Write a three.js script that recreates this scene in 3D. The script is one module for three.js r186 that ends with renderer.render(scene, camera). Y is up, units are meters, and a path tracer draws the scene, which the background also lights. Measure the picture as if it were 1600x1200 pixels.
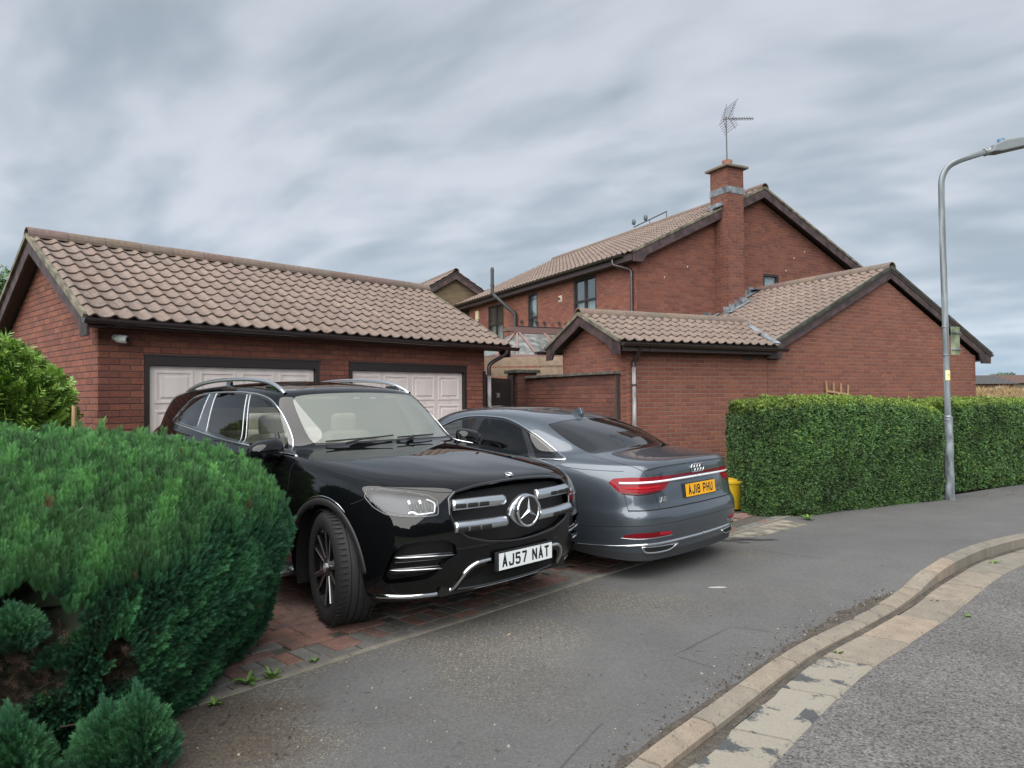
import * as THREE from 'three';
import { mergeGeometries } from 'three/addons/utils/BufferGeometryUtils.js';
import { RoundedBoxGeometry } from 'three/addons/geometries/RoundedBoxGeometry.js';
import { TextGeometry } from 'three/addons/geometries/TextGeometry.js';
import { FontLoader } from 'three/addons/loaders/FontLoader.js';

// ------------------------------------------------------------------ random numbers and noise
function rng(seed) { let a = seed >>> 0; return () => { a |= 0; a = a + 0x6D2B79F5 | 0; let t = Math.imul(a ^ a >>> 15, 1 | a); t = t + Math.imul(t ^ t >>> 7, 61 | t) ^ t; return ((t ^ t >>> 14) >>> 0) / 4294967296; }; }
const NT = new Float32Array(65536); { const r = rng(77); for (let i = 0; i < 65536; i++) NT[i] = r(); }
const hash2 = (x, y) => NT[(Math.imul(x, 73856093) ^ Math.imul(y, 19349663)) >>> 3 & 65535];
const smooth = (t) => t * t * (3 - 2 * t);
function vnoise(x, y, per = 0) {
  let x0 = Math.floor(x), y0 = Math.floor(y); const fx = smooth(x - x0), fy = smooth(y - y0); let x1 = x0 + 1, y1 = y0 + 1;
  if (per) { x0 = ((x0 % per) + per) % per; y0 = ((y0 % per) + per) % per; x1 = ((x1 % per) + per) % per; y1 = ((y1 % per) + per) % per; }
  const a = hash2(x0, y0), b = hash2(x1, y0), c = hash2(x0, y1), d = hash2(x1, y1);
  return a + (b - a) * fx + (c - a) * fy + (a - b - c + d) * fx * fy;
}
function fbm(x, y, oct = 4, per = 0) { let s = 0, a = .5, n = 0; for (let i = 0; i < oct; i++) { s += a * vnoise(x + i * 17.3 * (per ? 0 : 1), y + i * 9.1 * (per ? 0 : 1), per); n += a; a *= .5; x *= 2; y *= 2; per *= 2; } return s / n; }
const clamp = (x, a = 0, b = 1) => Math.min(b, Math.max(a, x));
const lerp = (a, b, t) => a + (b - a) * t;
const sstep = (a, b, x) => smooth(clamp((x - a) / (b - a)));

// ------------------------------------------------------------------ camera, sky, sun, exposure
const scene = new THREE.Scene();
const EYE = 1.55, FOCAL = 1105;                 // eye height in metres, focal length in pixels of a 1600 x 1200 frame
const camera = new THREE.PerspectiveCamera(2 * Math.atan(600 / FOCAL) * 180 / Math.PI, 4 / 3, 0.05, 3000);
camera.position.set(0, EYE, 0);
camera.rotation.set(THREE.MathUtils.degToRad(1.0), 0, THREE.MathUtils.degToRad(-0.5));
camera.updateMatrixWorld(true);
scene.add(camera);
const EXPOSURE = 5.2, SKY_GAIN = 1 / 5.2;

const renderer = new THREE.WebGLRenderer({ antialias: true });
renderer.setSize(1024, 768);
renderer.toneMapping = THREE.LinearToneMapping;
renderer.toneMappingExposure = EXPOSURE;
renderer.shadowMap.enabled = true;

{ // overcast sky: streaked stratus, a little brighter low ahead, bluish near the horizon
  const W = 2048, Hh = 1024, data = new Float32Array(W * Hh * 4);
    for (let j = 0; j < Hh; j++) {
    const el = ((j + .5) / Hh - .5) * Math.PI, y = Math.sin(el), ce = Math.cos(el);
    for (let i = 0; i < W; i++) {
      const az = ((i + .5) / W - .5) * 2 * Math.PI, x = ce * Math.cos(az), z = ce * Math.sin(az);
      let r, g, b;
      const yy = Math.max(y, 0), k = 1 / (yy + .20), px = x * k, pz = z * k;
      const q1 = px * -.80 + pz * -.60, q2 = px * -.60 + pz * .80; // along and across the streaks
      const wx = fbm(q1 * .7 + 3, q2 * .9 + 7, 4) - .5, wz = fbm(q1 * .7 + 31, q2 * .9 + 17, 4) - .5;
      const big = fbm(q1 * .45 + wx * .6 + 5, q2 * .85 + wz * .8 + 2, 3), mid = fbm(q1 * 1.2 + wx * 1.2 + 40, q2 * 2.6 + wz * 1.6 + 9, 6), fin = fbm(q1 * 4.2 + wx * 3 + 60, q2 * 8.5 + wz * 4 + 90, 5);
      const c0 = .5 + (big - .5) * 1.05 + (mid - .5) * 1.35 + (fin - .5) * 1.05, c = smooth(clamp(c0)) * .55 + clamp(c0) * .45;
      const low = Math.exp(-yy / .20), lum = lerp(.425, .665, c) + .16 * low - .05 * sstep(.25, .75, yy);
      r = lum * lerp(.845, .935, c); g = lum * lerp(1.0, 1.0, c); b = lum * lerp(1.17, 1.12, c);
      const hz = Math.exp(-yy / .07); r *= 1 - .16 * hz; g *= 1 - .03 * hz; b *= 1 + .02 * hz;
      if (y < 0) { const t = sstep(0, -.08, y); r = lerp(r, .10, t); g = lerp(g, .105, t); b = lerp(b, .10, t); }
      const o = (j * W + i) * 4; data[o] = r * SKY_GAIN; data[o + 1] = g * SKY_GAIN; data[o + 2] = b * SKY_GAIN; data[o + 3] = 1;
    }
  }
  const sky = new THREE.DataTexture(data, W, Hh, THREE.RGBAFormat, THREE.FloatType);
  sky.mapping = THREE.EquirectangularReflectionMapping; sky.magFilter = THREE.LinearFilter; sky.minFilter = THREE.LinearFilter; sky.wrapS = THREE.RepeatWrapping; sky.needsUpdate = true;
  scene.background = sky; scene.environment = sky;
}
const sun = new THREE.DirectionalLight(new THREE.Color(1, .97, .93), 1.4);
sun.position.set(-9, 28, 15); sun.target.position.set(1, 0, -8);
sun.castShadow = true; sun.shadow.radius = 180; sun.shadow.mapSize.set(2048, 2048);
{ const c = sun.shadow.camera; c.left = -30; c.right = 30; c.top = 30; c.bottom = -30; c.near = 1; c.far = 120; }
scene.add(sun, sun.target);

// ------------------------------------------------------------------ naming and tagging
const taken = new Map();
function numbered(name) { const n = taken.get(name) || 0; taken.set(name, n + 1); return n ? `${name}_${String(n).padStart(3, '0')}` : name; }
function shade(o) { o.traverse((m) => { if (m.isMesh) { m.castShadow = true; m.receiveShadow = true; } }); return o; }
function tag(o, label, category, group) { o.userData.label = label; o.userData.category = category; if (group) o.userData.group = group; return o; }
function thing(name, label, category, pos = [0, 0, 0], turn = 0, group) { const g = new THREE.Group(); g.name = numbered(name); g.position.set(...pos); g.rotation.y = turn; scene.add(g); return tag(g, label, category, group); }
function part(name, geo, mat, parent, opts = {}) {
  if (Array.isArray(geo)) geo = merge(geo);
  const m = new THREE.Mesh(geo, mat); m.name = name; m.castShadow = m.receiveShadow = true;
  if (opts.pos) m.position.set(...opts.pos); if (opts.kind) m.userData.kind = opts.kind; if (opts.label) m.userData.label = opts.label;
  parent.add(m); return m;
}
function solo(name, geo, mat, label, category, pos, group) { const m = part(numbered(name), geo, mat, scene, { pos }); return tag(m, label, category, group); }
function struct(name, geo, mat) { const m = part(numbered(name), geo, mat, scene); m.userData.kind = 'structure'; return m; }

// ------------------------------------------------------------------ geometry helpers
function clean(g) { let h = g.index ? g.toNonIndexed() : g; for (const k of Object.keys(h.attributes)) if (!['position', 'normal', 'uv', 'color'].includes(k)) h.deleteAttribute(k); return h; }
function merge(list) {
  list = list.map(clean); const anyC = list.some((g) => g.attributes.color);
  for (const g of list) {
    const n = g.attributes.position.count;
    if (!g.attributes.normal) g.computeVertexNormals();
    if (!g.attributes.uv) g.setAttribute('uv', new THREE.BufferAttribute(new Float32Array(n * 2), 2));
    if (anyC && !g.attributes.color) g.setAttribute('color', new THREE.BufferAttribute(new Float32Array(n * 3).fill(1), 3));
  }
  return list.length === 1 ? list[0] : mergeGeometries(list);
}
function tint(g, c) { const n = g.attributes.position.count, a = new Float32Array(n * 3); for (let i = 0; i < n; i++) a.set(c, i * 3); g.setAttribute('color', new THREE.BufferAttribute(a, 3)); return g; }
function box(w, h, d, x = 0, y = 0, z = 0, r = 0) { const g = r ? new RoundedBoxGeometry(w, h, d, 2, r) : new THREE.BoxGeometry(w, h, d); g.translate(x, y, z); return metreUV(g); }
function metreUV(g, s = 1) { // box mapping in metres
  g = clean(g); const p = g.attributes.position, n = g.attributes.normal, uv = new Float32Array(p.count * 2);
  for (let i = 0; i < p.count; i++) { const ax = Math.abs(n.getX(i)), ay = Math.abs(n.getY(i)), az = Math.abs(n.getZ(i)), x = p.getX(i), y = p.getY(i), z = p.getZ(i);
    if (ay >= ax && ay >= az) { uv[2 * i] = x * s; uv[2 * i + 1] = z * s; } else if (ax >= az) { uv[2 * i] = z * s; uv[2 * i + 1] = y * s; } else { uv[2 * i] = x * s; uv[2 * i + 1] = y * s; } }
  g.setAttribute('uv', new THREE.BufferAttribute(uv, 2)); return g;
}
function bar(a, b, w, h, roll = 0) { // straight square bar from a to b
  const A = new THREE.Vector3(...a), B = new THREE.Vector3(...b), d = B.clone().sub(A), L = d.length(); const g = box(w, h, L);
  const m = new THREE.Matrix4().lookAt(A, B, Math.abs(d.y) > .95 * L ? new THREE.Vector3(0, 0, 1) : new THREE.Vector3(0, 1, 0));
  g.applyMatrix4(new THREE.Matrix4().makeRotationZ(roll)); g.applyMatrix4(m); g.translate((A.x + B.x) / 2, (A.y + B.y) / 2, (A.z + B.z) / 2); return g;
}
function tube(pts, r, seg = 24, rad = 8, closed = false, tension = .5) { return new THREE.TubeGeometry(new THREE.CatmullRomCurve3(pts.map((p) => new THREE.Vector3(...p)), closed, 'catmullrom', tension), seg, r, rad, closed); }
function rod(a, b, r, rad = 8, r2 = r) { const A = new THREE.Vector3(...a), B = new THREE.Vector3(...b), d = B.clone().sub(A); const g = new THREE.CylinderGeometry(r2, r, d.length(), rad); g.applyQuaternion(new THREE.Quaternion().setFromUnitVectors(new THREE.Vector3(0, 1, 0), d.normalize())); g.translate((A.x + B.x) / 2, (A.y + B.y) / 2, (A.z + B.z) / 2); return g; }
function extrude(pts, depth, o = {}) { const s = new THREE.Shape(pts.map((p) => new THREE.Vector2(...p))); for (const h of o.holes || []) s.holes.push(new THREE.Path(h.map((p) => new THREE.Vector2(...p)))); return new THREE.ExtrudeGeometry(s, { depth, bevelEnabled: !!o.bevel, bevelSize: o.bevel || 0, bevelThickness: o.bevel || 0, bevelSegments: o.bs || 1, curveSegments: o.cs || 8, steps: 1 }); }
// convex polygon utilities (counter-clockwise)
function clipHalf(poly, a, b, c) { const out = []; for (let i = 0; i < poly.length; i++) { const p = poly[i], q = poly[(i + 1) % poly.length], dp = a * p[0] + b * p[1] - c, dq = a * q[0] + b * q[1] - c; if (dp >= 0) out.push(p); if (dp * dq < 0) { const t = dp / (dp - dq); out.push([p[0] + (q[0] - p[0]) * t, p[1] + (q[1] - p[1]) * t]); } } return out; }
function clipConvex(poly, hull) { for (let i = 0; i < hull.length && poly.length > 2; i++) { const p = hull[i], q = hull[(i + 1) % hull.length], nx = -(q[1] - p[1]), ny = q[0] - p[0]; poly = clipHalf(poly, nx, ny, nx * p[0] + ny * p[1]); } return poly; }
function area(p) { let s = 0; for (let i = 0; i < p.length; i++) { const q = p[(i + 1) % p.length]; s += p[i][0] * q[1] - q[0] * p[i][1]; } return s / 2; }
function inset(p, d) { const n = p.length, out = []; for (let i = 0; i < n; i++) { const a = p[(i + n - 1) % n], b = p[i], c = p[(i + 1) % n]; let e1 = [b[0] - a[0], b[1] - a[1]], e2 = [c[0] - b[0], c[1] - b[1]]; const l1 = Math.hypot(...e1) || 1e-6, l2 = Math.hypot(...e2) || 1e-6; const n1 = [-e1[1] / l1, e1[0] / l1], n2 = [-e2[1] / l2, e2[0] / l2]; const k = 1 + n1[0] * n2[0] + n1[1] * n2[1]; const f = d / Math.max(k, .3); out.push([b[0] + (n1[0] + n2[0]) * f, b[1] + (n1[1] + n2[1]) * f]); } return out; }
// a slab on a polygon in the xy plane: back at z=z0, front at z=z1, front edge chamfered
function slab(poly, z0, z1, bev, uvScale, uo = 0, vo = 0) {
  const inn = bev ? inset(poly, bev) : poly, n = poly.length, P = [], U = []; const put = (p, z) => { P.push(p[0], p[1], z); U.push(p[0] * uvScale + uo, p[1] * uvScale + vo); };
  for (let i = 1; i < n - 1; i++) { put(inn[0], z1); put(inn[i], z1); put(inn[i + 1], z1); }
  for (let i = 0; i < n; i++) { const j = (i + 1) % n; const zb = bev ? z1 - bev : z1;
    if (bev) { put(poly[i], zb); put(poly[j], zb); put(inn[j], z1); put(poly[i], zb); put(inn[j], z1); put(inn[i], z1); }
    put(poly[i], z0); put(poly[j], z0); put(poly[j], zb); put(poly[i], z0); put(poly[j], zb); put(poly[i], zb); }
  const g = new THREE.BufferGeometry(); g.setAttribute('position', new THREE.Float32BufferAttribute(P, 3)); g.setAttribute('uv', new THREE.Float32BufferAttribute(U, 2)); g.computeVertexNormals(); return g;
}

// ------------------------------------------------------------------ textures
function texture(w, h, fn, rep = 1, srgb = true) { const d = new Uint8Array(w * h * 4); for (let j = 0; j < h; j++) for (let i = 0; i < w; i++) { const c = fn(i / w, j / h, i, j), o = (j * w + i) * 4; if (typeof c === 'number') { d[o] = d[o + 1] = d[o + 2] = clamp(c) * 255; } else { d[o] = clamp(c[0]) * 255; d[o + 1] = clamp(c[1]) * 255; d[o + 2] = clamp(c[2]) * 255; } d[o + 3] = 255; }
  const t = new THREE.DataTexture(d, w, h); t.wrapS = t.wrapT = THREE.RepeatWrapping; t.magFilter = THREE.LinearFilter; t.minFilter = THREE.LinearMipmapLinearFilter; t.generateMipmaps = true; t.repeat.set(rep, rep); if (srgb) t.colorSpace = THREE.SRGBColorSpace; t.needsUpdate = true; return t; }
const TEX = {};
TEX.grain = texture(512, 512, (u, v) => .62 + .38 * (fbm(u * 32, v * 32, 4, 32) * .6 + vnoise(u * 256, v * 256, 256) * .4), 1);           // brick face: fine dragged grain
TEX.grainB = texture(512, 512, (u, v) => fbm(u * 64, v * 64, 3, 64) * .6 + vnoise(u * 256, v * 256, 256) * .4, 1, false);
TEX.blotch = texture(512, 512, (u, v) => .5 + .5 * clamp(fbm(u * 8, v * 8, 5, 8) * 1.5 - .25 + .15 * (vnoise(u * 256, v * 256, 256) - .5)), 1);
TEX.conc = texture(512, 512, (u, v) => { const s = vnoise(u * 256, v * 256, 256), f = fbm(u * 12, v * 12, 5, 12); return .66 + .22 * f + .16 * (s - .5) - (s > .93 ? .22 : 0); }, 1);
TEX.streak = texture(512, 512, (u, v) => .93 - .10 * Math.max(0, fbm(u * 24, v * 3, 4, 3) - .35) - .05 * fbm(u * 6, v * 6, 4, 6), .45);
TEX.wood = texture(256, 512, (u, v) => .6 + .4 * fbm(u * 64, v * 4, 4, 4), 1);
const STD = (c, r = .9, o = {}) => new THREE.MeshStandardMaterial({ color: new THREE.Color().setRGB(...c), roughness: r, ...o });
const PHY = (c, r, o = {}) => new THREE.MeshPhysicalMaterial({ color: new THREE.Color().setRGB(...c), roughness: r, ...o });
const M = {
  brick: STD([1, 1, 1], .93, { vertexColors: true, map: TEX.grain, bumpMap: TEX.grainB, bumpScale: .002 }),
  mortar: STD([.37, .26, .205], .95, { map: TEX.conc }),
  mortarDark: STD([.15, .095, .078], .95, { map: TEX.conc }),
  mortarTan: STD([.30, .24, .15], .95, { map: TEX.conc }),
  tile: STD([1, 1, 1], .88, { vertexColors: true, map: TEX.conc, bumpMap: TEX.grainB, bumpScale: .0015 }),
  deck: STD([.03, .025, .022], .95),
  verge: STD([.225, .205, .15], .95, { map: TEX.blotch }),
  vergeDark: STD([.075, .075, .062], .95, { map: TEX.blotch }),
  barge: STD([.085, .052, .053], .55, { map: TEX.blotch }),
  fascia: STD([.045, .03, .031], .5),
  gutter: PHY([.030, .021, .022], .32, { clearcoat: .3, clearcoatRoughness: .3 }),
  pipeWhite: STD([.48, .46, .47], .5, { map: TEX.blotch }),
  doorWhite: STD([.80, .725, .695], .5, { map: TEX.streak }),
  frame: STD([.022, .016, .016], .45),
  lead: STD([.26, .29, .32], .6, { map: TEX.blotch }),
  glass: PHY([.9, .95, .95], .02, { transmission: 1, thickness: 0, ior: 2.1 }),
  room: STD([.10, .105, .11], .9), curtain: STD([.35, .38, .38], .9),
  timber: STD([.36, .24, .13], .85, { map: TEX.wood }), stake: STD([.5, .34, .17], .8, { map: TEX.wood }),
  ply: STD([.46, .34, .235], .85, { map: TEX.conc }),
  steel: STD([.40, .43, .45], .5, { metalness: .55, map: TEX.blotch }), galv: STD([.27, .31, .335], .6, { map: TEX.blotch }),
  black: STD([.012, .012, .013], .5), dark: STD([.02, .02, .021], .8),
  gateWood: STD([.022, .017, .017], .7, { map: TEX.wood }),
  poly: PHY([.25, .262, .25], .3, { clearcoat: .3, map: TEX.blotch }),
};
const RED = [[.285, .100, .066], [.265, .092, .064], [.305, .111, .072], [.245, .089, .064], [.275, .106, .075], [.215, .080, .061], [.32, .120, .078]];
const TAN = [[.21, .155, .095], [.185, .135, .083], [.23, .17, .105]];
const TILE = [[.290, .216, .178], [.305, .229, .190], [.275, .203, .167], [.295, .224, .190], [.28, .212, .178], [.255, .193, .163]];
const camW = new THREE.Vector3(0, EYE, 0);
// ------------------------------------------------------------------ brickwork, tiles and eaves
// wall in the frame (origin o, along s, up y, outward n = s x y) of a parent group; every brick has its own edges
function brickWall(parent, o, sdir, poly, opt = {}) {
  const S = new THREE.Vector3(...sdir), Y = new THREE.Vector3(0, 1, 0), N = S.clone().cross(Y), F = new THREE.Matrix4().makeBasis(S, Y, N).setPosition(...o);
  parent.updateWorldMatrix(true, false);
  const holes = opt.holes || [], tones = opt.tones || RED, r = rng(opt.seed || 5), bl = opt.bl || .225, ch = opt.ch || .075, j = opt.joint || .010, proud = opt.proud || .006;
  const shell = extrude(poly, opt.thick || .1, { holes: holes.map(([a, b, c, d]) => [[a, b], [a, d], [c, d], [c, b]]) }); shell.translate(0, 0, -(opt.thick || .1)); 
  const mg = metreUV(shell, 2); mg.applyMatrix4(F); part('mortar', mg, opt.mortar || M.mortar, parent);
  let x0 = 1e9, x1 = -1e9, y1 = -1e9, y0 = 1e9; for (const p of poly) { x0 = Math.min(x0, p[0]); x1 = Math.max(x1, p[0]); y0 = Math.min(y0, p[1]); y1 = Math.max(y1, p[1]); }
  const bricks = []; const row0 = Math.floor(y0 / ch);
  for (let k = row0; k * ch < y1; k++) for (let i = -1; x0 + (i - .5) * bl < x1; i++) {
    const a = x0 + (i + (k & 1 ? .5 : 0)) * bl + j / 2, b = a + bl - j, c = k * ch + j / 2, d = c + ch - j;
    let ps = [clipConvex([[a, c], [b, c], [b, d], [a, d]], poly)];
    for (const [ha, hb, hc, hd] of holes) { const nx = []; for (const p of ps) { if (p.length < 3) continue; const left = clipHalf(p, -1, 0, -ha), right = clipHalf(p, 1, 0, hc); const mid = clipHalf(clipHalf(p, 1, 0, ha), -1, 0, -hc); const above = clipHalf(mid, 0, 1, hd), below = clipHalf(mid, 0, -1, -hb); if (mid.length < 3) nx.push(p); else if (above.length > 2 && area(above) > 1e-4) { nx.push(left, right, above); } else if (below.length > 2 && area(below) > 1e-4) nx.push(left, right, below); else nx.push(left, right); } ps = nx; }
    for (const p of ps) if (p.length > 2 && area(p) > 6e-4) { const cx = p.reduce((s, q) => s + q[0], 0) / p.length, cy = p.reduce((s, q) => s + q[1], 0) / p.length; const w = new THREE.Vector3(cx, cy, 0).applyMatrix4(F).applyMatrix4(parent.matrixWorld); bricks.push({ p, cx, cy, dist: w.distanceTo(camW) + (opt.hide && opt.hide(cx, cy) ? 1e4 : 0) }); }
  }
  bricks.sort((a, b) => a.dist - b.dist);
  const np = opt.parts || 0, rest = [], protos = new Map();
  bricks.forEach((B, i) => {
    const f = fbm(B.cx * .7 + 3, B.cy * .9 + 8, 3); let t = Math.floor(r() * tones.length); const brickTone = (opt.brickTone ? opt.brickTone(B.cx, B.cy) : 1) * (.86 + .28 * f); const q = Math.round(brickTone * 12) / 12; const c = tones[t].map((v) => v * q); const pr = proud + (r() - .5) * .002;
    if (i < np) { // a mesh of its own; whole bricks share their geometry
      const whole = B.p.length === 4 && Math.abs(area(B.p) - (bl - j) * (ch - j)) < 1e-5; let g; const key = whole ? `${t}_${q}` : null;
      if (key && protos.has(key)) g = protos.get(key); else { g = slab(B.p.map((p) => [p[0] - B.cx, p[1] - B.cy]), -.012, pr, .003, 2.2, r(), r()); tint(g, c); if (key) protos.set(key, g); }
      const m = part('brick', g, M.brick, parent); m.matrix.copy(F).multiply(new THREE.Matrix4().makeTranslation(B.cx, B.cy, 0)); m.matrix.decompose(m.position, m.quaternion, m.scale);
    } else { const g = slab(B.p, -.012, pr, opt.bevelRest === 0 ? 0 : .003, 2.2, r(), r()); tint(g, c); rest.push(g); }
  });
  if (rest.length) { const g = merge(rest); g.applyMatrix4(F); part('brickwork', g, M.brick, parent, { kind: 'stuff' }); }
}
// one pantile: wavy across (x), running up the slope (y), standing off the deck (z)
function tileGeo(w, len, tone, r) { // (the eave edge carries a thick dark lip)
  const n = 10, P = [], U = [], I = []; const prof = (t) => { const a = ((t % 1) + 1) % 1; return .034 * (a < .62 ? .5 - .5 * Math.cos(a / .62 * Math.PI * 2) : -.16 * Math.sin((a - .62) / .38 * Math.PI)); };
  const uo = r(), vo = r(), lift = .028, th = .017;
  for (const [yy, zl] of [[0, lift], [len * .5, lift * .52], [len, .002]]) for (let i = 0; i <= n; i++) { const t = i / n; P.push((t - .5) * w, yy, prof(t) + zl); U.push(t * w * 2 + uo, yy * 2 + vo); }
  for (let j = 0; j < 2; j++) for (let i = 0; i < n; i++) { const a = j * (n + 1) + i; I.push(a, a + 1, a + n + 2, a, a + n + 2, a + n + 1); }
  const b0 = P.length / 3; for (let i = 0; i <= n; i++) { const t = i / n; P.push((t - .5) * w, 0, prof(t) + lift, (t - .5) * w, .002, prof(t) + lift - th); U.push(t * w * 2 + uo, vo, t * w * 2 + uo, vo - .03); }
  for (let i = 0; i < n; i++) { const a = b0 + i * 2; I.push(a, a + 1, a + 3, a, a + 3, a + 2); }
  const g = new THREE.BufferGeometry(); g.setAttribute('position', new THREE.Float32BufferAttribute(P, 3)); g.setAttribute('uv', new THREE.Float32BufferAttribute(U, 2)); g.setIndex(I); g.computeVertexNormals();
  return tint(clean(g), tone);
}
// a slope of tiles: eave start o, direction along eave S, direction up the slope T
function roofSlope(parent, o, S, T, width, length, opt = {}) {
  S = new THREE.Vector3(...S).normalize(); T = new THREE.Vector3(...T).normalize(); const N = S.clone().cross(T).normalize(), F = new THREE.Matrix4().makeBasis(S, T, N).setPosition(...o);
  parent.updateWorldMatrix(true, false); const r = rng(opt.seed || 9), cover = opt.cover || .2, gauge = opt.gauge || .27;
  const cols = Math.round(width / cover), rows = Math.round(length / gauge), cw = width / cols, gl = length / rows;
  const deck = opt.deckPoly || [[0, 0], [width, 0], [width, length], [0, length]]; const dg = extrude(deck, .06); dg.translate(0, 0, -.075); const dm = metreUV(dg); dm.applyMatrix4(F); const deckMesh = part('roof_deck', dm, M.deck, parent);
  const protos = TILE.flatMap((t, i) => [0, 1].map((k) => ({ t: t.map((v) => v * (k ? 1.07 : .92)), s: 40 + i * 2 + k }))).sort((a, b) => a.t[0] - b.t[0]).map((q) => tileGeo(cw, gl + .05, q.t, rng(q.s)));
  const L = []; for (let k = 0; k < rows; k++) for (let i = 0; i < cols; i++) { const cx = (i + .5) * cw, cy = k * gl - (k ? .0 : .03); if (opt.skip && opt.skip(cx, cy)) continue; const w = new THREE.Vector3(cx, cy, 0).applyMatrix4(F).applyMatrix4(parent.matrixWorld); L.push({ cx, cy, dist: w.distanceTo(camW) }); }
  L.sort((a, b) => a.dist - b.dist); const rest = [];
  L.forEach((t, i) => { const nz = fbm(t.cx * .55 + (opt.seed || 1), t.cy * .8, 3); const g = protos[clamp(Math.floor((r() * .62 + (nz - .3) * .95) * protos.length), 0, protos.length - 1)]; const m4 = F.clone().multiply(new THREE.Matrix4().makeTranslation(t.cx + (r() - .5) * .004, t.cy + (r() - .5) * .006, (r() - .5) * .003)).multiply(new THREE.Matrix4().makeRotationZ((r() - .5) * .012));
    if (i < (opt.parts || 0)) { const m = part('roof_tile', g, M.tile, parent); m4.decompose(m.position, m.quaternion, m.scale); } else { const q = g.clone(); q.applyMatrix4(m4); rest.push(q); } });
  if (rest.length) part('roof_tiles', merge(rest), M.tile, parent, { kind: 'stuff' });
  return deckMesh;
}
function ridge(parent, a, b, rad, n, seed = 3) { const A = new THREE.Vector3(...a), B = new THREE.Vector3(...b), r = rng(seed); const d = B.clone().sub(A), L = d.length() / n; const q = new THREE.Quaternion().setFromUnitVectors(new THREE.Vector3(0, 0, 1), d.clone().normalize());
  for (let i = 0; i < n; i++) { const R = rad * (1 + (r() - .5) * .03); const s = []; for (let k = 0; k <= 10; k++) { const t = Math.PI * (k / 10) * 1.1 - .05 * Math.PI; s.push([Math.cos(t) * R, Math.sin(t) * R]); } for (let k = 10; k >= 0; k--) { const t = Math.PI * (k / 10) * 1.1 - .05 * Math.PI; s.push([Math.cos(t) * (R - .018), Math.sin(t) * (R - .018)]); }
    const g = metreUV(extrude(s, L - .006), 2); tint(g, TILE[Math.floor(r() * 6)].map((v) => v * (.8 + r() * .12))); const m = part('ridge_tile', g, M.tile, parent); m.quaternion.copy(q); m.position.copy(A).addScaledVector(d, i / n); m.position.y += (r() - .5) * .005; }
}
function gutter(parent, a, b, brackets) { // half-round gutter hung along the eave
  const A = new THREE.Vector3(...a), B = new THREE.Vector3(...b), d = B.clone().sub(A), L = d.length(); const s = []; const R = .056; for (let k = 0; k <= 10; k++) { const t = Math.PI + Math.PI * k / 10; s.push([Math.cos(t) * R, Math.sin(t) * R]); } s.push([R + .006, .004]); for (let k = 10; k >= 0; k--) { const t = Math.PI + Math.PI * k / 10; s.push([Math.cos(t) * (R - .006), Math.sin(t) * (R - .006)]); } s.push([-R - .004, .004]);
  const g = extrude(s, L); const cap = extrude(Array.from({ length: 13 }, (_, k) => { const t = Math.PI + Math.PI * k / 12; return [Math.cos(t) * (R + .003), Math.sin(t) * (R + .003) + .003]; }), .012); const cap2 = cap.clone().translate(0, 0, L - .01); cap.translate(0, 0, -.004);
  const q = new THREE.Quaternion().setFromUnitVectors(new THREE.Vector3(0, 0, 1), d.clone().normalize()); const gg = merge([g, cap, cap2]); gg.applyQuaternion(q); gg.translate(...a); part('gutter', gg, M.gutter, parent);
  const br = []; for (let i = 0; i <= brackets; i++) { const t = (i + .35) / (brackets + .7); const h = extrude(Array.from({ length: 26 }, (_, k) => { const f = k < 13, t2 = Math.PI + Math.PI * (f ? k : 25 - k) / 12, rr = f ? R + .008 : R + .001; return [Math.cos(t2) * rr, Math.sin(t2) * rr + .002]; }), .03); h.translate(0, 0, L * t); br.push(h); }
  const bg = merge(br); bg.applyQuaternion(q); bg.translate(...a); part('gutter_bracket', bg, M.gutter, parent);
}
const rect = (a, b, c, d) => [[a, b], [c, b], [c, d], [a, d]];
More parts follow.
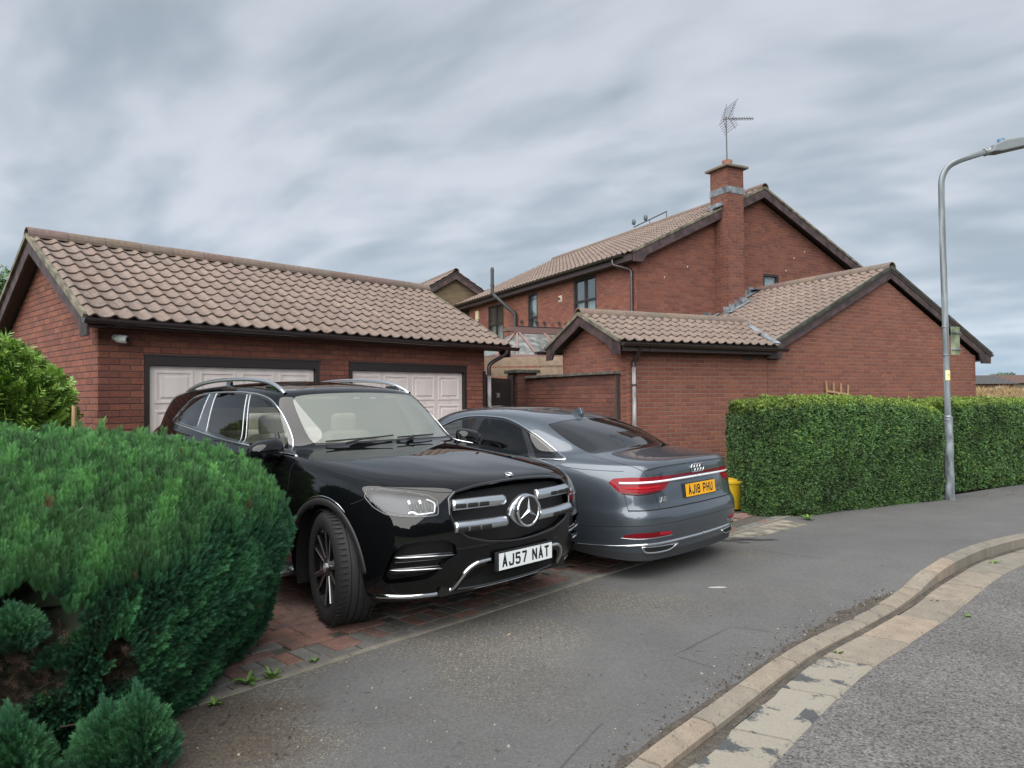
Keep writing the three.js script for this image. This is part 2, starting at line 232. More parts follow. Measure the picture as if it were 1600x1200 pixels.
// ------------------------------------------------------------------ double garage on the left
function chevron(sL, yL, sA, yA, sR, yR, h, foot, t) { // barge boards with boxed eave feet, drawn in (s, y)
  const k = (yA - yL) / (sA - sL), k2 = (yA - yR) / (sR - sA);
  const left = [[sL, yL], [sA, yA], [sA, yA - h], [sL + foot + .10, yL + k * (foot + .10) - h], [sL + foot, yL - .19], [sL, yL - .19]];
  const right = [[sA, yA], [sR, yR], [sR, yR - .19], [sR - foot, yR - .19], [sR - foot - .10, yR + k2 * (foot + .10) - h], [sA, yA - h]];
  return [extrude(left, t, { bevel: .003 }), extrude(right, t, { bevel: .003 })].map((g) => metreUV(g));
}
{
  const G = thing('brick_garage', 'red brick double garage with pinkish pantiled roof and two pale panelled doors', 'garage', [-4.665, 0, -7.97], THREE.MathUtils.degToRad(47.5));
  const W = 6.18, D = 4.1, brickTone = (x, y) => lerp(.80, 1, sstep(0, 1.1, y));  // bricks darker towards the ground
  const D1 = [.49, 0, 2.836, 2.065], D2 = [3.34, 0, 5.73, 2.065];
  const wall = new THREE.Group(); wall.name = 'wall'; G.add(wall); wall.userData.label = 'brick front and side walls';
  brickWall(wall, [0, 0, 0], [1, 0, 0], rect(0, 0, W, 2.42), { holes: [D1, D2], parts: 150, seed: 11, mortar: M.mortarDark, brickTone: (x, y) => brickTone(x, y) });
  brickWall(wall, [0, 0, -D], [0, 0, 1], [[0, 0], [D, 0], [D, 2.42], [D / 2, 3.56], [0, 2.42]], { parts: 150, seed: 12, mortar: M.mortarDark, brickTone });
  brickWall(wall, [W, 0, 0], [0, 0, -1], [[0, 0], [D, 0], [D, 2.42], [D / 2, 3.56], [0, 2.42]], { seed: 13, mortar: M.mortarDark, bevelRest: 0 });
  part('back_wall', metreUV(box(W, 2.4, .1, W / 2, 1.2, -D + .051)), M.mortarDark, wall);
  part('floor_slab', box(W - .3, .02, D - .3, W / 2, .012, -D / 2), M.mortar, G);
  // doors
  for (const [a, , b, top] of [D1, D2]) {
    const fr = part('door_frame', [box(.055, top, .1, a + .0275, top / 2, -.03), box(.055, top, .1, b - .0275, top / 2, -.03), box(b - a - .11, .105, .1, (a + b) / 2, top - .0525, -.03), box(b - a + .02, .02, .03, (a + b) / 2, top + .0105, .012)], M.frame, G);
    const x0 = a + .06, x1 = b - .06, y1 = top - .11, w = x1 - x0; const leaf = part('garage_door', box(w, y1 - .02, .04, (x0 + x1) / 2, (y1 + .02) / 2, -.06), M.doorWhite, G);
    const cols = 4, rows = 4, cw = (w - .06) / cols, rh = (y1 - .05) / rows;
    for (let i = 0; i < cols; i++) for (let k = 0; k < rows; k++) { const cx = x0 + .03 + (i + .5) * cw, cy = .03 + (k + .5) * rh, hw = cw / 2 - .045, hh = rh / 2 - .045;
      const ringS = new THREE.Shape(rect(-hw, -hh, hw, hh).map((p) => new THREE.Vector2(...p))); ringS.holes.push(new THREE.Path(rect(-hw + .022, -hh + .022, hw - .022, hh - .022).map((p) => new THREE.Vector2(...p))));
      const ring = new THREE.ExtrudeGeometry(ringS, { depth: .004, bevelEnabled: true, bevelSize: .006, bevelThickness: .006, bevelSegments: 2 }); const inn = slab(rect(-hw + .06, -hh + .06, hw - .06, hh - .06), 0, .012, .011, 1);
      part('door_panel', [ring, inn], M.doorWhite, leaf, { pos: [cx, cy, -.0395] }); }
    part('door_handle', [rod([0, -.05, 0], [0, .05, 0], .009), box(.05, .09, .006, 0, 0, -.005)], M.steel, leaf, { pos: [(x0 + x1) / 2, .95, -.015] });
  }
  // roof
  const e = { y: 2.455, z: .27 }, rz = -D / 2, ry = 3.70, dz = rz - e.z, dy = ry - e.y, L = Math.hypot(dz, dy);
  const roof = new THREE.Group(); roof.name = 'roof'; G.add(roof);
  roofSlope(roof, [-.19, e.y, e.z], [1, 0, 0], [0, dy, dz], 6.80, L, { parts: 300, seed: 21 });
  const bk = extrude(rect(0, 0, 6.80, L), .10); bk.translate(0, 0, -.07); bk.applyMatrix4(new THREE.Matrix4().makeBasis(new THREE.Vector3(-1, 0, 0), new THREE.Vector3(0, dy / L, -dz / L), new THREE.Vector3(0, -dz / L, -dy / L)).setPosition(6.61, e.y, 2 * rz - e.z)); part('rear_slope', metreUV(bk), STD([.2, .15, .13], .9, { map: TEX.conc }), roof);
  ridge(roof, [-.22, ry - .005, rz], [6.62, ry - .005, rz], .125, 15);
  for (const x of [-.19, 6.585]) { const g = chevron(-e.z + .03, e.y - .01, -rz, ry - .03, -2 * rz + e.z, e.y - .01, .19, .20, .028); g.forEach((q) => { q.applyMatrix4(new THREE.Matrix4().makeBasis(new THREE.Vector3(0, 0, -1), new THREE.Vector3(0, 1, 0), new THREE.Vector3(1, 0, 0)).setPosition(x, 0, 0)); part('barge_board', q, M.barge, roof); });
    const vs = [bar([x - .015, e.y + .005, e.z - .02], [x - .015, ry + .012, rz], .05, .055), bar([x - .015, e.y + .005, 2 * rz - e.z + .02], [x - .015, ry + .012, rz], .05, .055)]; vs.forEach((g2) => part('verge', metreUV(g2), M.verge, roof));
    part('soffit', [bar([x + (x < 0 ? .10 : -.10), e.y - .10, e.z], [x + (x < 0 ? .10 : -.10), ry - .13, rz], .19, .02), bar([x + (x < 0 ? .10 : -.10), e.y - .10, 2 * rz - e.z], [x + (x < 0 ? .10 : -.10), ry - .13, rz], .19, .02)], M.fascia, roof); }
  part('fascia', box(6.74, .115, .022, 3.2, 2.418, e.z - .03), M.fascia, roof); part('soffit', box(6.74, .014, e.z - .04, 3.2, 2.368, (e.z - .04) / 2), M.fascia, roof);
  gutter(G, [-.24, 2.435, e.z + .045], [6.72, 2.415, e.z + .045], 7);
  // rainwater pipe at the right corner: dark swan neck, pale pipe below
  part('downpipe_bend', tube([[6.42, 2.40, e.z + .045], [6.42, 2.30, e.z + .03], [6.31, 2.16, .08], [6.25, 2.08, .055], [6.25, 1.92, .055]], .036, 24, 10), M.gutter, G);
  part('downpipe', rod([6.25, .05, .055], [6.25, 1.94, .055], .034, 14), M.pipeWhite, G);
  part('downpipe_backing', box(.05, 2.0, .03, 6.155, 1.0, .02), M.frame, G);
  // camera under the eave
  const c = thing('security_camera', 'small pale bullet camera fixed under the garage eave at its left corner', 'security camera', new THREE.Vector3(.17, 2.262, .0).applyMatrix4(G.matrixWorld).toArray(), G.rotation.y);
  part('wall_mount', rod([0, 0, .0], [0, 0, .03], .035, 16), STD([.55, .57, .55], .5), c);
  part('housing', (() => { const g = new THREE.LatheGeometry([[0, 0], [.03, .002], [.046, .02], [.05, .06], [.048, .11], [.040, .135], [.0, .135]].map((p) => new THREE.Vector2(...p)), 20); g.rotateX(Math.PI / 2); g.rotateY(.75); g.rotateX(.15); g.translate(-.0, -.01, .03); return g; })(), STD([.55, .58, .54], .4), c);
  part('lens', (() => { const g = new THREE.CylinderGeometry(.034, .034, .012, 20); g.rotateX(Math.PI / 2); g.translate(0, 0, .135); g.rotateY(.75); g.rotateX(.15); g.translate(0, -.01, .03); return g; })(), M.black, c);
}
// ------------------------------------------------------------------ the house with its gabled wing
const WINGRED = RED.filter((c, i) => i !== 5);
const HOUSE_POS = [2.871, 0, -12.2], HOUSE_ROT = THREE.MathUtils.degToRad(27.2);
const HM = new THREE.Matrix4().makeRotationY(HOUSE_ROT).setPosition(...HOUSE_POS);
const hw = (u, y, v) => new THREE.Vector3(u, y, -v).applyMatrix4(HM).toArray();
function windowIn(parent, o, turn, w, h, cols, rows, opt = {}) { // frame with bars, one pane per light, dark room and curtain behind; o = lower left corner on the wall face
  const g = new THREE.Group(); g.name = 'window'; g.position.set(...o); g.rotation.y = turn; parent.add(g);
  const f = .06, bars = [box(f, h, .07, f / 2, h / 2, -.035), box(f, h, .07, w - f / 2, h / 2, -.035), box(w - 2 * f, f, .07, w / 2, h - f / 2, -.035), box(w - 2 * f, f, .07, w / 2, f / 2, -.035)];
  const iw = w - 2 * f, ih = h - 2 * f; for (let i = 1; i < cols; i++) bars.push(box(.055, ih, .06, f + iw * i / cols, h / 2, -.035)); const ys = opt.split || Array.from({ length: rows - 1 }, (_, i) => (i + 1) / rows); for (const t of ys) bars.push(box(iw, .05, .066, w / 2, f + ih * t, -.035));
  const s = part('window_frame', bars, M.frame, g); const yy = [0, ...ys, 1];
  for (let i = 0; i < cols; i++) for (let k = 0; k < yy.length - 1; k++) part('pane', box(iw / cols - .04, ih * (yy[k + 1] - yy[k]) - .035, .006, f + iw * (i + .5) / cols, f + ih * (yy[k] + yy[k + 1]) / 2, -.045), M.glass, g);
  part('window_sill', box(w + .08, .04, .12, w / 2, -.02, -.01), M.frame, g);
  const rm = [box(w, h, .02, w / 2, h / 2, -.55), box(.02, h, .5, .01, h / 2, -.33), box(.02, h, .5, w - .01, h / 2, -.33), box(w, .02, .5, w / 2, .01, -.33), box(w, .02, .5, w / 2, h - .01, -.33)]; part('room', rm, M.room, g);
  if (opt.net) { const P = []; const n = 40; const sh = [[0, 0]]; for (let i = 0; i <= n; i++) sh.push([iw * i / n, .012 * Math.sin(i * 1.7) + .006 * Math.sin(i * 4.1)]); const pts = sh.slice(1); const cg = extrude([...pts, ...pts.slice().reverse().map(([a, b]) => [a, b - .006])], ih * opt.net); cg.rotateX(-Math.PI / 2); cg.translate(f, f, -.14); part('curtain', cg, M.curtain, g); }
  return g;
}
{
  const H = thing('brick_house', 'two storey red brick house with tall chimney, tiled roofs and low gabled wing', 'house', HOUSE_POS, HOUSE_ROT);
  const wall = new THREE.Group(); wall.name = 'wall'; H.add(wall);
  const brickTone = (x, y) => lerp(.86, 1.0, sstep(.0, 1.4, y));  // brick tone drops near the foot of the wall
  brickWall(wall, [0, 0, 0], [1, 0, 0], rect(-1.2, 0, 2.115, 2.42), { parts: 110, seed: 31, brickTone, joint: .013, tones: WINGRED, hide: (x, y) => y < .5 });
  brickWall(wall, [0, 0, 0], [1, 0, 0], [[2.13, 0], [8.69, 0], [8.69, 2.36], [5.6, 3.90], [2.13, 2.36]], { parts: 150, seed: 32, brickTone, joint: .013, tones: WINGRED, hide: (x, y) => y < 1.2 });
  part('movement_joint', box(.014, 2.4, .02, 2.1225, 1.2, -.012), M.dark, wall);
  brickWall(wall, [-1.2, 0, -1.84], [0, 0, 1], [[0, 0], [1.84, 0], [1.84, 2.42], [.92, 2.80], [0, 2.42]], { parts: 40, seed: 33, brickTone, hide: (x, y) => y < 1.9 });
  brickWall(wall, [8.69, 0, 0], [0, 0, -1], rect(0, 0, 6, 2.4), { seed: 34, bevelRest: 0 });
  brickWall(wall, [0, 0, -3.5], [1, 0, 0], [[1.8, 1.8], [9.4, 1.8], [9.4, 4.7], [5.6, 6.55], [1.8, 4.7]], { holes: [[5.78, 4.05, 6.34, 4.62]], seed: 35, bevelRest: 0, brickTone: (x, y) => .82 + .1 * fbm(x * .5, y * .5) });  // gable brick colour darkened as the face turned from the light
  brickWall(wall, [1.8, 0, -13], [0, 0, 1], rect(0, 1.6, 9.5, 4.72), { holes: [[6.81, 3.45, 7.87, 4.58], [4.30, 3.25, 4.87, 4.54], [1.56, 3.25, 2.69, 4.50]], seed: 36, bevelRest: 0, brickTone: (x, y) => 1.12 });  // side wall brick colour lightened as the face towards the light
  part('inner_wall', [box(.1, 4.6, 9.4, 9.34, 2.3, -8.3), box(7.4, 4.6, .1, 5.6, 2.3, -12.94), box(7.4, .05, 9.3, 5.6, 4.6, -8.3)], M.mortar, wall);
  for (const [x, y] of [[2.1, 5.0], [3.3, 4.6], [2.6, 4.3], [6.9, 5.1], [7.3, 5.3], [3.0, 5.25], [6.6, 4.75]]) part('mortar_spot', slab([[0, -.02], [.022, 0], [.0, .026], [-.02, .004]], -.01, .014, .003, 1), STD([.5, .45, .4], .9), wall, { pos: [x, y, -3.5] });
  // windows
  windowIn(H, [1.8, 3.45, -6.19], -Math.PI / 2, 1.06, 1.13, 2, 2, { split: [.47], net: .44 });
  windowIn(H, [1.8, 3.25, -8.70], -Math.PI / 2, .57, 1.29, 1, 2, { split: [.45], net: .9 });
  windowIn(H, [1.8, 3.25, -11.44], -Math.PI / 2, 1.13, 1.25, 2, 2, { split: [.48], net: .5 });
  windowIn(H, [5.78, 4.05, -3.5], 0, .56, .57, 1, 1, { net: .9 });
  part('vent', [box(.02, .17, .17, 1.79, 4.18, -6.85), rod([1.76, 4.18, -6.85], [1.79, 4.18, -6.85], .055, 16)], STD([.5, .42, .36], .8), H); part('vent_pipe', rod([1.735, 4.18, -6.85], [1.78, 4.18, -6.85], .03, 14), M.black, H);
  part('air_brick', box(.225, .075, .012, 1.62, 2.2125, .004), M.fascia, H);
  // roofs: [eave u, eave y] -> ridge (5.6)
  const roof = new THREE.Group(); roof.name = 'roof'; H.add(roof);
  const c1 = Math.hypot(4.1, 1.95);
  roofSlope(roof, [1.5, 4.77, -13.6], [0, 0, 1], [4.1, 1.95, 0], 10.36, c1, { seed: 41 });
  roofSlope(roof, [9.7, 4.77, -3.24], [0, 0, -1], [-4.1, 1.95, 0], 1.0, c1, { seed: 42, deckPoly: rect(0, 0, 10.36, c1) });
  ridge(roof, [5.6, 6.72, -13.6], [5.6, 6.72, -3.2], .115, 24, 5);
  for (const q of chevron(1.53, 4.75, 5.6, 6.685, 9.67, 4.75, .20, .26, .03)) { q.translate(0, 0, -3.27); part('barge_board', q, M.barge, roof); }
  for (const [a, b] of [[[1.5, 4.775], [5.6, 6.72]], [[9.7, 4.775], [5.6, 6.72]]]) part('verge', metreUV(bar([a[0], a[1] + .005, -3.245], [b[0], b[1] + .008, -3.245], .05, .055)), M.verge, roof);
  part('soffit', [bar([1.55, 4.67, -3.38], [5.6, 6.60, -3.38], .22, .02), bar([9.65, 4.67, -3.38], [5.6, 6.60, -3.38], .22, .02), box(.28, .014, 10.2, 1.66, 4.60, -8.4)], M.fascia, roof);
  part('fascia', box(.022, .165, 10.2, 1.53, 4.675, -8.4), M.fascia, roof);
  gutter(H, [1.455, 4.755, -13.62], [1.455, 4.765, -3.6], 9);
  part('downpipe', [tube([[1.455, 4.70, -3.95], [1.46, 4.58, -3.92], [1.62, 4.50, -3.75], [1.74, 4.42, -3.64], [1.745, 4.25, -3.62]], .034, 20, 10), rod([1.745, 2.2, -3.62], [1.745, 4.28, -3.62], .034, 12)], M.gutter, H);
  // wing roof
  const c2 = Math.hypot(3.55, 1.735);
  const W0 = [2.05, 2.425], WA = [5.6, 4.16];
  roofSlope(roof, [W0[0], W0[1], -3.5], [0, 0, 1], [3.55, 1.735, 0], 3.62, c2, { parts: 160, seed: 43 });
  roofSlope(roof, [9.15, W0[1], .12], [0, 0, -1], [-3.55, 1.735, 0], .8, c2, { seed: 44, deckPoly: rect(0, 0, 3.62, c2) });
  ridge(roof, [5.6, 4.155, -3.5], [5.6, 4.155, .15], .12, 8, 6);
  for (const q of chevron(2.02, 2.40, 5.6, 4.125, 9.12, 2.40, .19, .34, .03)) { q.translate(0, 0, .075); part('barge_board', q, M.barge, roof); }
  for (const [a, b] of [[[2.05, 2.43], [5.6, 4.165]], [[9.15, 2.43], [5.6, 4.165]]]) part('verge', metreUV(bar([a[0], a[1] + .004, .105], [b[0], b[1] + .005, .105], .05, .06)), M.vergeDark, roof);
  part('soffit', [bar([2.1, 2.34, .03], [5.6, 4.05, .03], .10, .02), bar([9.1, 2.34, .03], [5.6, 4.05, .03], .10, .02), box(.4, .014, 3.4, 8.9, 2.27, -1.6)], M.fascia, roof);
  part('fascia', box(.022, .15, 3.5, 9.13, 2.345, -1.65), M.fascia, roof);
  gutter(H, [9.2, 2.42, -3.4], [9.2, 2.42, .10], 3);
  // small roof over the low link on the left
  const c3 = Math.hypot(1.2, .56);
  roofSlope(roof, [-1.42, 2.43, .28], [1, 0, 0], [0, .56, -1.2], 3.9, c3, { parts: 90, seed: 45, gauge: .29, skip: (x, y) => x > 3.52 + y * .28, deckPoly: [[0, 0], [3.5, 0], [3.87, c3], [0, c3]] });
  const bk = extrude(rect(0, 0, 3.8, c3), .09); bk.translate(0, 0, -.07); bk.applyMatrix4(new THREE.Matrix4().makeBasis(new THREE.Vector3(-1, 0, 0), new THREE.Vector3(0, .56 / c3, 1.2 / c3), new THREE.Vector3(0, 1.2 / c3, -.56 / c3)).setPosition(2.38, 2.43, -2.12)); part('rear_slope', metreUV(bk), STD([.2, .15, .13], .9, { map: TEX.conc }), roof);
  ridge(roof, [-1.45, 2.975, -.92], [2.42, 2.975, -.92], .115, 8, 7);
  for (const q of chevron(-.25, 2.41, .92, 2.945, 2.09, 2.41, .17, .20, .028)) { q.applyMatrix4(new THREE.Matrix4().makeBasis(new THREE.Vector3(0, 0, -1), new THREE.Vector3(0, 1, 0), new THREE.Vector3(1, 0, 0)).setPosition(-1.42, 0, 0)); part('barge_board', q, M.barge, roof); }
  for (const z of [.28, -2.12]) part('verge', metreUV(bar([-1.43, 2.435, z], [-1.43, 2.985, -.92], .05, .055)), M.verge, roof);
  part('soffit', [bar([-1.31, 2.35, .25], [-1.31, 2.87, -.92], .2, .02), bar([-1.31, 2.35, -2.09], [-1.31, 2.87, -.92], .2, .02), box(3.4, .014, .24, .4, 2.275, .13)], M.fascia, roof);
  part('fascia', box(3.45, .15, .022, .37, 2.345, .25), M.fascia, roof);
  gutter(H, [-1.40, 2.40, .325], [2.28, 2.375, .325], 4);
  gutter(H, [-1.60, 2.39, -2.16], [1.4, 2.39, -2.16], 3);
  part('valley_lead', (() => { const g = bar([2.10, 2.47, .27], [2.42, 3.0, -.90], .13, .035); return metreUV(g); })(), M.lead, roof);
  part('downpipe_bend', [rod([-1.02, 2.36, .30], [-1.02, 2.27, .22], .036, 12), rod([-1.0, 2.28, .24], [-.99, 2.10, .06], .036, 12), rod([-.99, 2.12, .06], [-.99, 2.02, .06], .038, 12), rod([-.99, 1.70, .06], [-.99, 1.735, .06], .042, 12)], M.gutter, H);
  part('downpipe', rod([-.99, .05, .06], [-.99, 2.06, .06], .034, 14), M.pipeWhite, H);
  part('fascia_bracket', box(.06, .13, .03, -.78, 2.33, .27), M.barge, H);
  // stepped lead along the gable wall and the chimney
  const fl = []; for (let i = 0; i < 14; i++) { const u = 3.0 + i * .18; const y = 2.425 + (u - 2.05) * .4887 + .05; fl.push(extrude([[u - .10, y - .06], [u + .12, y + .04], [u + .12, y + .16], [u - .10, y + .16]], .012).translate(0, 0, u > 4.05 && u < 4.8 ? -3.045 : -3.495)); }
  part('flashing', [...fl, bar([2.8, 2.425 + .75 * .4887 + .06, -3.42], [5.5, 2.425 + 3.45 * .4887 + .06, -3.42], .16, .012), bar([4.1, 2.425 + 2.05 * .4887 + .065, -2.98], [4.8, 2.425 + 2.75 * .4887 + .065, -2.98], .2, .014), box(.24, .012, .2, 5.43, 4.17, -3.38)].map((g) => metreUV(g)), M.lead, roof);
  // chimney
  const ch = new THREE.Group(); ch.name = 'chimney'; H.add(ch); const cd = () => .86;
  const cw = .52, cz = .57, cx = 4.17, z0 = -3.05;
  brickWall(ch, [cx, 0, z0], [1, 0, 0], rect(0, 2.8, cw, 7.0), { seed: 51, brickTone: cd, thick: .05 });
  brickWall(ch, [cx, 0, z0 - cz], [0, 0, 1], rect(0, 2.8, cz, 7.0), { seed: 52, brickTone: cd, thick: .05 });
  brickWall(ch, [cx + cw, 0, z0], [0, 0, -1], rect(0, 2.8, cz, 7.0), { seed: 53, brickTone: cd, thick: .05 });
  brickWall(ch, [cx + cw, 0, z0 - cz], [-1, 0, 0], rect(0, 2.8, cw, 7.0), { seed: 54, brickTone: cd, thick: .05 });
  part('lead_band', metreUV(box(cw + .03, .16, cz + .03, cx + cw / 2, 6.46, z0 - cz / 2)), M.lead, ch);
  part('chimney_cap', metreUV(box(cw + .19, .06, cz + .19, cx + cw / 2, 7.03, z0 - cz / 2, .012)), STD([.26, .21, .165], .9, { map: TEX.conc }), ch);
  part('flaunching', (() => { const g = new THREE.CylinderGeometry(.13, .30, .08, 4); g.rotateY(Math.PI / 4); g.translate(cx + cw / 2, 7.10, z0 - cz / 2); return g; })(), M.mortar, ch);
  part('chimney_pot', rod([cx + .3, 7.08, z0 - .3], [cx + .3, 7.27, z0 - .3], .125, 18, .12), STD([.36, .16, .10], .85, { map: TEX.blotch }), ch);
  part('saddle_flashing', [bar([3.95, 6.03, -3.24], [4.18, 6.135, -3.24], .14, .03), bar([3.98, 6.02, -3.45], [4.18, 6.12, -3.45], .3, .014), box(.015, .14, .4, cx - .012, 6.13, -3.42)].map((g) => metreUV(g)), M.lead, ch);
  H.updateMatrixWorld(true);

  // aerial on the chimney
  const A = thing('tv_aerial', 'rooftop television aerial on a thin mast strapped to the chimney', 'aerial', hw(4.42, 6.95, 3.3), 0);
  const al = STD([.07, .075, .08], .6);
  part('mast', rod([0, 0, 0], [-.01, 1.38, 0], .016, 8), al, A);
  part('boom', rod([-.08, 1.325, 0], [.62, 1.285, .12], .012, 6), al, A);
  for (let i = 0; i < 8; i++) { const t = .30 + i * .09; const p = [lerp(-.08, .62, t), lerp(1.325, 1.285, t) + .0, .12 * t]; part('director', [rod([p[0] - .035, p[1] + .055, p[2] - .05], [p[0] + .035, p[1] - .055, p[2] + .05], .006, 5), rod([p[0] + .03, p[1] + .045, p[2]], [p[0] - .03, p[1] - .045, p[2]], .006, 5)], al, A); }
  const gridPart = (sy) => { const o = []; for (let i = 0; i < 6; i++) { const t = i / 5; const x = lerp(-.02, .10, t), y = 1.31 + sy * lerp(.02, .36, t); o.push(rod([x - .13, y - .09, -.1], [x + .15, y + .10 , .12], .006, 5)); } o.push(rod([-.06, 1.31, -.05], [.02, 1.31 + sy * .40, -.05], .007, 5), rod([.03, 1.33, .06], [.2, 1.33 + sy * .38, .06], .007, 5)); return o; };
  part('reflector', gridPart(1), al, A); part('reflector', gridPart(-.7), al, A);
  // lamp-like fitting on the far ridge
  const R2 = thing('ridge_aerial', 'small low aerial with two round heads lying along the far house ridge', 'aerial', hw(5.6, 6.80, 7.6), HOUSE_ROT);
  part('boom', rod([0, .10, -1.0], [0, .22, .6], .02, 6), al, R2); part('stay', [rod([0, 0, .6], [0, .22, .6], .015, 6), rod([0, 0, -.2], [0, .16, -.2], .012, 6)], al, R2);
  for (const z of [-.9, -.3]) part('head', (() => { const g = new THREE.SphereGeometry(.08, 12, 8); g.scale(.7, 1.3, 1); g.translate(0, .26, z - .1); return g; })(), STD([.06, .09, .10], .5), R2);
  // flue pipe on the side wall
  const F = thing('flue_pipe', 'dark grey flue pipe rising from the side wall past the eave', 'flue', hw(1.8, 0, 9.35), HOUSE_ROT);
  const fm = STD([.03, .033, .038], .5);
  part('pipe', [tube([[-.10, 3.05, 0], [-.10, 3.8, 0], [-.10, 3.98, 0], [-.16, 4.1, -.04], [-.62, 4.62, -.38], [-.66, 4.74, -.40], [-.66, 4.95, -.40], [-.66, 5.42, -.40]], .052, 80, 14, false, .2)], fm, F);
  for (const [a, b] of [[[-.10, 3.62, 0], [-.10, 3.69, 0]], [[-.10, 4.0, 0], [-.112, 4.06, -.01]], [[-.55, 4.53, -.33], [-.62, 4.62, -.38]], [[-.66, 4.88, -.40], [-.66, 4.95, -.40]]]) part('collar', rod(a, b, .062, 16), fm, F);
  part('cowl', rod([-.66, 5.36, -.40], [-.66, 5.46, -.40], .06, 16, .045), fm, F);
  const al2 = thing('alarm_box', 'cream burglar alarm box under the eave at the far end of the house', 'alarm box', hw(1.77, 4.30, 12.25), HOUSE_ROT);
  part('cover', box(.07, .30, .22, 0, 0, 0, .02), STD([.55, .48, .30], .6), al2); part('strobe', box(.05, .06, .16, 0, -.18, 0, .015), STD([.45, .42, .35], .5), al2);
}
// ------------------------------------------------------------------ garden wall, gate, lean-to
{
  const Wl = thing('garden_wall', 'weathered red brick garden wall with stone coping between gate and house', 'wall', HOUSE_POS, HOUSE_ROT);
  brickWall(Wl, [-1.30, 0, -3.1], [0, 0, 1], rect(0, 0, 3.06, 1.9), { parts: 120, seed: 61, thick: .09, mortar: M.mortarDark, brickTone: (x, y) => lerp(.62, .95, fbm(x * 2.3, y * 3.1, 4)) * lerp(.9, .7, sstep(1.5, 1.9, y)), hide: (x, y) => y < .8 });
  part('gap_shade', metreUV(box(.05, 1.89, .012, -1.245, .945, -.034)), M.dark, Wl);  // near-black strip painted for the shade in the gap beside the house
  const cop = STD([.13, .12, .10], .95, { map: TEX.blotch }); for (let i = 0; i < 5; i++) part('coping_stone', metreUV(box(.2, .05, .60, -1.27, 1.928 + (i % 2) * .003, -.30 - i * .615, .008)), cop, Wl);
  const P = thing('brick_pillar', 'mossy brick gate pillar with flat cap behind the garden wall', 'pillar', HOUSE_POS, HOUSE_ROT);
  brickWall(P, [-1.50, 0, -3.55], [0, 0, 1], rect(0, 0, .44, 2.02), { seed: 62, thick: .05, mortar: M.mortarDark, brickTone: () => .5 }); brickWall(P, [-1.50, 0, -3.11], [1, 0, 0], rect(0, 0, .44, 2.02), { seed: 63, thick: .05, mortar: M.mortarDark, brickTone: () => .5 });
  part('cap', metreUV(box(.56, .07, .56, -1.28, 2.055, -3.33, .01)), STD([.11, .11, .085], .95, { map: TEX.blotch }), P);
  // gate between the garage corner and the pillar
  const a = [-2.80, -1.95], b = [-1.54, -3.30], L = Math.hypot(b[0] - a[0], b[1] - a[1]);
  const gp = new THREE.Vector3(a[0], 0, a[1]).applyMatrix4(HM).toArray();
  const Gt = thing('wooden_gate', 'dark boarded wooden side gate with faint house number between garage and garden wall', 'gate', gp, HOUSE_ROT + Math.atan2(-(b[1] - a[1]), b[0] - a[0]));
  const n = 13; for (let i = 0; i < n; i++) part('board', box(L / n - .006, 1.82, .02, .06 + (L - .12) * (i + .5) / n, .93, (i % 2) * .003, .004), M.gateWood, Gt);
  part('gate_frame', [box(L, .12, .05, L / 2, 1.84, -.02), box(.07, 1.95, .09, .03, .97, 0), box(.12, 1.98, .12, L - .05, .99, 0), box(L, .09, .03, L / 2, .3, -.03)], STD([.026, .02, .018], .8, { map: TEX.wood }), Gt);
  const font = await new FontLoader().loadAsync('fonts/droid/droid_sans_bold.typeface.json');
  globalThis.FONT = font;
  const tg = new TextGeometry('514', { font, size: .085, depth: .006, curveSegments: 4 }); part('house_number', tg, STD([.26, .26, .265], .5), Gt, { pos: [L * .40, 1.53, .016] });
  // lean-to roof behind
  const C = thing('conservatory', 'low conservatory with grey polycarbonate hipped roof and ornamental ridge cresting', 'conservatory', HOUSE_POS, HOUSE_ROT);
  const e = 2.42, R0 = [-.25, 3.12, -5.5], R1 = [1.79, 3.12, -5.5], F0 = [-.40, e, -4.2], F1 = [1.79, e, -4.2], L0 = [-1.25, e, -4.65], L1 = [-1.25, e, -6.4], K1 = [1.79, e, -6.9], K0 = [-.5, e, -6.9];
  const pane = (q) => { const g = new THREE.BufferGeometry(); const v = q.map((p) => new THREE.Vector3(...p)); const nn = v[1].clone().sub(v[0]).cross(v[2].clone().sub(v[0])).normalize().multiplyScalar(.016); const P = [], low = v.map((p) => p.clone().sub(nn)); const tri = (x, y, z) => P.push(...x.toArray(), ...y.toArray(), ...z.toArray()); for (let i = 1; i < v.length - 1; i++) { tri(v[0], v[i], v[i + 1]); tri(low[0], low[i + 1], low[i]); } for (let i = 0; i < v.length; i++) { const j = (i + 1) % v.length; tri(v[i], low[i], low[j]); tri(v[i], low[j], v[j]); } g.setAttribute('position', new THREE.Float32BufferAttribute(P, 3)); g.computeVertexNormals(); return metreUV(g); };
  const mix = (p, q, t) => p.map((v, i) => lerp(v, q[i], t)); const rb = [];
  const barMat = STD([.20, .125, .11], .6);
  const up2 = (p) => [p[0], p[1] + .02, p[2]];
  for (let i = 0; i < 3; i++) { const t0 = i / 3, t1 = (i + 1) / 3; part('roof_pane', pane([mix(F0, F1, t0), mix(F0, F1, t1), mix(R0, R1, t1), mix(R0, R1, t0)]), M.poly, C); rb.push(bar(up2(mix(F0, F1, t0)), up2(mix(R0, R1, t0)), .05, .03)); }
  part('roof_pane', pane([L0, F0, R0]), M.poly, C); part('roof_pane', pane([L1, L0, R0]), M.poly, C); part('roof_pane', pane([K0, L1, R0]), M.poly, C); part('roof_pane', pane([K1, K0, R0, R1]), M.poly, C);
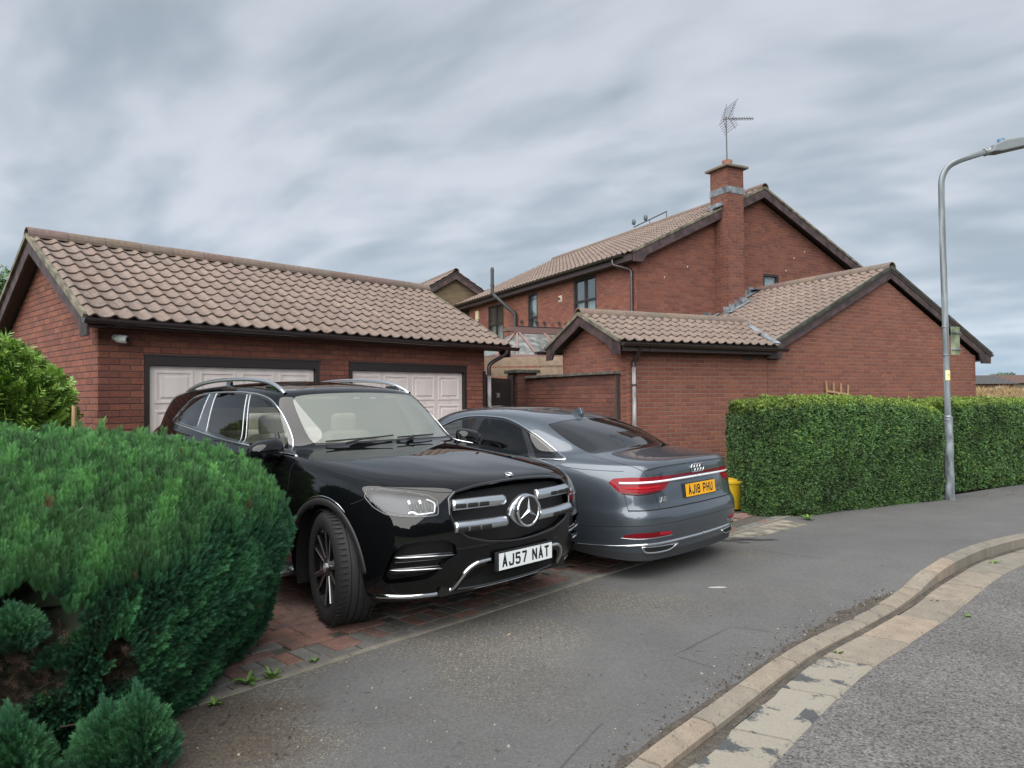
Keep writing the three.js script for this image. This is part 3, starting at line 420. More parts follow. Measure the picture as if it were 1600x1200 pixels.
  rb.push(bar(up2(L0), up2(R0), .05, .03), bar(up2(mix(L0, F0, .5)), up2(mix(mix(L0, F0, .5), R0, .96)), .045, .03)); part('glazing_bar', rb, barMat, C);
  part('ridge_box', [box(2.3, .10, .16, .66, 3.16, -5.5), box(.22, .06, .26, -.50, 3.13, -5.5), box(2.2, .05, .05, .68, 3.08, -5.38)], STD([.13, .08, .072], .6), C);
  part('eave_beam', [bar(L0, F0, .06, .12), bar(F0, F1, .06, .12), bar(L1, L0, .06, .12)], barMat, C); part('side_wall', metreUV(box(2.1, 2.3, .06, .75, 1.15, -4.3)), M.ply, C);
  const cr = []; for (let i = 0; i < 9; i++) { const x = -.15 + i * .21, y = 3.22; cr.push(tube([[x, y, -5.45], [x + .05, y + .05, -5.45], [x + .02, y + .09, -5.45], [x - .02, y + .06, -5.45]], .010, 12, 5)); if (i % 3 !== 1) cr.push(rod([x, y, -5.45], [x, y + .18, -5.45], .010, 5), rod([x - .06, y + .115, -5.45], [x + .06, y + .115, -5.45], .010, 5), rod([x - .04, y + .08, -5.45], [x + .04, y + .15, -5.45], .008, 5), rod([x - .04, y + .15, -5.45], [x + .04, y + .08, -5.45], .008, 5)); }
  part('cresting', [...cr, box(1.95, .025, .02, .70, 3.225, -5.45)], M.black, C);
  // weathered boards laid across behind the gate
  for (const [y1, y0, dz, tilt, label] of [[2.375, 2.185, 0, .012, 'weathered tan plywood board, upper of the two behind the gate'], [2.155, 1.97, .03, -.006, 'weathered tan plywood board, lower of the two just above the gate']]) { const n = 16, P = []; for (let i = 0; i <= n; i++) { const t = i / n; P.push([lerp(-.60, 1.12, t), y1 + tilt * t + .012 * (fbm(t * 7 + y1 * 9, 3, 3) - .5)]); } for (let i = n; i >= 0; i--) { const t = i / n; P.push([lerp(-.60, 1.12, t), y0 + tilt * t + .022 * (fbm(t * 9 + y1 * 5, 8, 3) - .5)]); } const g = extrude(P.reverse(), .018); g.translate(0, 0, -14.95 + dz); solo('timber_board', metreUV(g), M.ply, label, 'board'); }
}
// ------------------------------------------------------------------ far buildings
{
  const N = thing('neighbour_house', 'yellow brown brick house gable peeping over the garage roof', 'house', [-2.36, -.36, -24.6], THREE.MathUtils.degToRad(27));
  brickWall(N, [-2.2, 0, 0], [1, 0, 0], [[0, 2.5], [4.9, 2.5], [4.9, 4.75], [2.6, 6.1], [.3, 4.75], [0, 4.6]].slice(0), { seed: 71, tones: TAN, mortar: M.mortarTan, bevelRest: 0 });
  const roof = new THREE.Group(); roof.name = 'roof'; N.add(roof); const l = Math.hypot(2.75, 1.62);
  roofSlope(roof, [-2.35, 4.68, -5.6], [0, 0, 1], [2.75, 1.62, 0], 5.8, l, { seed: 72, gauge: .3 }); roofSlope(roof, [3.15, 4.68, .2], [0, 0, -1], [-2.75, 1.62, 0], 1.2, l, { seed: 73, gauge: .3, deckPoly: rect(0, 0, 5.8, l) });
  ridge(roof, [.4, 6.28, -5.6], [.4, 6.28, .22], .12, 12, 8);
  for (const q of chevron(-2.3, 4.66, .4, 6.24, 3.1, 4.66, .22, .2, .03)) { q.translate(0, 0, .15); part('barge_board', q, M.barge, roof); }
  // distant row at the right edge of the frame
  const farm = STD([.16, .075, .06], .9, { map: TEX.blotch }), slate = STD([.085, .082, .085], .9, { map: TEX.blotch }), rt = STD([.15, .085, .07], .9, { map: TEX.blotch });
  const F1 = thing('distant_house', 'distant house with dark grey roof just right of the wing wall', 'house', [66, 0, -110], .1);
  part('wall', box(19, 2.9, 8, 0, 1.45, 0), farm, F1); part('roof', (() => { const g = extrude([[-4.6, 2.8], [4.6, 2.8], [0, 4.1]], 20); g.rotateY(Math.PI / 2); g.translate(-10, 0, 0); return g; })(), slate, F1); for (const x of [-3.4, 2.2, 7.2]) part('window', box(1.3, 1.0, .1, x, 1.9, 4.02), STD([.5, .5, .5], .4), F1);
  const F2 = thing('distant_house', 'long distant red roofed building behind the dry grass', 'house', [112, 0, -128], .03);
  part('wall', box(60, 3.1, 9, 0, 1.55, 0), STD([.32, .25, .2], .9, { map: TEX.blotch }), F2); part('roof', (() => { const g = extrude([[-5.4, 3.1], [5.4, 3.1], [0, 4.6]], 61); g.rotateY(Math.PI / 2); g.translate(-30.5, 0, 0); return g; })(), rt, F2); part('gable_panel', extrude([[-2, 3.2], [2, 3.2], [0, 4.3]], .1).translate(-29, 0, 5.0), STD([.4, .38, .32], .8), F2);
}
// ------------------------------------------------------------------ ground, pavement, kerb, road, driveway
const catm = (pts) => new THREE.CatmullRomCurve3(pts.map(([x, z]) => new THREE.Vector3(x, 0, z)), false, 'centripetal');
const KERB = catm([[-2.6, 2.0], [-1.4, .1], [-.6, -1.35], [.0, -2.35], [.47, -2.98], [1.0, -3.58], [1.69, -4.34], [2.27, -4.86], [2.83, -5.37], [3.36, -5.91], [4.32, -6.77], [5.36, -7.45], [7.5, -8.5], [12, -10.0], [25, -12.5]]);
const FAR = catm([[-8.2, 3.3], [-4.96, -.12], [-3.24, -1.94], [-1.52, -3.74], [.54, -5.915], [2.6, -8.09], [3.3, -8.82], [4.0, -9.25], [4.9, -9.75], [6.6, -10.7], [8.6, -11.9], [14, -14.4], [27, -18.5]]);
const KL = KERB.getLength();
const kAt = (s) => { const t = clamp(s / KL), p = KERB.getPointAt(t), d = KERB.getTangentAt(t); return { p, d, n: new THREE.Vector3(-d.z, 0, d.x) }; }; // n points to the road
function nearestS(x, z) { let b = 1e9, s = 0; for (let i = 0; i <= 400; i++) { const p = KERB.getPointAt(i / 400), d = (p.x - x) ** 2 + (p.z - z) ** 2; if (d < b) { b = d; s = i / 400 * KL; } } return s; }
const S_LOW = nearestS(2.75, -5.3), S_HIGH = nearestS(3.7, -6.2), S_NEAR = nearestS(1.05, -3.6);
const kerbTop = (s) => lerp(lerp(.014, .004, sstep(S_NEAR - .2, S_NEAR + .7, s)), .075, sstep(S_LOW, S_HIGH, s));
{
  const soilTex = texture(512, 512, (u, v) => { const f = fbm(u * 16, v * 16, 5, 16), s = vnoise(u * 128, v * 128, 128); return [.38 + .22 * f + .2 * (s - .5), .355 + .21 * f + .18 * (s - .5), .325 + .19 * f + .16 * (s - .5)]; }, 1);
  const grassTex = texture(512, 512, (u, v) => { const f = fbm(u * 16, v * 16, 5, 16); return [.30 + .25 * f, .38 + .2 * f, .2 + .1 * f]; }, 1);
  const gr = new THREE.PlaneGeometry(1600, 1600); gr.rotateX(-Math.PI / 2); gr.translate(0, -.09, -300); struct('ground', metreUV(gr, .25), STD([.34, .36, .22], .95, { map: grassTex }));
  // asphalt road
  const roadTex = texture(1024, 1024, (u, v) => { const c = vnoise(u * 200, v * 200, 200), c2 = vnoise(u * 330 + 5, v * 330 + 9, 330), f = fbm(u * 4, v * 4, 4, 4); let g = .385 + .13 * (c - .5) + .13 * (c2 - .5) + .10 * (f - .5); if (c2 > .84) g += .13 * (c2 - .84) / .16; if (c < .2) g -= .07; return [g * 1.0, g * .985, g * .965]; }, 1);
  const roadB = texture(1024, 1024, (u, v) => vnoise(u * 200, v * 200, 200) * .6 + .4 * vnoise(u * 330 + 5, v * 330 + 9, 330), 1, false);
  { const P = [], U = [], I = [], na = 160, nb = 12; for (let i = 0; i <= na; i++) for (let k = 0; k <= nb; k++) { const { p, n } = kAt(KL * i / na), w = 10 * k / nb + .39; const x = p.x + n.x * w, z = p.z + n.z * w; P.push(x, -.034, z); U.push(x / 2.0, z / 2.0); } for (let i = 0; i < na; i++) for (let k = 0; k < nb; k++) { const a = i * (nb + 1) + k; I.push(a, a + nb + 1, a + 1, a + 1, a + nb + 1, a + nb + 2); }
    const g = new THREE.BufferGeometry(); g.setAttribute('position', new THREE.Float32BufferAttribute(P, 3)); g.setAttribute('uv', new THREE.Float32BufferAttribute(U, 2)); g.setIndex(I); g.computeVertexNormals(); if (g.attributes.normal.getY(0) < 0) { I.reverse(); g.setIndex(I); g.computeVertexNormals(); }
    struct('road', g, STD([.82, .82, .83], .9, { map: roadTex, bumpMap: roadB, bumpScale: .006 })); }
  // tarmac pavement, with worn, gritty and stained places of its own
  const X0 = -2.5, Z0 = -11.5, SZ = 9, ed = [.688, -.725];
  const stains = [[2.29, -7.52, .16, .07], [2.45, -7.6, .14, .05], [2.62, -7.55, .2, .07], [2.4, -7.42, .1, .04]];
  const pav = texture(2048, 2048, (u, v) => { const x = X0 + u * SZ, z = Z0 + v * SZ; // v runs from the far side to the near side
    const fine = vnoise(u * 1800, v * 1800), mid = vnoise(u * 820 + 3, v * 820), f = fbm(x * .9 + 4, z * .9 + 2, 5), f2 = fbm(x * 3.1, z * 3.1, 4);
    let g = .375 + .055 * (f - .5) + .05 * (f2 - .5) + .085 * (fine - .5) + .035 * (mid - .5); let r = g * 1.0, gg = g * .995, b = g * .985;
    const t = (x + 1.52) * ed[0] + (z + 3.74) * ed[1], w = (x + 1.52) * .725 + (z + 3.74) * .688; // along and out from the drive edge
    // gritty worn area beside the drive
    const grit = sstep(.42, .62, fbm(x * 1.3 + 9, z * 1.3 + 3, 4) + .22 * Math.exp(-(((t - 1.1) / 1.0) ** 2 + ((w - .55) / .55) ** 2)) + .12 * Math.exp(-((w / .3) ** 2)) - .10) * (t < 5 ? 1 : .4) * sstep(1.9, .3, w);
    if (fine > .62) { const k = grit * (fine - .62) * .75; r += k * .9; gg += k * .78; b += k * .55; } r -= grit * .015; gg -= grit * .022; b -= grit * .035;
    // soil washed out from under the hedge
    const ds = Math.hypot((x + 1.45) / .55, (z + 3.05) / .75) + (fbm(x * 5, z * 5, 4) - .5) * .9; const so = sstep(1.15, .55, ds); r = lerp(r, .27 + .12 * (mid - .5) + .1 * (fine - .5), so * .6); gg = lerp(gg, .225 + .1 * (mid - .5) + .09 * (fine - .5), so * .6); b = lerp(b, .18 + .08 * (fine - .5), so * .6);
    for (const [sx, sz, a, c] of stains) { const d = Math.hypot((x - sx) / a, (z - sz) / c) + (fbm(x * 9, z * 9, 3) - .5) * .8; const k = sstep(1.05, .75, d) * .45; r *= 1 - k; gg *= 1 - k; b *= 1 - k; }
    { const d = Math.hypot((x - 1.64) / .07, (z + 5.72) / .018) + (f2 - .5) * 1.8; if (d < 1) { r = .72; gg = .72; b = .70; } }
    // cracks of an old utility patch and scattered specks
    const cr = (ax, az, bx, bz) => { const dx = bx - ax, dz = bz - az, q = clamp(((x - ax) * dx + (z - az) * dz) / (dx * dx + dz * dz)); return Math.hypot(x - ax - dx * q + (f2 - .5) * .03, z - az - dz * q + (f - .5) * .03); };
    const cd = Math.min(cr(.95, -4.25, 1.45, -4.75), cr(1.45, -4.75, 1.72, -4.62), cr(.95, -4.25, 1.12, -4.05), cr(.18, -2.95, .4, -3.35), cr(3.0, -6.4, 2.4, -7.1), cr(.2, -5.4, 2.2, -6.3) + .004); if (cd < .010) { const k = .40 * (1 - cd / .010); r *= 1 - k; gg *= 1 - k; b *= 1 - k; }
    if (vnoise(u * 260 + 31, v * 260 + 3) > .965) { r *= .72; gg *= .72; b *= .72; }
    return [r, gg, b]; }, 1);
  pav.wrapS = pav.wrapT = THREE.MirroredRepeatWrapping;
  const pavB = texture(512, 512, (u, v) => vnoise(u * 256, v * 256, 256) * .6 + vnoise(u * 128 + 7, v * 128, 128) * .4, 12, false);
  { const P = [], U = [], I = [], na = 220, nb = 40; const fl = FAR.getLength(); for (let i = 0; i <= na; i++) { const t = i / na, kp = KERB.getPointAt(t), s = t * KL; // matching point on the far edge: nearest across
      let best = 1e9, fp = null; for (let q = 0; q <= 300; q++) { const f = FAR.getPointAt(q / 300); const kd = KERB.getTangentAt(t); const al = Math.abs((f.x - kp.x) * kd.x + (f.z - kp.z) * kd.z), far = Math.hypot(f.x - kp.x, f.z - kp.z); const sc = al + .05 * far; if (sc < best) { best = sc; fp = f; } }
      for (let k = 0; k <= nb; k++) { const w = k / nb, x = lerp(kp.x, fp.x, w), z = lerp(kp.z, fp.z, w); P.push(x, Math.max(0, kerbTop(s) - .008) * Math.pow(1 - sstep(0, .75, w), 1), z); U.push((x - X0) / SZ, (z - Z0) / SZ); } }
    for (let i = 0; i < na; i++) for (let k = 0; k < nb; k++) { const a = i * (nb + 1) + k; I.push(a, a + 1, a + nb + 1, a + 1, a + nb + 2, a + nb + 1); }
    const g = new THREE.BufferGeometry(); g.setAttribute('position', new THREE.Float32BufferAttribute(P, 3)); g.setAttribute('uv', new THREE.Float32BufferAttribute(U, 2)); g.setIndex(I); g.computeVertexNormals(); if (g.attributes.normal.getY(500) < 0) { g.setIndex(I.reverse()); g.computeVertexNormals(); }
    struct('pavement', g, STD([.76, .765, .775], .92, { map: pav, bumpMap: pavB, bumpScale: .003 })); }
  // kerb stones and channel slabs, each a stone of its own
  const kerb = new THREE.Group(); kerb.name = 'kerb'; kerb.userData.kind = 'structure'; scene.add(kerb); const chan = new THREE.Group(); chan.name = 'gutter_channel'; chan.userData.kind = 'structure'; scene.add(chan);
  const r = rng(404); const kt = texture(1024, 1024, (u, v) => { const s = vnoise(u * 420, v * 420, 420), f = fbm(u * 10, v * 10, 5, 10); let g = .64 + .16 * (f - .5) + .16 * (s - .5); if (vnoise(u * 60 + 8, v * 60, 60) > .88) g -= .12; return [g, g * .955, g * .885]; }, 1);
  const kmats = [[.52, .50, .475], [.60, .54, .49], [.48, .47, .445], [.55, .52, .48]].map((c) => STD(c, .92, { map: kt })), kGrey = STD([.44, .44, .43], .93, { map: kt });
  const paintTex = (seed) => texture(512, 512, (u, v) => { const f = fbm(u * 5 + seed, v * 5 + seed * 2, 5) + (vnoise(u * 90, v * 90) - .5) * .10, s = vnoise(u * 300, v * 300); const k = sstep(.56, .625, f + (s - .5) * .10); const g = .66 + .1 * (s - .5), d = .36 + .1 * (s - .5); return [lerp(g, d * .95, k), lerp(g * .975, d, k), lerp(g * .93, d * 1.06, k)]; }, 1);
  const worn = [STD([.56, .545, .50], .93, { map: paintTex(3) }), STD([.58, .565, .525], .93, { map: paintTex(8) })];
  const stone = (s0, s1, w0, w1, y0, y1, y1b, parent, name, mat, skew = 0) => { // block following the kerb line between two arc lengths, chamfered on top
    const n = 5, P = [], U = [], I = []; const prof = [[w0, y0], [w0, 1], [w0 + .012, 2], [w1 - .016, 2], [w1, 1], [w1, y0]];
    for (let i = 0; i <= n; i++) { const s = lerp(s0 + .006, s1 - .006, i / n), { p, n: nn, d } = kAt(s), yt = lerp(y1, y1b, i / n); prof.forEach(([w, yy]) => { const y = yy === 2 ? yt : yy === 1 ? yt - .013 : y0; const sh = skew * (w - w0); P.push(p.x + nn.x * w + d.x * sh, y, p.z + nn.z * w + d.z * sh); U.push((s - s0) * 1.1 + w * .3 + r() * 0, w * 1.1 + (yy === 0 ? .2 : 0)); }); }
    const m = prof.length; for (let i = 0; i < n; i++) for (let k = 0; k < m - 1; k++) { const a = i * m + k; I.push(a, a + 1, a + m, a + 1, a + m + 1, a + m); } for (let k = 1; k < m - 1; k++) { I.push(0, k + 1, k); const b = n * m; I.push(b, b + k, b + k + 1); }
    let g = new THREE.BufferGeometry(); g.setAttribute('position', new THREE.Float32BufferAttribute(P, 3)); const ou = r(), ov = r(); g.setAttribute('uv', new THREE.Float32BufferAttribute(U.map((q, i) => q + (i & 1 ? ov : ou)), 2)); g.setIndex(I); g = g.toNonIndexed(); g.computeVertexNormals(); return part(name, g, mat, parent); };
  let s = nearestS(-.9, -.8); const sEnd = nearestS(14, -10.5); let i = 0; const sDirtA = nearestS(2.08, -4.62), sDirtB = nearestS(2.74, -5.28);
  while (s < sEnd) { const L = s > S_HIGH - .2 ? .91 : .52 + (r() - .5) * .05, dirty = s + L * .5 > sDirtA && s + L * .5 < sDirtB; const sunk = dirty ? -.007 : 0; stone(s, s + L, .0 + (r() - .5) * .008, .13 + (r() - .5) * .006, -.12, kerbTop(s) + .006 + sunk + (r() - .5) * .005, kerbTop(s + L) + .006 + sunk + (r() - .5) * .005, kerb, 'kerb_stone', s > S_HIGH - .1 ? kGrey : dirty ? kmats[2] : kmats[i % 4]); s += L; i++; }
  s = nearestS(-.9, -.8) + .2; i = 0; const sw = nearestS(1.5, -4.15); while (s < sEnd) { const L = .60 + (r() - .5) * .04; stone(s, s + L, .160 + (r() - .5) * .01, .428 + (r() - .5) * .012, -.14, -.020 + (r() - .5) * .007, -.020 + (r() - .5) * .007, chan, 'channel_slab', s < sw ? worn[i % 2] : s > S_HIGH ? kGrey : kmats[(i + 1) % 4], .25); s += L; i++; }
  // silt in the joint between kerb and channel, and drifted soil where two kerb stones are buried
  const soil = STD([.30, .295, .285], .95, { map: soilTex, bumpMap: TEX.grainB, bumpScale: .006 });
  const ribbon = (s0, s1, f0, f1, y, n = 60) => { const P = [], U = [], I = []; for (let k = 0; k <= n; k++) { const q = lerp(s0, s1, k / n), { p, n: nn } = kAt(q); const a = f0(q), b = f1(q); for (const w of [a, (a + b) / 2, b]) { P.push(p.x + nn.x * w, y(q) + (w === (a + b) / 2 ? .004 : -.004), p.z + nn.z * w); U.push(q * 1.3, w * 1.3); } } for (let k = 0; k < n; k++) for (const o of [0, 1]) { const a = k * 3 + o; I.push(a, a + 1, a + 3, a + 1, a + 4, a + 3); } const g = new THREE.BufferGeometry(); g.setAttribute('position', new THREE.Float32BufferAttribute(P, 3)); g.setAttribute('uv', new THREE.Float32BufferAttribute(U, 2)); g.setIndex(I); g.computeVertexNormals(); if (g.attributes.normal.getY(4) < 0) { g.setIndex(I.reverse()); g.computeVertexNormals(); } return g; };
  struct('silt', ribbon(nearestS(-.5, -1.5), sEnd, () => .11, (q) => .166 + .035 * Math.max(0, fbm(q * 4, 2, 3) - .42) * (q < sw ? 5 : 1), () => -.0195, 160), soil);
  struct('drifted_soil', merge([ribbon(sDirtA - .25, sDirtB + .25, (q) => -.03 - .26 * fbm(q * 5.1, 1, 4) * Math.sin(clamp((q - sDirtA + .25) / (sDirtB - sDirtA + .5)) * Math.PI), (q) => .075 + .03 * fbm(q * 7, 2, 3) - .05 * (1 - Math.sin(clamp((q - sDirtA + .25) / (sDirtB - sDirtA + .5)) * Math.PI)), () => .003, 60), ribbon(nearestS(-.2, -2), sDirtA - .2, (q) => -.005 - .06 * fbm(q * 9, 4, 4), () => .002, (q) => Math.max(0, kerbTop(q) - .008) + .004, 90)]), soil);
}
{ // block paved driveway: concrete edging, a row of grey blocks, then red herringbone
  const D = new THREE.Group(); D.name = 'driveway'; D.userData.kind = 'structure'; D.position.set(-1.52, 0, -3.74); D.rotation.y = THREE.MathUtils.degToRad(46.5); scene.add(D); D.updateMatrixWorld(true);
  const r = rng(808), pt = texture(512, 512, (u, v) => { const s = vnoise(u * 200, v * 200, 200), f = fbm(u * 8, v * 8, 5, 8); return .68 + .25 * (f - .5) + .22 * (s - .5); }, 1);
  const pm = STD([1, 1, 1], .93, { vertexColors: true, map: pt, bumpMap: TEX.grainB, bumpScale: .002 });
  const sand = new THREE.PlaneGeometry(12, 10); sand.rotateX(-Math.PI / 2); sand.translate(3.2, -.012, -4.99); part('bedding_sand', metreUV(sand), STD([.11, .105, .085], .95, { map: TEX.conc }), D);
  const cols = [[.37, .205, .162], [.40, .22, .17], [.34, .20, .168], [.32, .195, .168], [.38, .24, .205]], greys = [[.26, .25, .225], [.29, .28, .255], [.24, .23, .215]];
  const bl = []; const add = (x, z, w, d, grey) => { const p = new THREE.Vector3(x, 0, z).applyMatrix4(D.matrixWorld); if (p.x < -6 || p.z > 0 || z + d / 2 > .0) return; bl.push({ x, z, w, d, c: grey ? greys[Math.floor(r() * 3)] : cols[Math.floor(r() * 5)], dist: p.distanceTo(camW) + (x < -.9 ? 50 : 0) }); };
  for (let i = -12; i < 70; i++) { if (i < 36) add(.055 + i * .205 + .1, -.065, .198, .098, r() < .85); add(-1.2 + i * .105, -.22, .098, .198, r() < .45); }
  // 90 degree herringbone
  const u = .1025; for (let a = -22; a < 90; a++) for (let b = -4; b < 95; b++) { const m = ((a - b) % 4 + 4) % 4; const x = -2.2 + a * u, z = -.335 - b * u; if (x > 7.0 || x < -2.4 || z < -8.6) continue; if (m === 0 && b >= 0) add(x + u, z - u / 2, 2 * u - .006, u - .006, r() < .06 || (b < 2 && r() < .18)); else if (m === 2 && b >= 1) { /* vertical block covers this cell and the one behind */ add(x + u / 2 , z, u - .006, 2 * u - .006, r() < .06 || (b < 2 && r() < .18)); } }
  bl.sort((p, q) => p.dist - q.dist); const rest = []; const protos = new Map();
  bl.forEach((p, i) => { const k = Math.round((.82 + .3 * fbm(p.x * 1.1 + 4, p.z * 1.1, 3) + (r() - .5) * .12) * 10) / 10; const key = `${p.w.toFixed(3)}_${p.d.toFixed(3)}_${p.c}_${k}`; let g = protos.get(key); if (!g) { g = slab(rect(-p.w / 2, -p.d / 2, p.w / 2, p.d / 2), -.02, 0, .004, 1.6, r(), r()); g.rotateX(-Math.PI / 2); tint(g, p.c.map((v) => v * k)); protos.set(key, g); }
    const y = .004 + (r() - .5) * .005; if (i < 300) { const m = part('paving_block', g, pm, D, { pos: [p.x, y, p.z] }); m.rotation.set((r() - .5) * .015, (r() - .5) * .02, (r() - .5) * .015); } else { const q = g.clone(); q.translate(p.x, y, p.z); rest.push(q); } });
  part('paving_blocks', merge(rest), pm, D, { kind: 'stuff' });
  const em = STD([.27, .25, .205], .93, { map: TEX.conc }); for (let i = -3; i < 9; i++) part('edging_strip', metreUV(box(.908, .06, .05, i * .914 + .3, -.022 + (i % 2) * .002, .018, .006)), em, D);
  // pale slab of concrete by the hedge end
  part('concrete_slab', metreUV(slab([[5.55, .05], [6.95, .05], [6.85, .42], [5.75, .30]].map(([a, b]) => [a, -b]).reverse(), -.03, .006, .004, 1).rotateX(-Math.PI / 2)), STD([.30, .27, .215], .93, { map: TEX.blotch }), D);
}
// ------------------------------------------------------------------ hedges, conifer, weeds
function instances(name, geo, mat, list, parent, kind) { const m = new THREE.InstancedMesh(geo, mat, list.length); const c = new THREE.Color(); list.forEach((L, i) => { m.setMatrixAt(i, L.m); c.setRGB(...L.c); m.setColorAt(i, c); }); m.name = name; m.castShadow = m.receiveShadow = true; if (kind) m.userData.kind = kind; parent.add(m); return m; }
const LEAF = (c, o = {}) => PHY(c, .55, { transmission: .0, side: THREE.DoubleSide, ...o });
function leafCluster(n, size, seed, curl = .3) { // n pointed leaves round a twig tip
  const r = rng(seed), P = [], I = []; for (let i = 0; i < n; i++) { const a = i * 2.4 + r() * .8, el = .2 + r() * 1.0, L = size * (.7 + r() * .5), w = L * .26; const d = new THREE.Vector3(Math.cos(a) * Math.cos(el), Math.sin(el), Math.sin(a) * Math.cos(el)), s = new THREE.Vector3(-Math.sin(a), 0, Math.cos(a)), up = d.clone().cross(s); const o = new THREE.Vector3((r() - .5), (r() - .5) * .6, (r() - .5)).multiplyScalar(size * .7); const b = P.length / 3; const pt = (t, q, c) => { const v = o.clone().addScaledVector(d, L * t).addScaledVector(s, w * q).addScaledVector(up, c * L); P.push(v.x, v.y, v.z); }; pt(0, 0, 0); pt(.45, 1, .06); pt(.45, -1, .06); pt(.5, 0, 0); pt(1, 0, -.08); I.push(b, b + 1, b + 3, b, b + 3, b + 2, b + 1, b + 4, b + 3, b + 3, b + 4, b + 2); }
  const g = new THREE.BufferGeometry(); g.setAttribute('position', new THREE.Float32BufferAttribute(P, 3)); g.setIndex(I); g.computeVertexNormals(); return g; }
function plume(seed, n = 16, fan = .55, wd = 1) { // feathery upright spray of a cypress, about one unit tall
  const r = rng(seed), P = [], I = []; const strip = (a, b, w, nrm) => { const d = b.clone().sub(a), s = d.clone().cross(nrm).normalize().multiplyScalar(w), k = P.length / 3; const mid = a.clone().lerp(b, .55); for (const [v, q] of [[a, .6], [mid, 1], [b, .12]]) { P.push(v.x + s.x * q, v.y + s.y * q, v.z + s.z * q, v.x - s.x * q, v.y - s.y * q, v.z - s.z * q); } I.push(k, k + 1, k + 2, k + 1, k + 3, k + 2, k + 2, k + 3, k + 4, k + 3, k + 5, k + 4); };
  const V = (x, y, z) => new THREE.Vector3(x, y, z); strip(V(0, 0, 0), V(0, 1, 0), .05 * wd, V(0, 0, 1)); strip(V(0, 0, 0), V(.01, .97, .01), .05 * wd, V(1, 0, 0));
  for (let i = 0; i < n; i++) { const t = .08 + .82 * i / n, a = i * 2.39 + r() * .7, L = (.36 - .22 * t) * (.7 + r() * .6), o = V(0, t, 0), e = V(Math.cos(a) * L * fan, t + L * .85, Math.sin(a) * L * fan); strip(o, e, .045 * wd, V(Math.sin(a + r()), .25, -Math.cos(a + r()))); }
  const g = new THREE.BufferGeometry(); g.setAttribute('position', new THREE.Float32BufferAttribute(P, 3)); g.setIndex(I); g.computeVertexNormals(); return g; }
const Q = new THREE.Quaternion(), UP = new THREE.Vector3(0, 1, 0);
function place(p, dir, size, spin, sy = 1) { Q.setFromUnitVectors(UP, dir); const q2 = new THREE.Quaternion().setFromAxisAngle(UP, spin); return new THREE.Matrix4().compose(p, Q.clone().multiply(q2), new THREE.Vector3(size, size * sy, size)); }

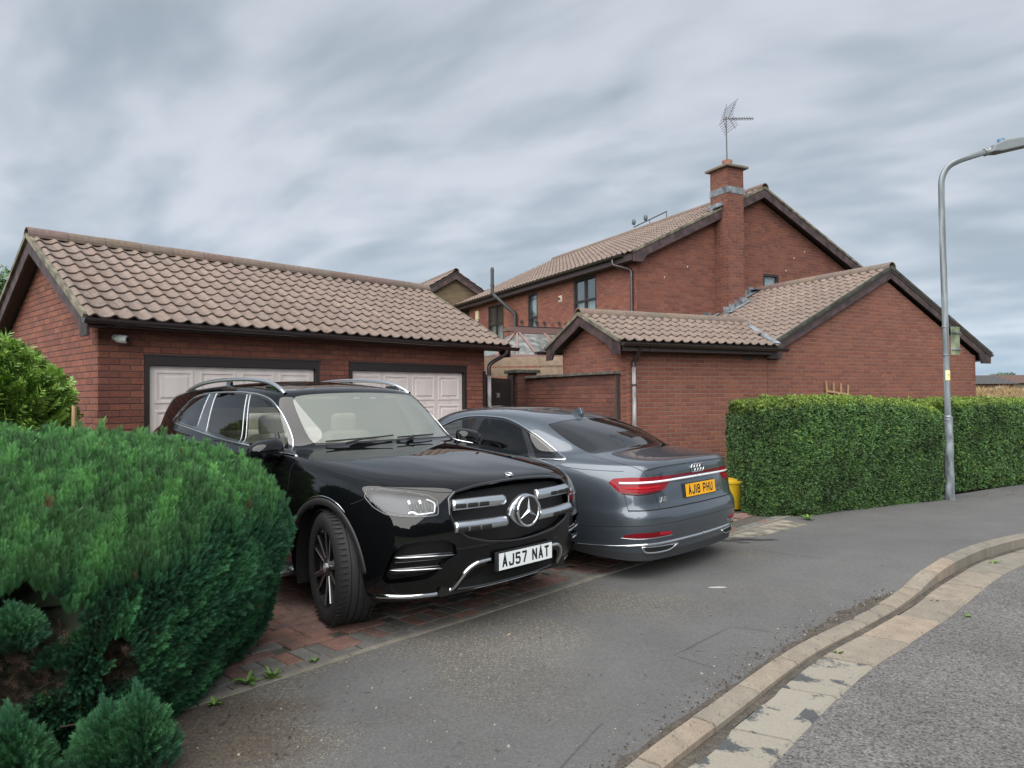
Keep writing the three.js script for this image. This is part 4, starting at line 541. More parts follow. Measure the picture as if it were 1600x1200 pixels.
{ // ---------- big clipped cypress hedge in the left foreground
  const Hd = thing('cypress_hedge', 'large rounded blue green cypress hedge in the left foreground with a bare brown patch', 'hedge');
  const cx = -3.05, cz = -3.98; const r = rng(1201);
  // direction (az, v) -> point of the clipped dome; v: 0 ground .. 1 crown centre
  const surf = (az, v, shrink = 0) => { const c = Math.cos(az), s = Math.sin(az), ex = 2.7; const rad = 1 / Math.pow(Math.pow(Math.abs(c), ex) + Math.pow(Math.abs(s), ex), 1 / ex);
    let ax = 1.66, az2 = s > 0 ? 1.38 : 1.15; // s>0 towards the camera
    const h = 1.27 ; let k, y; if (v < .62) { const t = v / .62; y = t * (h - .50); k = lerp(.83, 1.0, Math.pow(Math.sin(t * Math.PI / 2), .8)); k += .012 * Math.sin(t * 9 + az * 3); } else { const t = (v - .62) / .38, a = t * Math.PI / 2; y = h - .50 + .50 * Math.pow(Math.sin(a), .92); k = Math.pow(Math.cos(a), .66); }
    const bump = .045 * (fbm(az * 3 + 9, y * 2.6, 3) - .5) * 2 + .05 * (fbm(c * 5 + 20, s * 5 + y * 4, 3) - .5); const R = k * rad * (1 - shrink); let x = cx + ax * c * R * (1 + bump), z = cz + az2 * s * R * (1 + bump);
    const near = sstep(-3.9, -2.5, z); y *= lerp(1, .79, near); y += bump * .35 * (v > .5 ? 1 : 0); return new THREE.Vector3(x, Math.max(0.0, y * (1 - shrink * .6)), z); };
  // where the hedge has died back (seen from the road): brown hollows
  const hollow = (p) => { let h = 0; for (const [x, y, z, rr] of [[-2.0, .62, -2.85, .20], [-2.17, .42, -2.78, .26], [-1.90, .42, -2.91, .10], [-1.63, .37, -3.0, .10], [-1.66, .48, -2.99, .07], [-2.4, .3, -2.7, .3]]) { const d = Math.hypot(p.x - x, (p.y - y) * 1.0, p.z - z) / rr + (fbm(p.x * 9, p.y * 9 + p.z * 5, 3) - .5) * .9; h = Math.max(h, sstep(1.05, .8, d)); } return h; };
  const nA = 130, nV = 60, P = [], I = []; for (let j = 0; j <= nV; j++) for (let i = 0; i <= nA; i++) { const a = i / nA * Math.PI * 2, q = surf(a, Math.min(.999, j / nV), .065), hp = hollow(surf(a, Math.min(.999, j / nV))); if (hp > 0) { const d = new THREE.Vector3(cx - q.x, 0, cz - q.z).normalize(); q.addScaledVector(d, .22 * hp); } P.push(q.x, q.y, q.z); } for (let j = 0; j < nV; j++) for (let i = 0; i < nA; i++) { const a = j * (nA + 1) + i; I.push(a, a + nA + 1, a + 1, a + 1, a + nA + 1, a + nA + 2); }
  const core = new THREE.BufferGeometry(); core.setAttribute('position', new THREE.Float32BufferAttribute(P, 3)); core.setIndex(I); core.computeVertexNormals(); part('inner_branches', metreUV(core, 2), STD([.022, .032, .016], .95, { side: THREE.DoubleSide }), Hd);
  const protos = [plume(1, 84, .60, .24), plume(2, 92, .66, .23), plume(3, 76, .54, .26)]; const lists = [[], [], []], dead = []; const N = 108000;
  for (let i = 0; i < N; i++) { const az = r() < .75 ? (r() * 1.25 - .42) * Math.PI * .9 : r() * Math.PI * 2, v = Math.pow(r(), .85); const p = surf(az, v), e = surf(az + .03, v), f = surf(az, Math.min(.999, v + .02)); const n = f.clone().sub(p).cross(e.clone().sub(p)).normalize(); if (n.dot(new THREE.Vector3(p.x - cx, .3, p.z - cz)) < 0) n.negate(); if (p.z < -5.0 && v < .5) continue;
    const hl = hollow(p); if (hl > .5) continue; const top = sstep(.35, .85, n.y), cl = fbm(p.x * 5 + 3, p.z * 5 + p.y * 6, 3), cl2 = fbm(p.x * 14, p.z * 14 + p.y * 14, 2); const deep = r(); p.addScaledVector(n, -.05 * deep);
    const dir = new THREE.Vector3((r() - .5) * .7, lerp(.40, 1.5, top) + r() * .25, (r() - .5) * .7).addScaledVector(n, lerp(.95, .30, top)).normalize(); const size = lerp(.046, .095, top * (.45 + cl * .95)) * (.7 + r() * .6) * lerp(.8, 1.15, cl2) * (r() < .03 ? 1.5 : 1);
    const g = (.80 + .95 * (cl2 - .5) + .7 * (cl - .5)) * (.68 + .64 * r()) * lerp(1.15, .95, top); const paleTint = top * .75 + .25 * sstep(.5, .75, cl2); const c = [lerp(.030, .075, paleTint) * g, lerp(.128, .225, paleTint) * g, lerp(.060, .054, paleTint) * g]; if (r() < .004) { c[0] = .16 * g; c[1] = .10 * g; c[2] = .04 * g; }  // paler green on upward sprays; colour of the sides raised to offset shade
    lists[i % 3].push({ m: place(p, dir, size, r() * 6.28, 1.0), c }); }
  // low shoots at the foot
  for (const [x, y, z, rr, hh] of [[-1.55, .04, -2.94, .13, .27], [-1.66, .03, -2.91, .13, .24], [-1.95, .0, -2.76, .15, .32], [-2.1, .0, -2.66, .2, .4], [-2.0, .56, -2.84, .07, .12], [-2.6, .1, -2.6, .3, .4]]) for (let i = 0; i < 900; i++) { const a = r() * 6.28, q = Math.sqrt(r()), t = r(); const p = new THREE.Vector3(x + Math.cos(a) * rr * q * (1 - t * .5), Math.max(.01, y + t * hh * (1.1 - q * .6)), z + Math.sin(a) * rr * q * (1 - t * .5)); const dir = new THREE.Vector3(Math.cos(a) * q, .6 + r() * .6, Math.sin(a) * q + .2).normalize(); const g = (.8 + .5 * t) * (.7 + .6 * r()), fr = t * q * .6; lists[i % 3].push({ m: place(p, dir, .05 + r() * .05, r() * 6.28), c: [lerp(.026, .055, fr) * g, lerp(.10, .175, fr) * g, lerp(.050, .052, fr) * g] }); }
  const lm = LEAF([1, 1, 1], { roughness: .7 }); lists.forEach((l, i) => instances('foliage', protos[i], lm, l, Hd, 'stuff'));
  // brown dead sprays and twigs in the hollows
  const tw = []; for (let i = 0; i < 6500; i++) { const az = (r() * .8 + .1) * Math.PI, v = r() * .6, p = surf(az, v); const hl = hollow(p); if (hl < .25) continue; const inw = new THREE.Vector3(cx - p.x, 0, cz - p.z).normalize(); p.addScaledVector(inw, .05 + r() * .17); const dir = new THREE.Vector3((r() - .5) * 1.6, (r() - .35) * 1.3, (r() - .5)).addScaledVector(inw, -.8).normalize(); const g = .5 + r() * .9; tw.push({ m: place(p, dir, .035 + r() * .06, r() * 6.28, 1), c: [.062 * g, .040 * g, .026 * g] }); }
  instances('dead_sprays', plume(7, 30, .9, .3), STD([1, 1, 1], .9, { side: THREE.DoubleSide }), tw, Hd, 'stuff');
  const br = []; for (let i = 0; i < 60; i++) { const x = -2.4 + r() * .58, y = .08 + r() * .65, z = -3.0 - r() * .25; br.push(tube([[x, y, z], [x + (r() - .5) * .12, y + .08 * r(), z + .06], [x + (r() - .5) * .24, y + (r() - .2) * .25, z + .1 * r() + .05]], .002 + r() * .004, 8, 5)); } part('branch', merge(br), STD([.06, .042, .03], .95), Hd, { kind: 'stuff' });
}
{ // ---------- two clipped privet hedges on the right, the lamp post standing between them
  const cl = [leafCluster(8, .030, 3), leafCluster(7, .034, 4), leafCluster(9, .028, 5)]; const lm = LEAF([1, 1, 1], { roughness: .62 });
  const hedge = (label, path, depth, height, seed, dens, back) => { const Hd = thing('privet_hedge', label, 'hedge'); const r = rng(seed); const c = catm(path), L = c.getLength();
    const at = (s, a) => { const t = clamp(s / L), p = c.getPointAt(t), d = c.getTangentAt(t), n = new THREE.Vector3(d.z, 0, -d.x); if (n.z < 0) n.negate(); const hh = height(s), rd = .17; // a runs 0 front foot -> 1 back top edge
      const per = [hh - rd, rd * 1.57, depth - rd]; let q = a * (per[0] + per[1] + per[2]), w, y, nn; if (q < per[0]) { w = -.05 * sstep(.25, 0, q) ; y = q; nn = n.clone(); } else if (q < per[0] + per[1]) { const th = (q - per[0]) / rd; w = -(rd - Math.cos(th) * rd); y = hh - rd + Math.sin(th) * rd; nn = n.clone().multiplyScalar(Math.cos(th)).add(new THREE.Vector3(0, Math.sin(th), 0)); } else { w = -rd - (q - per[0] - per[1]); y = hh; nn = UP.clone(); }
      const en = Math.min(s, L - s), ro = en < .22 ? -(1 - Math.sqrt(1 - ((.22 - en) / .22) ** 2)) * .2 : 0; const bump = .075 * (fbm(s * 1.6 + seed, q * 2.2, 3) - .5); return { p: p.clone().addScaledVector(n, w + ro).add(new THREE.Vector3(0, y, 0)).addScaledVector(nn, bump), n: nn, t: d }; };
    // core
    const P = [], I = [], na = 60, nb = 26; for (let i = 0; i <= na; i++) for (let k = 0; k <= nb; k++) { const o = at(L * i / na, k / nb); const e = i === 0 ? .06 : i === na ? -.06 : 0; const q = o.p.addScaledVector(o.n, -.075).addScaledVector(o.t, e); P.push(q.x, q.y, q.z); } for (let i = 0; i < na; i++) for (let k = 0; k < nb; k++) { const a = i * (nb + 1) + k; I.push(a, a + 1, a + nb + 1, a + 1, a + nb + 2, a + nb + 1); }
    for (const i of [0, na]) { const o = i * (nb + 1); for (let k = 1; k < nb; k++) I.push(o, o + k, o + k + 1); }
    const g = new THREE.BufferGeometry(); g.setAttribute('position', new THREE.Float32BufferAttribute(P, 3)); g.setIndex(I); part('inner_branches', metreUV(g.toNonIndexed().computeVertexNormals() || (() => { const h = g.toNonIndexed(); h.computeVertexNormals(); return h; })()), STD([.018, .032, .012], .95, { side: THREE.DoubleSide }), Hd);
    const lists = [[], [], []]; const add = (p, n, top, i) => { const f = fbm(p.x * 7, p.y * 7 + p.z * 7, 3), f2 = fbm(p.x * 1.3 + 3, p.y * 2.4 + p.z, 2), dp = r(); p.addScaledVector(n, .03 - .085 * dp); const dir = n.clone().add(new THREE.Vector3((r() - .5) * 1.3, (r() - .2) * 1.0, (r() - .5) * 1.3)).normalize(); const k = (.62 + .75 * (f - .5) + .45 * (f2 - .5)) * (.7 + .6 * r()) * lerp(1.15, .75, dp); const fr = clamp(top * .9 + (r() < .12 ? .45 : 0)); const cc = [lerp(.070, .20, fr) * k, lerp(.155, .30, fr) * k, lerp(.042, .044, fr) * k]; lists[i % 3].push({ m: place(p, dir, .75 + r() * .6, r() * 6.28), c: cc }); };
    const A = L * (height(0) + depth), N = Math.floor(A * dens); for (let i = 0; i < N; i++) { const s = r() * L, a = r(), o = at(s, a); add(o.p, o.n, sstep(.35, .95, o.n.y), i); }
    // end faces and stray top shoots
    for (const [s, sg] of [[0, -1], [L, 1]]) for (let i = 0; i < dens * depth * 1.3; i++) { const o = at(clamp(s, .001, L - .001), .02), y = r() * (height(s) - .04), d = r() * depth; const ro = y > height(s) - .15 ? -.05 : 0; const p = o.p.clone().setY(y).addScaledVector(new THREE.Vector3(o.t.z, 0, -o.t.x).multiplyScalar(new THREE.Vector3(o.t.z, 0, -o.t.x).z < 0 ? 1 : -1), d).addScaledVector(o.t, sg * (-.02 + ro)); add(p, o.t.clone().multiplyScalar(sg), sstep(height(s) - .2, height(s), y) * .8, i); }
    for (let i = 0; i < N * .035; i++) { const s = r() * L, o = at(s, .55 + r() * .45); if (o.n.y < .6) continue; o.p.y += .02 + r() * .035; add(o.p, UP.clone(), 1, i); }
    lists.forEach((l, i) => instances('foliage', cl[i], lm, l, Hd, 'stuff')); return Hd; };
  hedge('clipped green privet hedge between the yellow crate and the lamp post', [[3.02, -9.05], [3.66, -9.0], [4.66, -9.48], [5.5, -9.88], [6.30, -10.28]], 1.0, (s) => 1.40 + .06 * Math.sin(s * 1.1) - .06 * sstep(2.5, 3.7, s), 901, 5200);
  hedge('clipped green privet hedge right of the lamp post running out of the frame', [[6.98, -11.12], [8.4, -11.80], [10.5, -12.7], [13.5, -14.2], [17, -16]], 1.3, (s) => 1.37 + .03 * Math.sin(s * 1.3), 902, 3600);
}
{ // ---------- bright conifer beside the garage
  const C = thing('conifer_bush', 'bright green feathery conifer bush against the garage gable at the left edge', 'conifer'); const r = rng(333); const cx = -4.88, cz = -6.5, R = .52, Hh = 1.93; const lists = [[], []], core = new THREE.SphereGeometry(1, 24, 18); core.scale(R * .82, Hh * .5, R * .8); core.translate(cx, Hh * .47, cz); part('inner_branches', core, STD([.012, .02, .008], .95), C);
  const fan = (() => { const r2 = rng(5), P = [], I = []; const strip = (a, b, w) => { const d = b.clone().sub(a), s = new THREE.Vector3(-d.y, d.x, 0).normalize().multiplyScalar(w), k = P.length / 3; const m = a.clone().lerp(b, .6); for (const [v, q] of [[a, .6], [m, 1], [b, .15]]) P.push(v.x + s.x * q, v.y + s.y * q, v.z, v.x - s.x * q, v.y - s.y * q, v.z); I.push(k, k + 1, k + 2, k + 1, k + 3, k + 2, k + 2, k + 3, k + 4, k + 3, k + 5, k + 4); }; const V = (x, y, z) => new THREE.Vector3(x, y, z); strip(V(0, 0, 0), V(0, 1, .12), .03); for (let i = 0; i < 9; i++) for (const sg of [-1, 1]) { const t = .1 + i * .095, L = (.46 - .3 * t) * (.8 + r2() * .4), z = .12 * t * t; const o = V(0, t, z), e = V(sg * L * .62, t + L * .75, z - .06 + r2() * .1); strip(o, e, .032); strip(o.clone().lerp(e, .4), V(sg * L * .62 + sg * .04, t + L * .4, z + .03), .026); } const g = new THREE.BufferGeometry(); g.setAttribute('position', new THREE.Float32BufferAttribute(P, 3)); g.setIndex(I); g.computeVertexNormals(); return g; })();
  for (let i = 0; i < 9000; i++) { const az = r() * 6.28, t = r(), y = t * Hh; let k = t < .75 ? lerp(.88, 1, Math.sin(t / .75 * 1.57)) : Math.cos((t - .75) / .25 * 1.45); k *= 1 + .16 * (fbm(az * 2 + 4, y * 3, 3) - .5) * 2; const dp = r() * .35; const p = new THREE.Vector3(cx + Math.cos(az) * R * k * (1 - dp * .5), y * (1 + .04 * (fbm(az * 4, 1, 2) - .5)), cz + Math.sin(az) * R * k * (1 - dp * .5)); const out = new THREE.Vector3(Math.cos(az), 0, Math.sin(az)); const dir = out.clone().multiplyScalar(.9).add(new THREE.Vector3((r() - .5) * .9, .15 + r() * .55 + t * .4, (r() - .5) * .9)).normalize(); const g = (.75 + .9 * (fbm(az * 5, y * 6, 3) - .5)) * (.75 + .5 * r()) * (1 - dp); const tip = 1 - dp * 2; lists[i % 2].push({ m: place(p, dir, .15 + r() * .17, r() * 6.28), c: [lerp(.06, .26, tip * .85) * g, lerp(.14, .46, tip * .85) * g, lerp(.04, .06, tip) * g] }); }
  const lm = LEAF([1, 1, 1], { roughness: .55 }); instances('foliage', fan, lm, lists[0], C, 'stuff'); instances('foliage', plume(12, 26, .9, .5), lm, lists[1], C, 'stuff'); part('trunk', rod([cx, 0, cz], [cx, 1.4, cz], .06, 8, .03), STD([.08, .05, .035], .95), C);
  solo('garden_stake', metreUV(bar([-3.99, .2, -6.42], [-3.975, 1.50, -6.42], .028, .028)), M.stake, 'thin pale wooden stake upright beside the conifer bush', 'stake');
  // tree behind the garage, at the very edge
  const T = thing('broadleaf_tree', 'mid green leafy tree behind the garage at the left edge', 'tree', [-13.6, 0, -16.2]); const rt = rng(91); part('trunk', merge([rod([0, 0, 0], [.1, 3.2, 0], .2, 10, .12), rod([.1, 2.6, 0], [.9, 4.2, .3], .08, 8, .03), rod([.1, 2.8, 0], [-.8, 4.4, -.2], .08, 8, .03), rod([.1, 3, 0], [.2, 4.7, .2], .1, 8, .03)]), STD([.09, .07, .05], .95), T);
  const bl = []; const blobs = Array.from({ length: 16 }, () => [(rt() - .5) * 3.0, 2.7 + rt() * 1.7, (rt() - .5) * 2.6, .5 + rt() * .55]); for (let i = 0; i < 9000; i++) { const b = blobs[i % 16]; const d = new THREE.Vector3(rt() - .5, rt() - .5, rt() - .5).normalize(), q = Math.pow(rt(), .4) * b[3]; const p = new THREE.Vector3(b[0] + d.x * q, b[1] + d.y * q, b[2] + d.z * q); const g = .6 + .7 * rt(); bl.push({ m: place(p, d, 1.6 + rt(), rt() * 6.28), c: [.05 * g, .115 * g, .035 * g] }); } instances('foliage', leafCluster(6, .07, 8), LEAF([1, 1, 1]), bl, T, 'stuff');
}
{ // ---------- dry grass bank, far bushes and trees right of the wing
  const r = rng(515); const bank = []; const blade = (() => { const P = [], I = []; for (let i = 0; i < 7; i++) { const a = i * .9, l = .7 + .3 * ((i * 37) % 10) / 10, x = Math.cos(a), z = Math.sin(a); const k = P.length / 3; P.push(-z * .02, 0, x * .02, z * .02, 0, -x * .02, x * .16 * l, .6 * l, z * .16 * l, x * .34 * l, l, z * .34 * l); I.push(k, k + 1, k + 2, k + 1, k + 3, k + 2); } const g = new THREE.BufferGeometry(); g.setAttribute('position', new THREE.Float32BufferAttribute(P, 3)); g.setIndex(I); g.computeVertexNormals(); return g; })();
  const hgt = (x, z) => { const u = (x - 34) / 16; return 1.5 * Math.exp(-u * u * .7) * sstep(-44, -40, z) * 0 * 0 + .35 + .85 * sstep(28.5, 31.5, x) + .25 * Math.exp(-(((x - 33) / 3) ** 2)) + .45 * (fbm(x * .25, z * .25, 3) - .5); };
  const bg = new THREE.PlaneGeometry(60, 16, 60, 10); bg.rotateX(-Math.PI / 2); bg.translate(46, 0, -47); { const p = bg.attributes.position; for (let i = 0; i < p.count; i++) p.setY(i, hgt(p.getX(i), p.getZ(i)) * sstep(-39, -42, p.getZ(i))); bg.computeVertexNormals(); } struct('grass_bank', metreUV(bg), STD([.28, .215, .12], .95, { map: TEX.blotch }));
  for (let i = 0; i < 9000; i++) { const x = 22 + r() * 40, z = -41 - r() * 10, g = .6 + .7 * r(); bank.push({ m: place(new THREE.Vector3(x, hgt(x, z) * sstep(-39, -42, z) - .05, z), new THREE.Vector3((r() - .5) * .5, 1, (r() - .5) * .5).normalize(), .22 + r() * .38 * fbm(x * .9, z * .9, 2) * 1.8, r() * 6), c: [.30 * g, .215 * g, .105 * g] }); }
  const dg = instances('dry_grass', blade, STD([1, 1, 1], .9, { side: THREE.DoubleSide }), bank, scene, 'stuff'); tag(dg, 'tall dry straw coloured grass on the bank behind the right hedge', 'grass');
  const bush = (name, label, cat, x, y, z, R, H2, col, n, size) => { const B = thing(name, label, cat, [x, 0, z]); const l = []; for (let i = 0; i < n; i++) { const d = new THREE.Vector3(r() - .5, r() - .5, r() - .5).normalize(), q = Math.pow(r(), .35), k = 1 + .3 * (fbm(d.x * 3 + x, d.y * 3 + d.z * 3, 3) - .5); const g = .55 + .7 * r(); l.push({ m: place(new THREE.Vector3(d.x * R * q * k, y + H2 * (d.y * q * k), d.z * R * q * k), d, size * (.7 + r() * .6), r() * 6), c: col.map((v) => v * g) }); } instances('foliage', leafCluster(6, .06, 8), LEAF([1, 1, 1]), l, B, 'stuff'); part('trunk', rod([0, 0, 0], [0, y, 0], R * .06, 6), STD([.08, .06, .04], .95), B); return B; };
  bush('dark_shrub', 'low dark green shrub in front of the dry grass at the right edge', 'shrub', 30.5, .5, -39.5, 2.0, 1.05, [.04, .07, .04], 2600, 3.2);
  bush('far_tree', 'small hazy green treetop above the distant grey roof', 'tree', 97, 3.4, -140, 3.0, 2.0, [.10, .15, .11], 1600, 6);
}
{ // ---------- weeds, litter, trellis, crate
  const r = rng(626); const weed = (x, z, sc, seed, label, y = 0) => { const W = thing('weed', label, 'weed', [x, y, z]); const q = rng(seed), P = [], I = []; const n = 9 + Math.floor(q() * 5); for (let i = 0; i < n; i++) { const a = i * 2.4 + q(), L = (.06 + q() * .075) * sc, w = .011 * sc * (.7 + q() * .6), e = .5 + q() * .7; const dx = Math.cos(a), dz = Math.sin(a), b = P.length / 3; for (let k = 0; k <= 3; k++) { const t = k / 3, rr = L * Math.cos(e) * t, yy = L * Math.sin(e) * t - L * .45 * t * t, ww = w * Math.sin((.12 + t * .88) * Math.PI); P.push(dx * rr - dz * ww, yy + .004, dz * rr + dx * ww, dx * rr, yy, dz * rr, dx * rr + dz * ww, yy + .004, dz * rr - dx * ww); } for (let k = 0; k < 3; k++) { const o = b + k * 3; I.push(o, o + 1, o + 3, o + 1, o + 4, o + 3, o + 1, o + 2, o + 4, o + 2, o + 5, o + 4); } } const g = new THREE.BufferGeometry(); g.setAttribute('position', new THREE.Float32BufferAttribute(P, 3)); g.setIndex(I); g.computeVertexNormals(); part('leaves', g, LEAF([.085, .17, .028], { roughness: .6 }), W); };
  weed(-1.45, -3.86, 1.15, 1, 'leafy green weed on the drive edge nearest the cypress hedge'); weed(-1.335, -3.92, 1.1, 2, 'second green weed on the drive edge, right beside the first'); weed(-1.17, -4.18, .55, 3, 'tiny weed between grey drive blocks below the front tyre'); weed(-1.52, -3.60, .7, 4, 'small weed at the foot of the cypress hedge'); weed(3.62, -8.72, 1.3, 5, 'bright green weed at the foot of the right hedge end'); weed(1.95, -4.30, .55, 6, 'small mossy weed in the joint between kerb and channel', -.03); weed(4.40, -6.52, .95, 7, 'green weed in the channel below the raised grey kerb', -.04); weed(3.17, -5.36, .55, 8, 'small weed at the start of the raised kerb', -.035); weed(3.2, -5.02, .5, 9, 'small brown green weed at the road edge of the channel', -.04);
  const lit = []; const lg = leafCluster(2, .03, 31); for (let i = 0; i < 800; i++) { const u = r(); let x, z; if (u < .4) { const s = lerp(nearestS(.2, -2.6), nearestS(3, -5.5), r()), { p, n } = kAt(s), w = -.02 - Math.abs(r() + r() - 1) * .14; x = p.x + n.x * w; z = p.z + n.z * w; } else if (u < .75) { const t = r(); const p = FAR.getPointAt(lerp(.46, .75, t)); x = p.x + (r() - .2) * .4 + .1; z = p.z + r() * .55; } else { x = -1.75 + r() * .8; z = -3.6 + r() * .9; } const g = .5 + r() * .9; lit.push({ m: place(new THREE.Vector3(x, .007, z), new THREE.Vector3((r() - .5) * 3, .35, (r() - .5) * 3).normalize(), .22 + r() * .38, r() * 6), c: [.075 * g, .055 * g, .04 * g] }); }
  const L = instances('leaf_litter', lg, STD([1, 1, 1], .9, { side: THREE.DoubleSide }), lit, scene, 'stuff'); tag(L, 'scattered brown leaf litter along the kerb and the foot of the hedges', 'leaf litter');
  const peb = []; const pg = new THREE.DodecahedronGeometry(1, 0); for (let i = 0; i < 560; i++) { let x, z; if (r() < .5) { x = -1.5 + r() * 1.5; z = -3.0 - r() * 2.2; const w = (x + 1.52) * .725 + (z + 3.74) * .688; if (w < .1) continue; } else { const s = lerp(nearestS(.2, -2.6), nearestS(3, -5.5), r()), { p, n } = kAt(s); const w = -.03 - r() * r() * .3; x = p.x + n.x * w; z = p.z + n.z * w; } const g = .5 + r(); peb.push({ m: place(new THREE.Vector3(x, .004, z), new THREE.Vector3(r() - .5, r(), r() - .5).normalize(), .002 + r() * r() * .007, r() * 6), c: [.17 * g, .155 * g, .13 * g] }); }
  const Pb = instances('loose_grit', pg, STD([1, 1, 1], .95), peb, scene, 'stuff'); tag(Pb, 'loose grit and small stones on the tarmac near drive and kerb', 'grit');
  for (const [x, z, a, label] of [[.09, -3.75, .4, 'single dark dead leaf on the tarmac near the camera'], [2.25, -3.95, 1.2, 'single pale dead leaf lying on the road'], [-.05, -4.6, 2, 'small tan dead leaf on the tarmac before the black car']]) { const g = leafCluster(1, .06, 17); g.rotateX(.5); g.rotateY(a); solo('fallen_leaf', g, STD(label.includes('dark') ? [.03, .025, .02] : [.30, .22, .12], .9, { side: THREE.DoubleSide }), label, 'leaf', [x, x > 2 ? -.035 : .01, z]); }
  const T = thing('trellis', 'small fan shaped wooden trellis against the wing wall above the hedge', 'trellis', hw(3.95, 0, -.06), HOUSE_ROT); for (let i = 0; i < 4; i++) { const x0 = -.2 + i * .135, x1 = -.31 + i * .215; part('slat', metreUV(bar([x0, .4, 0], [x1, 1.80 - i * .025, 0], .03, .018)), M.stake, T); } part('cross_slat', metreUV(bar([-.30, 1.60, .018], [.30, 1.53, .018], .018, .035)), M.stake, T);
  { const C = thing('yellow_crate', 'yellow plastic handled crate half hidden behind the left end of the right hedge', 'crate', [2.86, .02, -9.6], .25); const ym = PHY([.62, .40, .02], .5, {}); const w0 = .25, w1 = .29, hh = .36; const wall = (a, b) => { const g = new THREE.BufferGeometry(); return g; }; const s = new THREE.CylinderGeometry(w1, w0, hh, 4, 1, true); s.rotateY(Math.PI / 4); s.translate(0, hh / 2, 0); const s2 = new THREE.CylinderGeometry(w1 - .02, w0 - .02, hh - .01, 4, 1, true); s2.rotateY(Math.PI / 4); s2.translate(0, hh / 2, 0); part('tub', [s, s2], STD([.60, .40, .02], .5, { side: THREE.DoubleSide }), C); part('base', box(.32, .02, .32, 0, .012, 0), ym, C); const k = w1 * .707; part('rim', [bar([-k, hh, k], [k, hh, k], .03, .03), bar([-k, hh, -k], [k, hh, -k], .03, .03), bar([k, hh, -k + .016], [k, hh, k - .016], .03, .03), bar([-k, hh, -k + .016], [-k, hh, k - .016], .03, .03)], ym, C); part('handle', tube([[-k, hh, .02], [-k, hh + .10, .02], [-k + .05, hh + .12, .02], [-k + .2, hh + .12, .02]], .016, 16, 8), ym, C); }
}
{ // ---------- lamp post
  const Lp = thing('street_lamp', 'grey galvanised street lamp column standing between the two privet hedges', 'street lamp', [6.32, 0, -10.26]);
  part('column_base', rod([0, 0, 0], [-.005, 1.2, 0], .064, 18, .062), M.galv, Lp); part('column', tube([[-.005, 1.19, 0], [-.015, 2.4, 0], [-.03, 3.6, 0], [-.035, 4.45, 0], [-.02, 4.68, 0], [.06, 4.83, 0], [.20, 4.92, 0], [.42, 4.995, .0], [.64, 5.06, 0]], .042, 90, 16, false, .5), M.galv, Lp);
  part('collar', [rod([-.005, 1.16, 0], [-.005, 1.22, 0], .066, 18, .046), rod([.60, 5.045, 0], [.69, 5.075, 0], .056, 14)], M.steel, Lp);
  const lan = new THREE.Group(); lan.name = 'lantern'; Lp.add(lan); lan.position.set(.68, 5.07, 0); lan.rotation.z = .17; lan.scale.set(1, .72, .9);
  const sh = extrude([[0, -.03], [.12, -.05], [.7, -.01], [.72, .03], [.55, .085], [.40, .115], [.18, .115], [.04, .06]], .17, { bevel: .03, bs: 3 }); sh.translate(0, 0, -.085); part('housing', sh, STD([.14, .16, .17], .55), lan); part('lens', (() => { const g = new RoundedBoxGeometry(.52, .04, .16, 2, .015); g.translate(.40, -.045, 0); g.rotateZ(.04); return g; })(), PHY([.25, .22, .23], .2, {}), lan); part('photocell', rod([.19, .13, 0], [.19, .20, 0], .05, 14, .045), STD([.07, .16, .26], .4), lan);
  const sg = STD([.30, .36, .22], .7, { map: TEX.blotch }); const S = thing('sign_plate', 'green stained back of a small sign plate strapped to the lamp column', 'sign', [6.40, 2.30, -10.24], .45); part('plate', metreUV(box(.20, .41, .006, .05, 0, 0, .002)), sg, S); part('channel', [box(.20, .025, .02, .05, .12, .013), box(.20, .025, .02, .05, -.12, .013)], M.steel, S);
  part('strap', [rod([-.022, 2.495, 0], [-.022, 2.515, 0], .047, 18), rod([-.022, 2.09, 0], [-.022, 2.11, 0], .047, 18)], M.steel, Lp);
  const cv = document.createElement('canvas'); cv.width = 64; cv.height = 128; const c = cv.getContext('2d'); c.fillStyle = '#dcc27a'; c.fillRect(0, 0, 64, 128); c.fillStyle = '#e6d79c'; c.fillRect(6, 6, 52, 116); c.fillStyle = '#3a3f40'; c.save(); c.translate(34, 62); c.rotate(Math.PI / 2); c.font = 'bold 34px sans-serif'; c.textAlign = 'center'; c.fillText('17', 0, 10); c.restore(); const tx = new THREE.CanvasTexture(cv); tx.colorSpace = THREE.SRGBColorSpace; const lb = new THREE.CylinderGeometry(.0462, .0462, .145, 16, 1, true, -.9, 1.6); part('number_label', lb, STD([1, 1, 1], .6, { map: tx }), Lp, { pos: [-.012, 1.80, 0] });
}
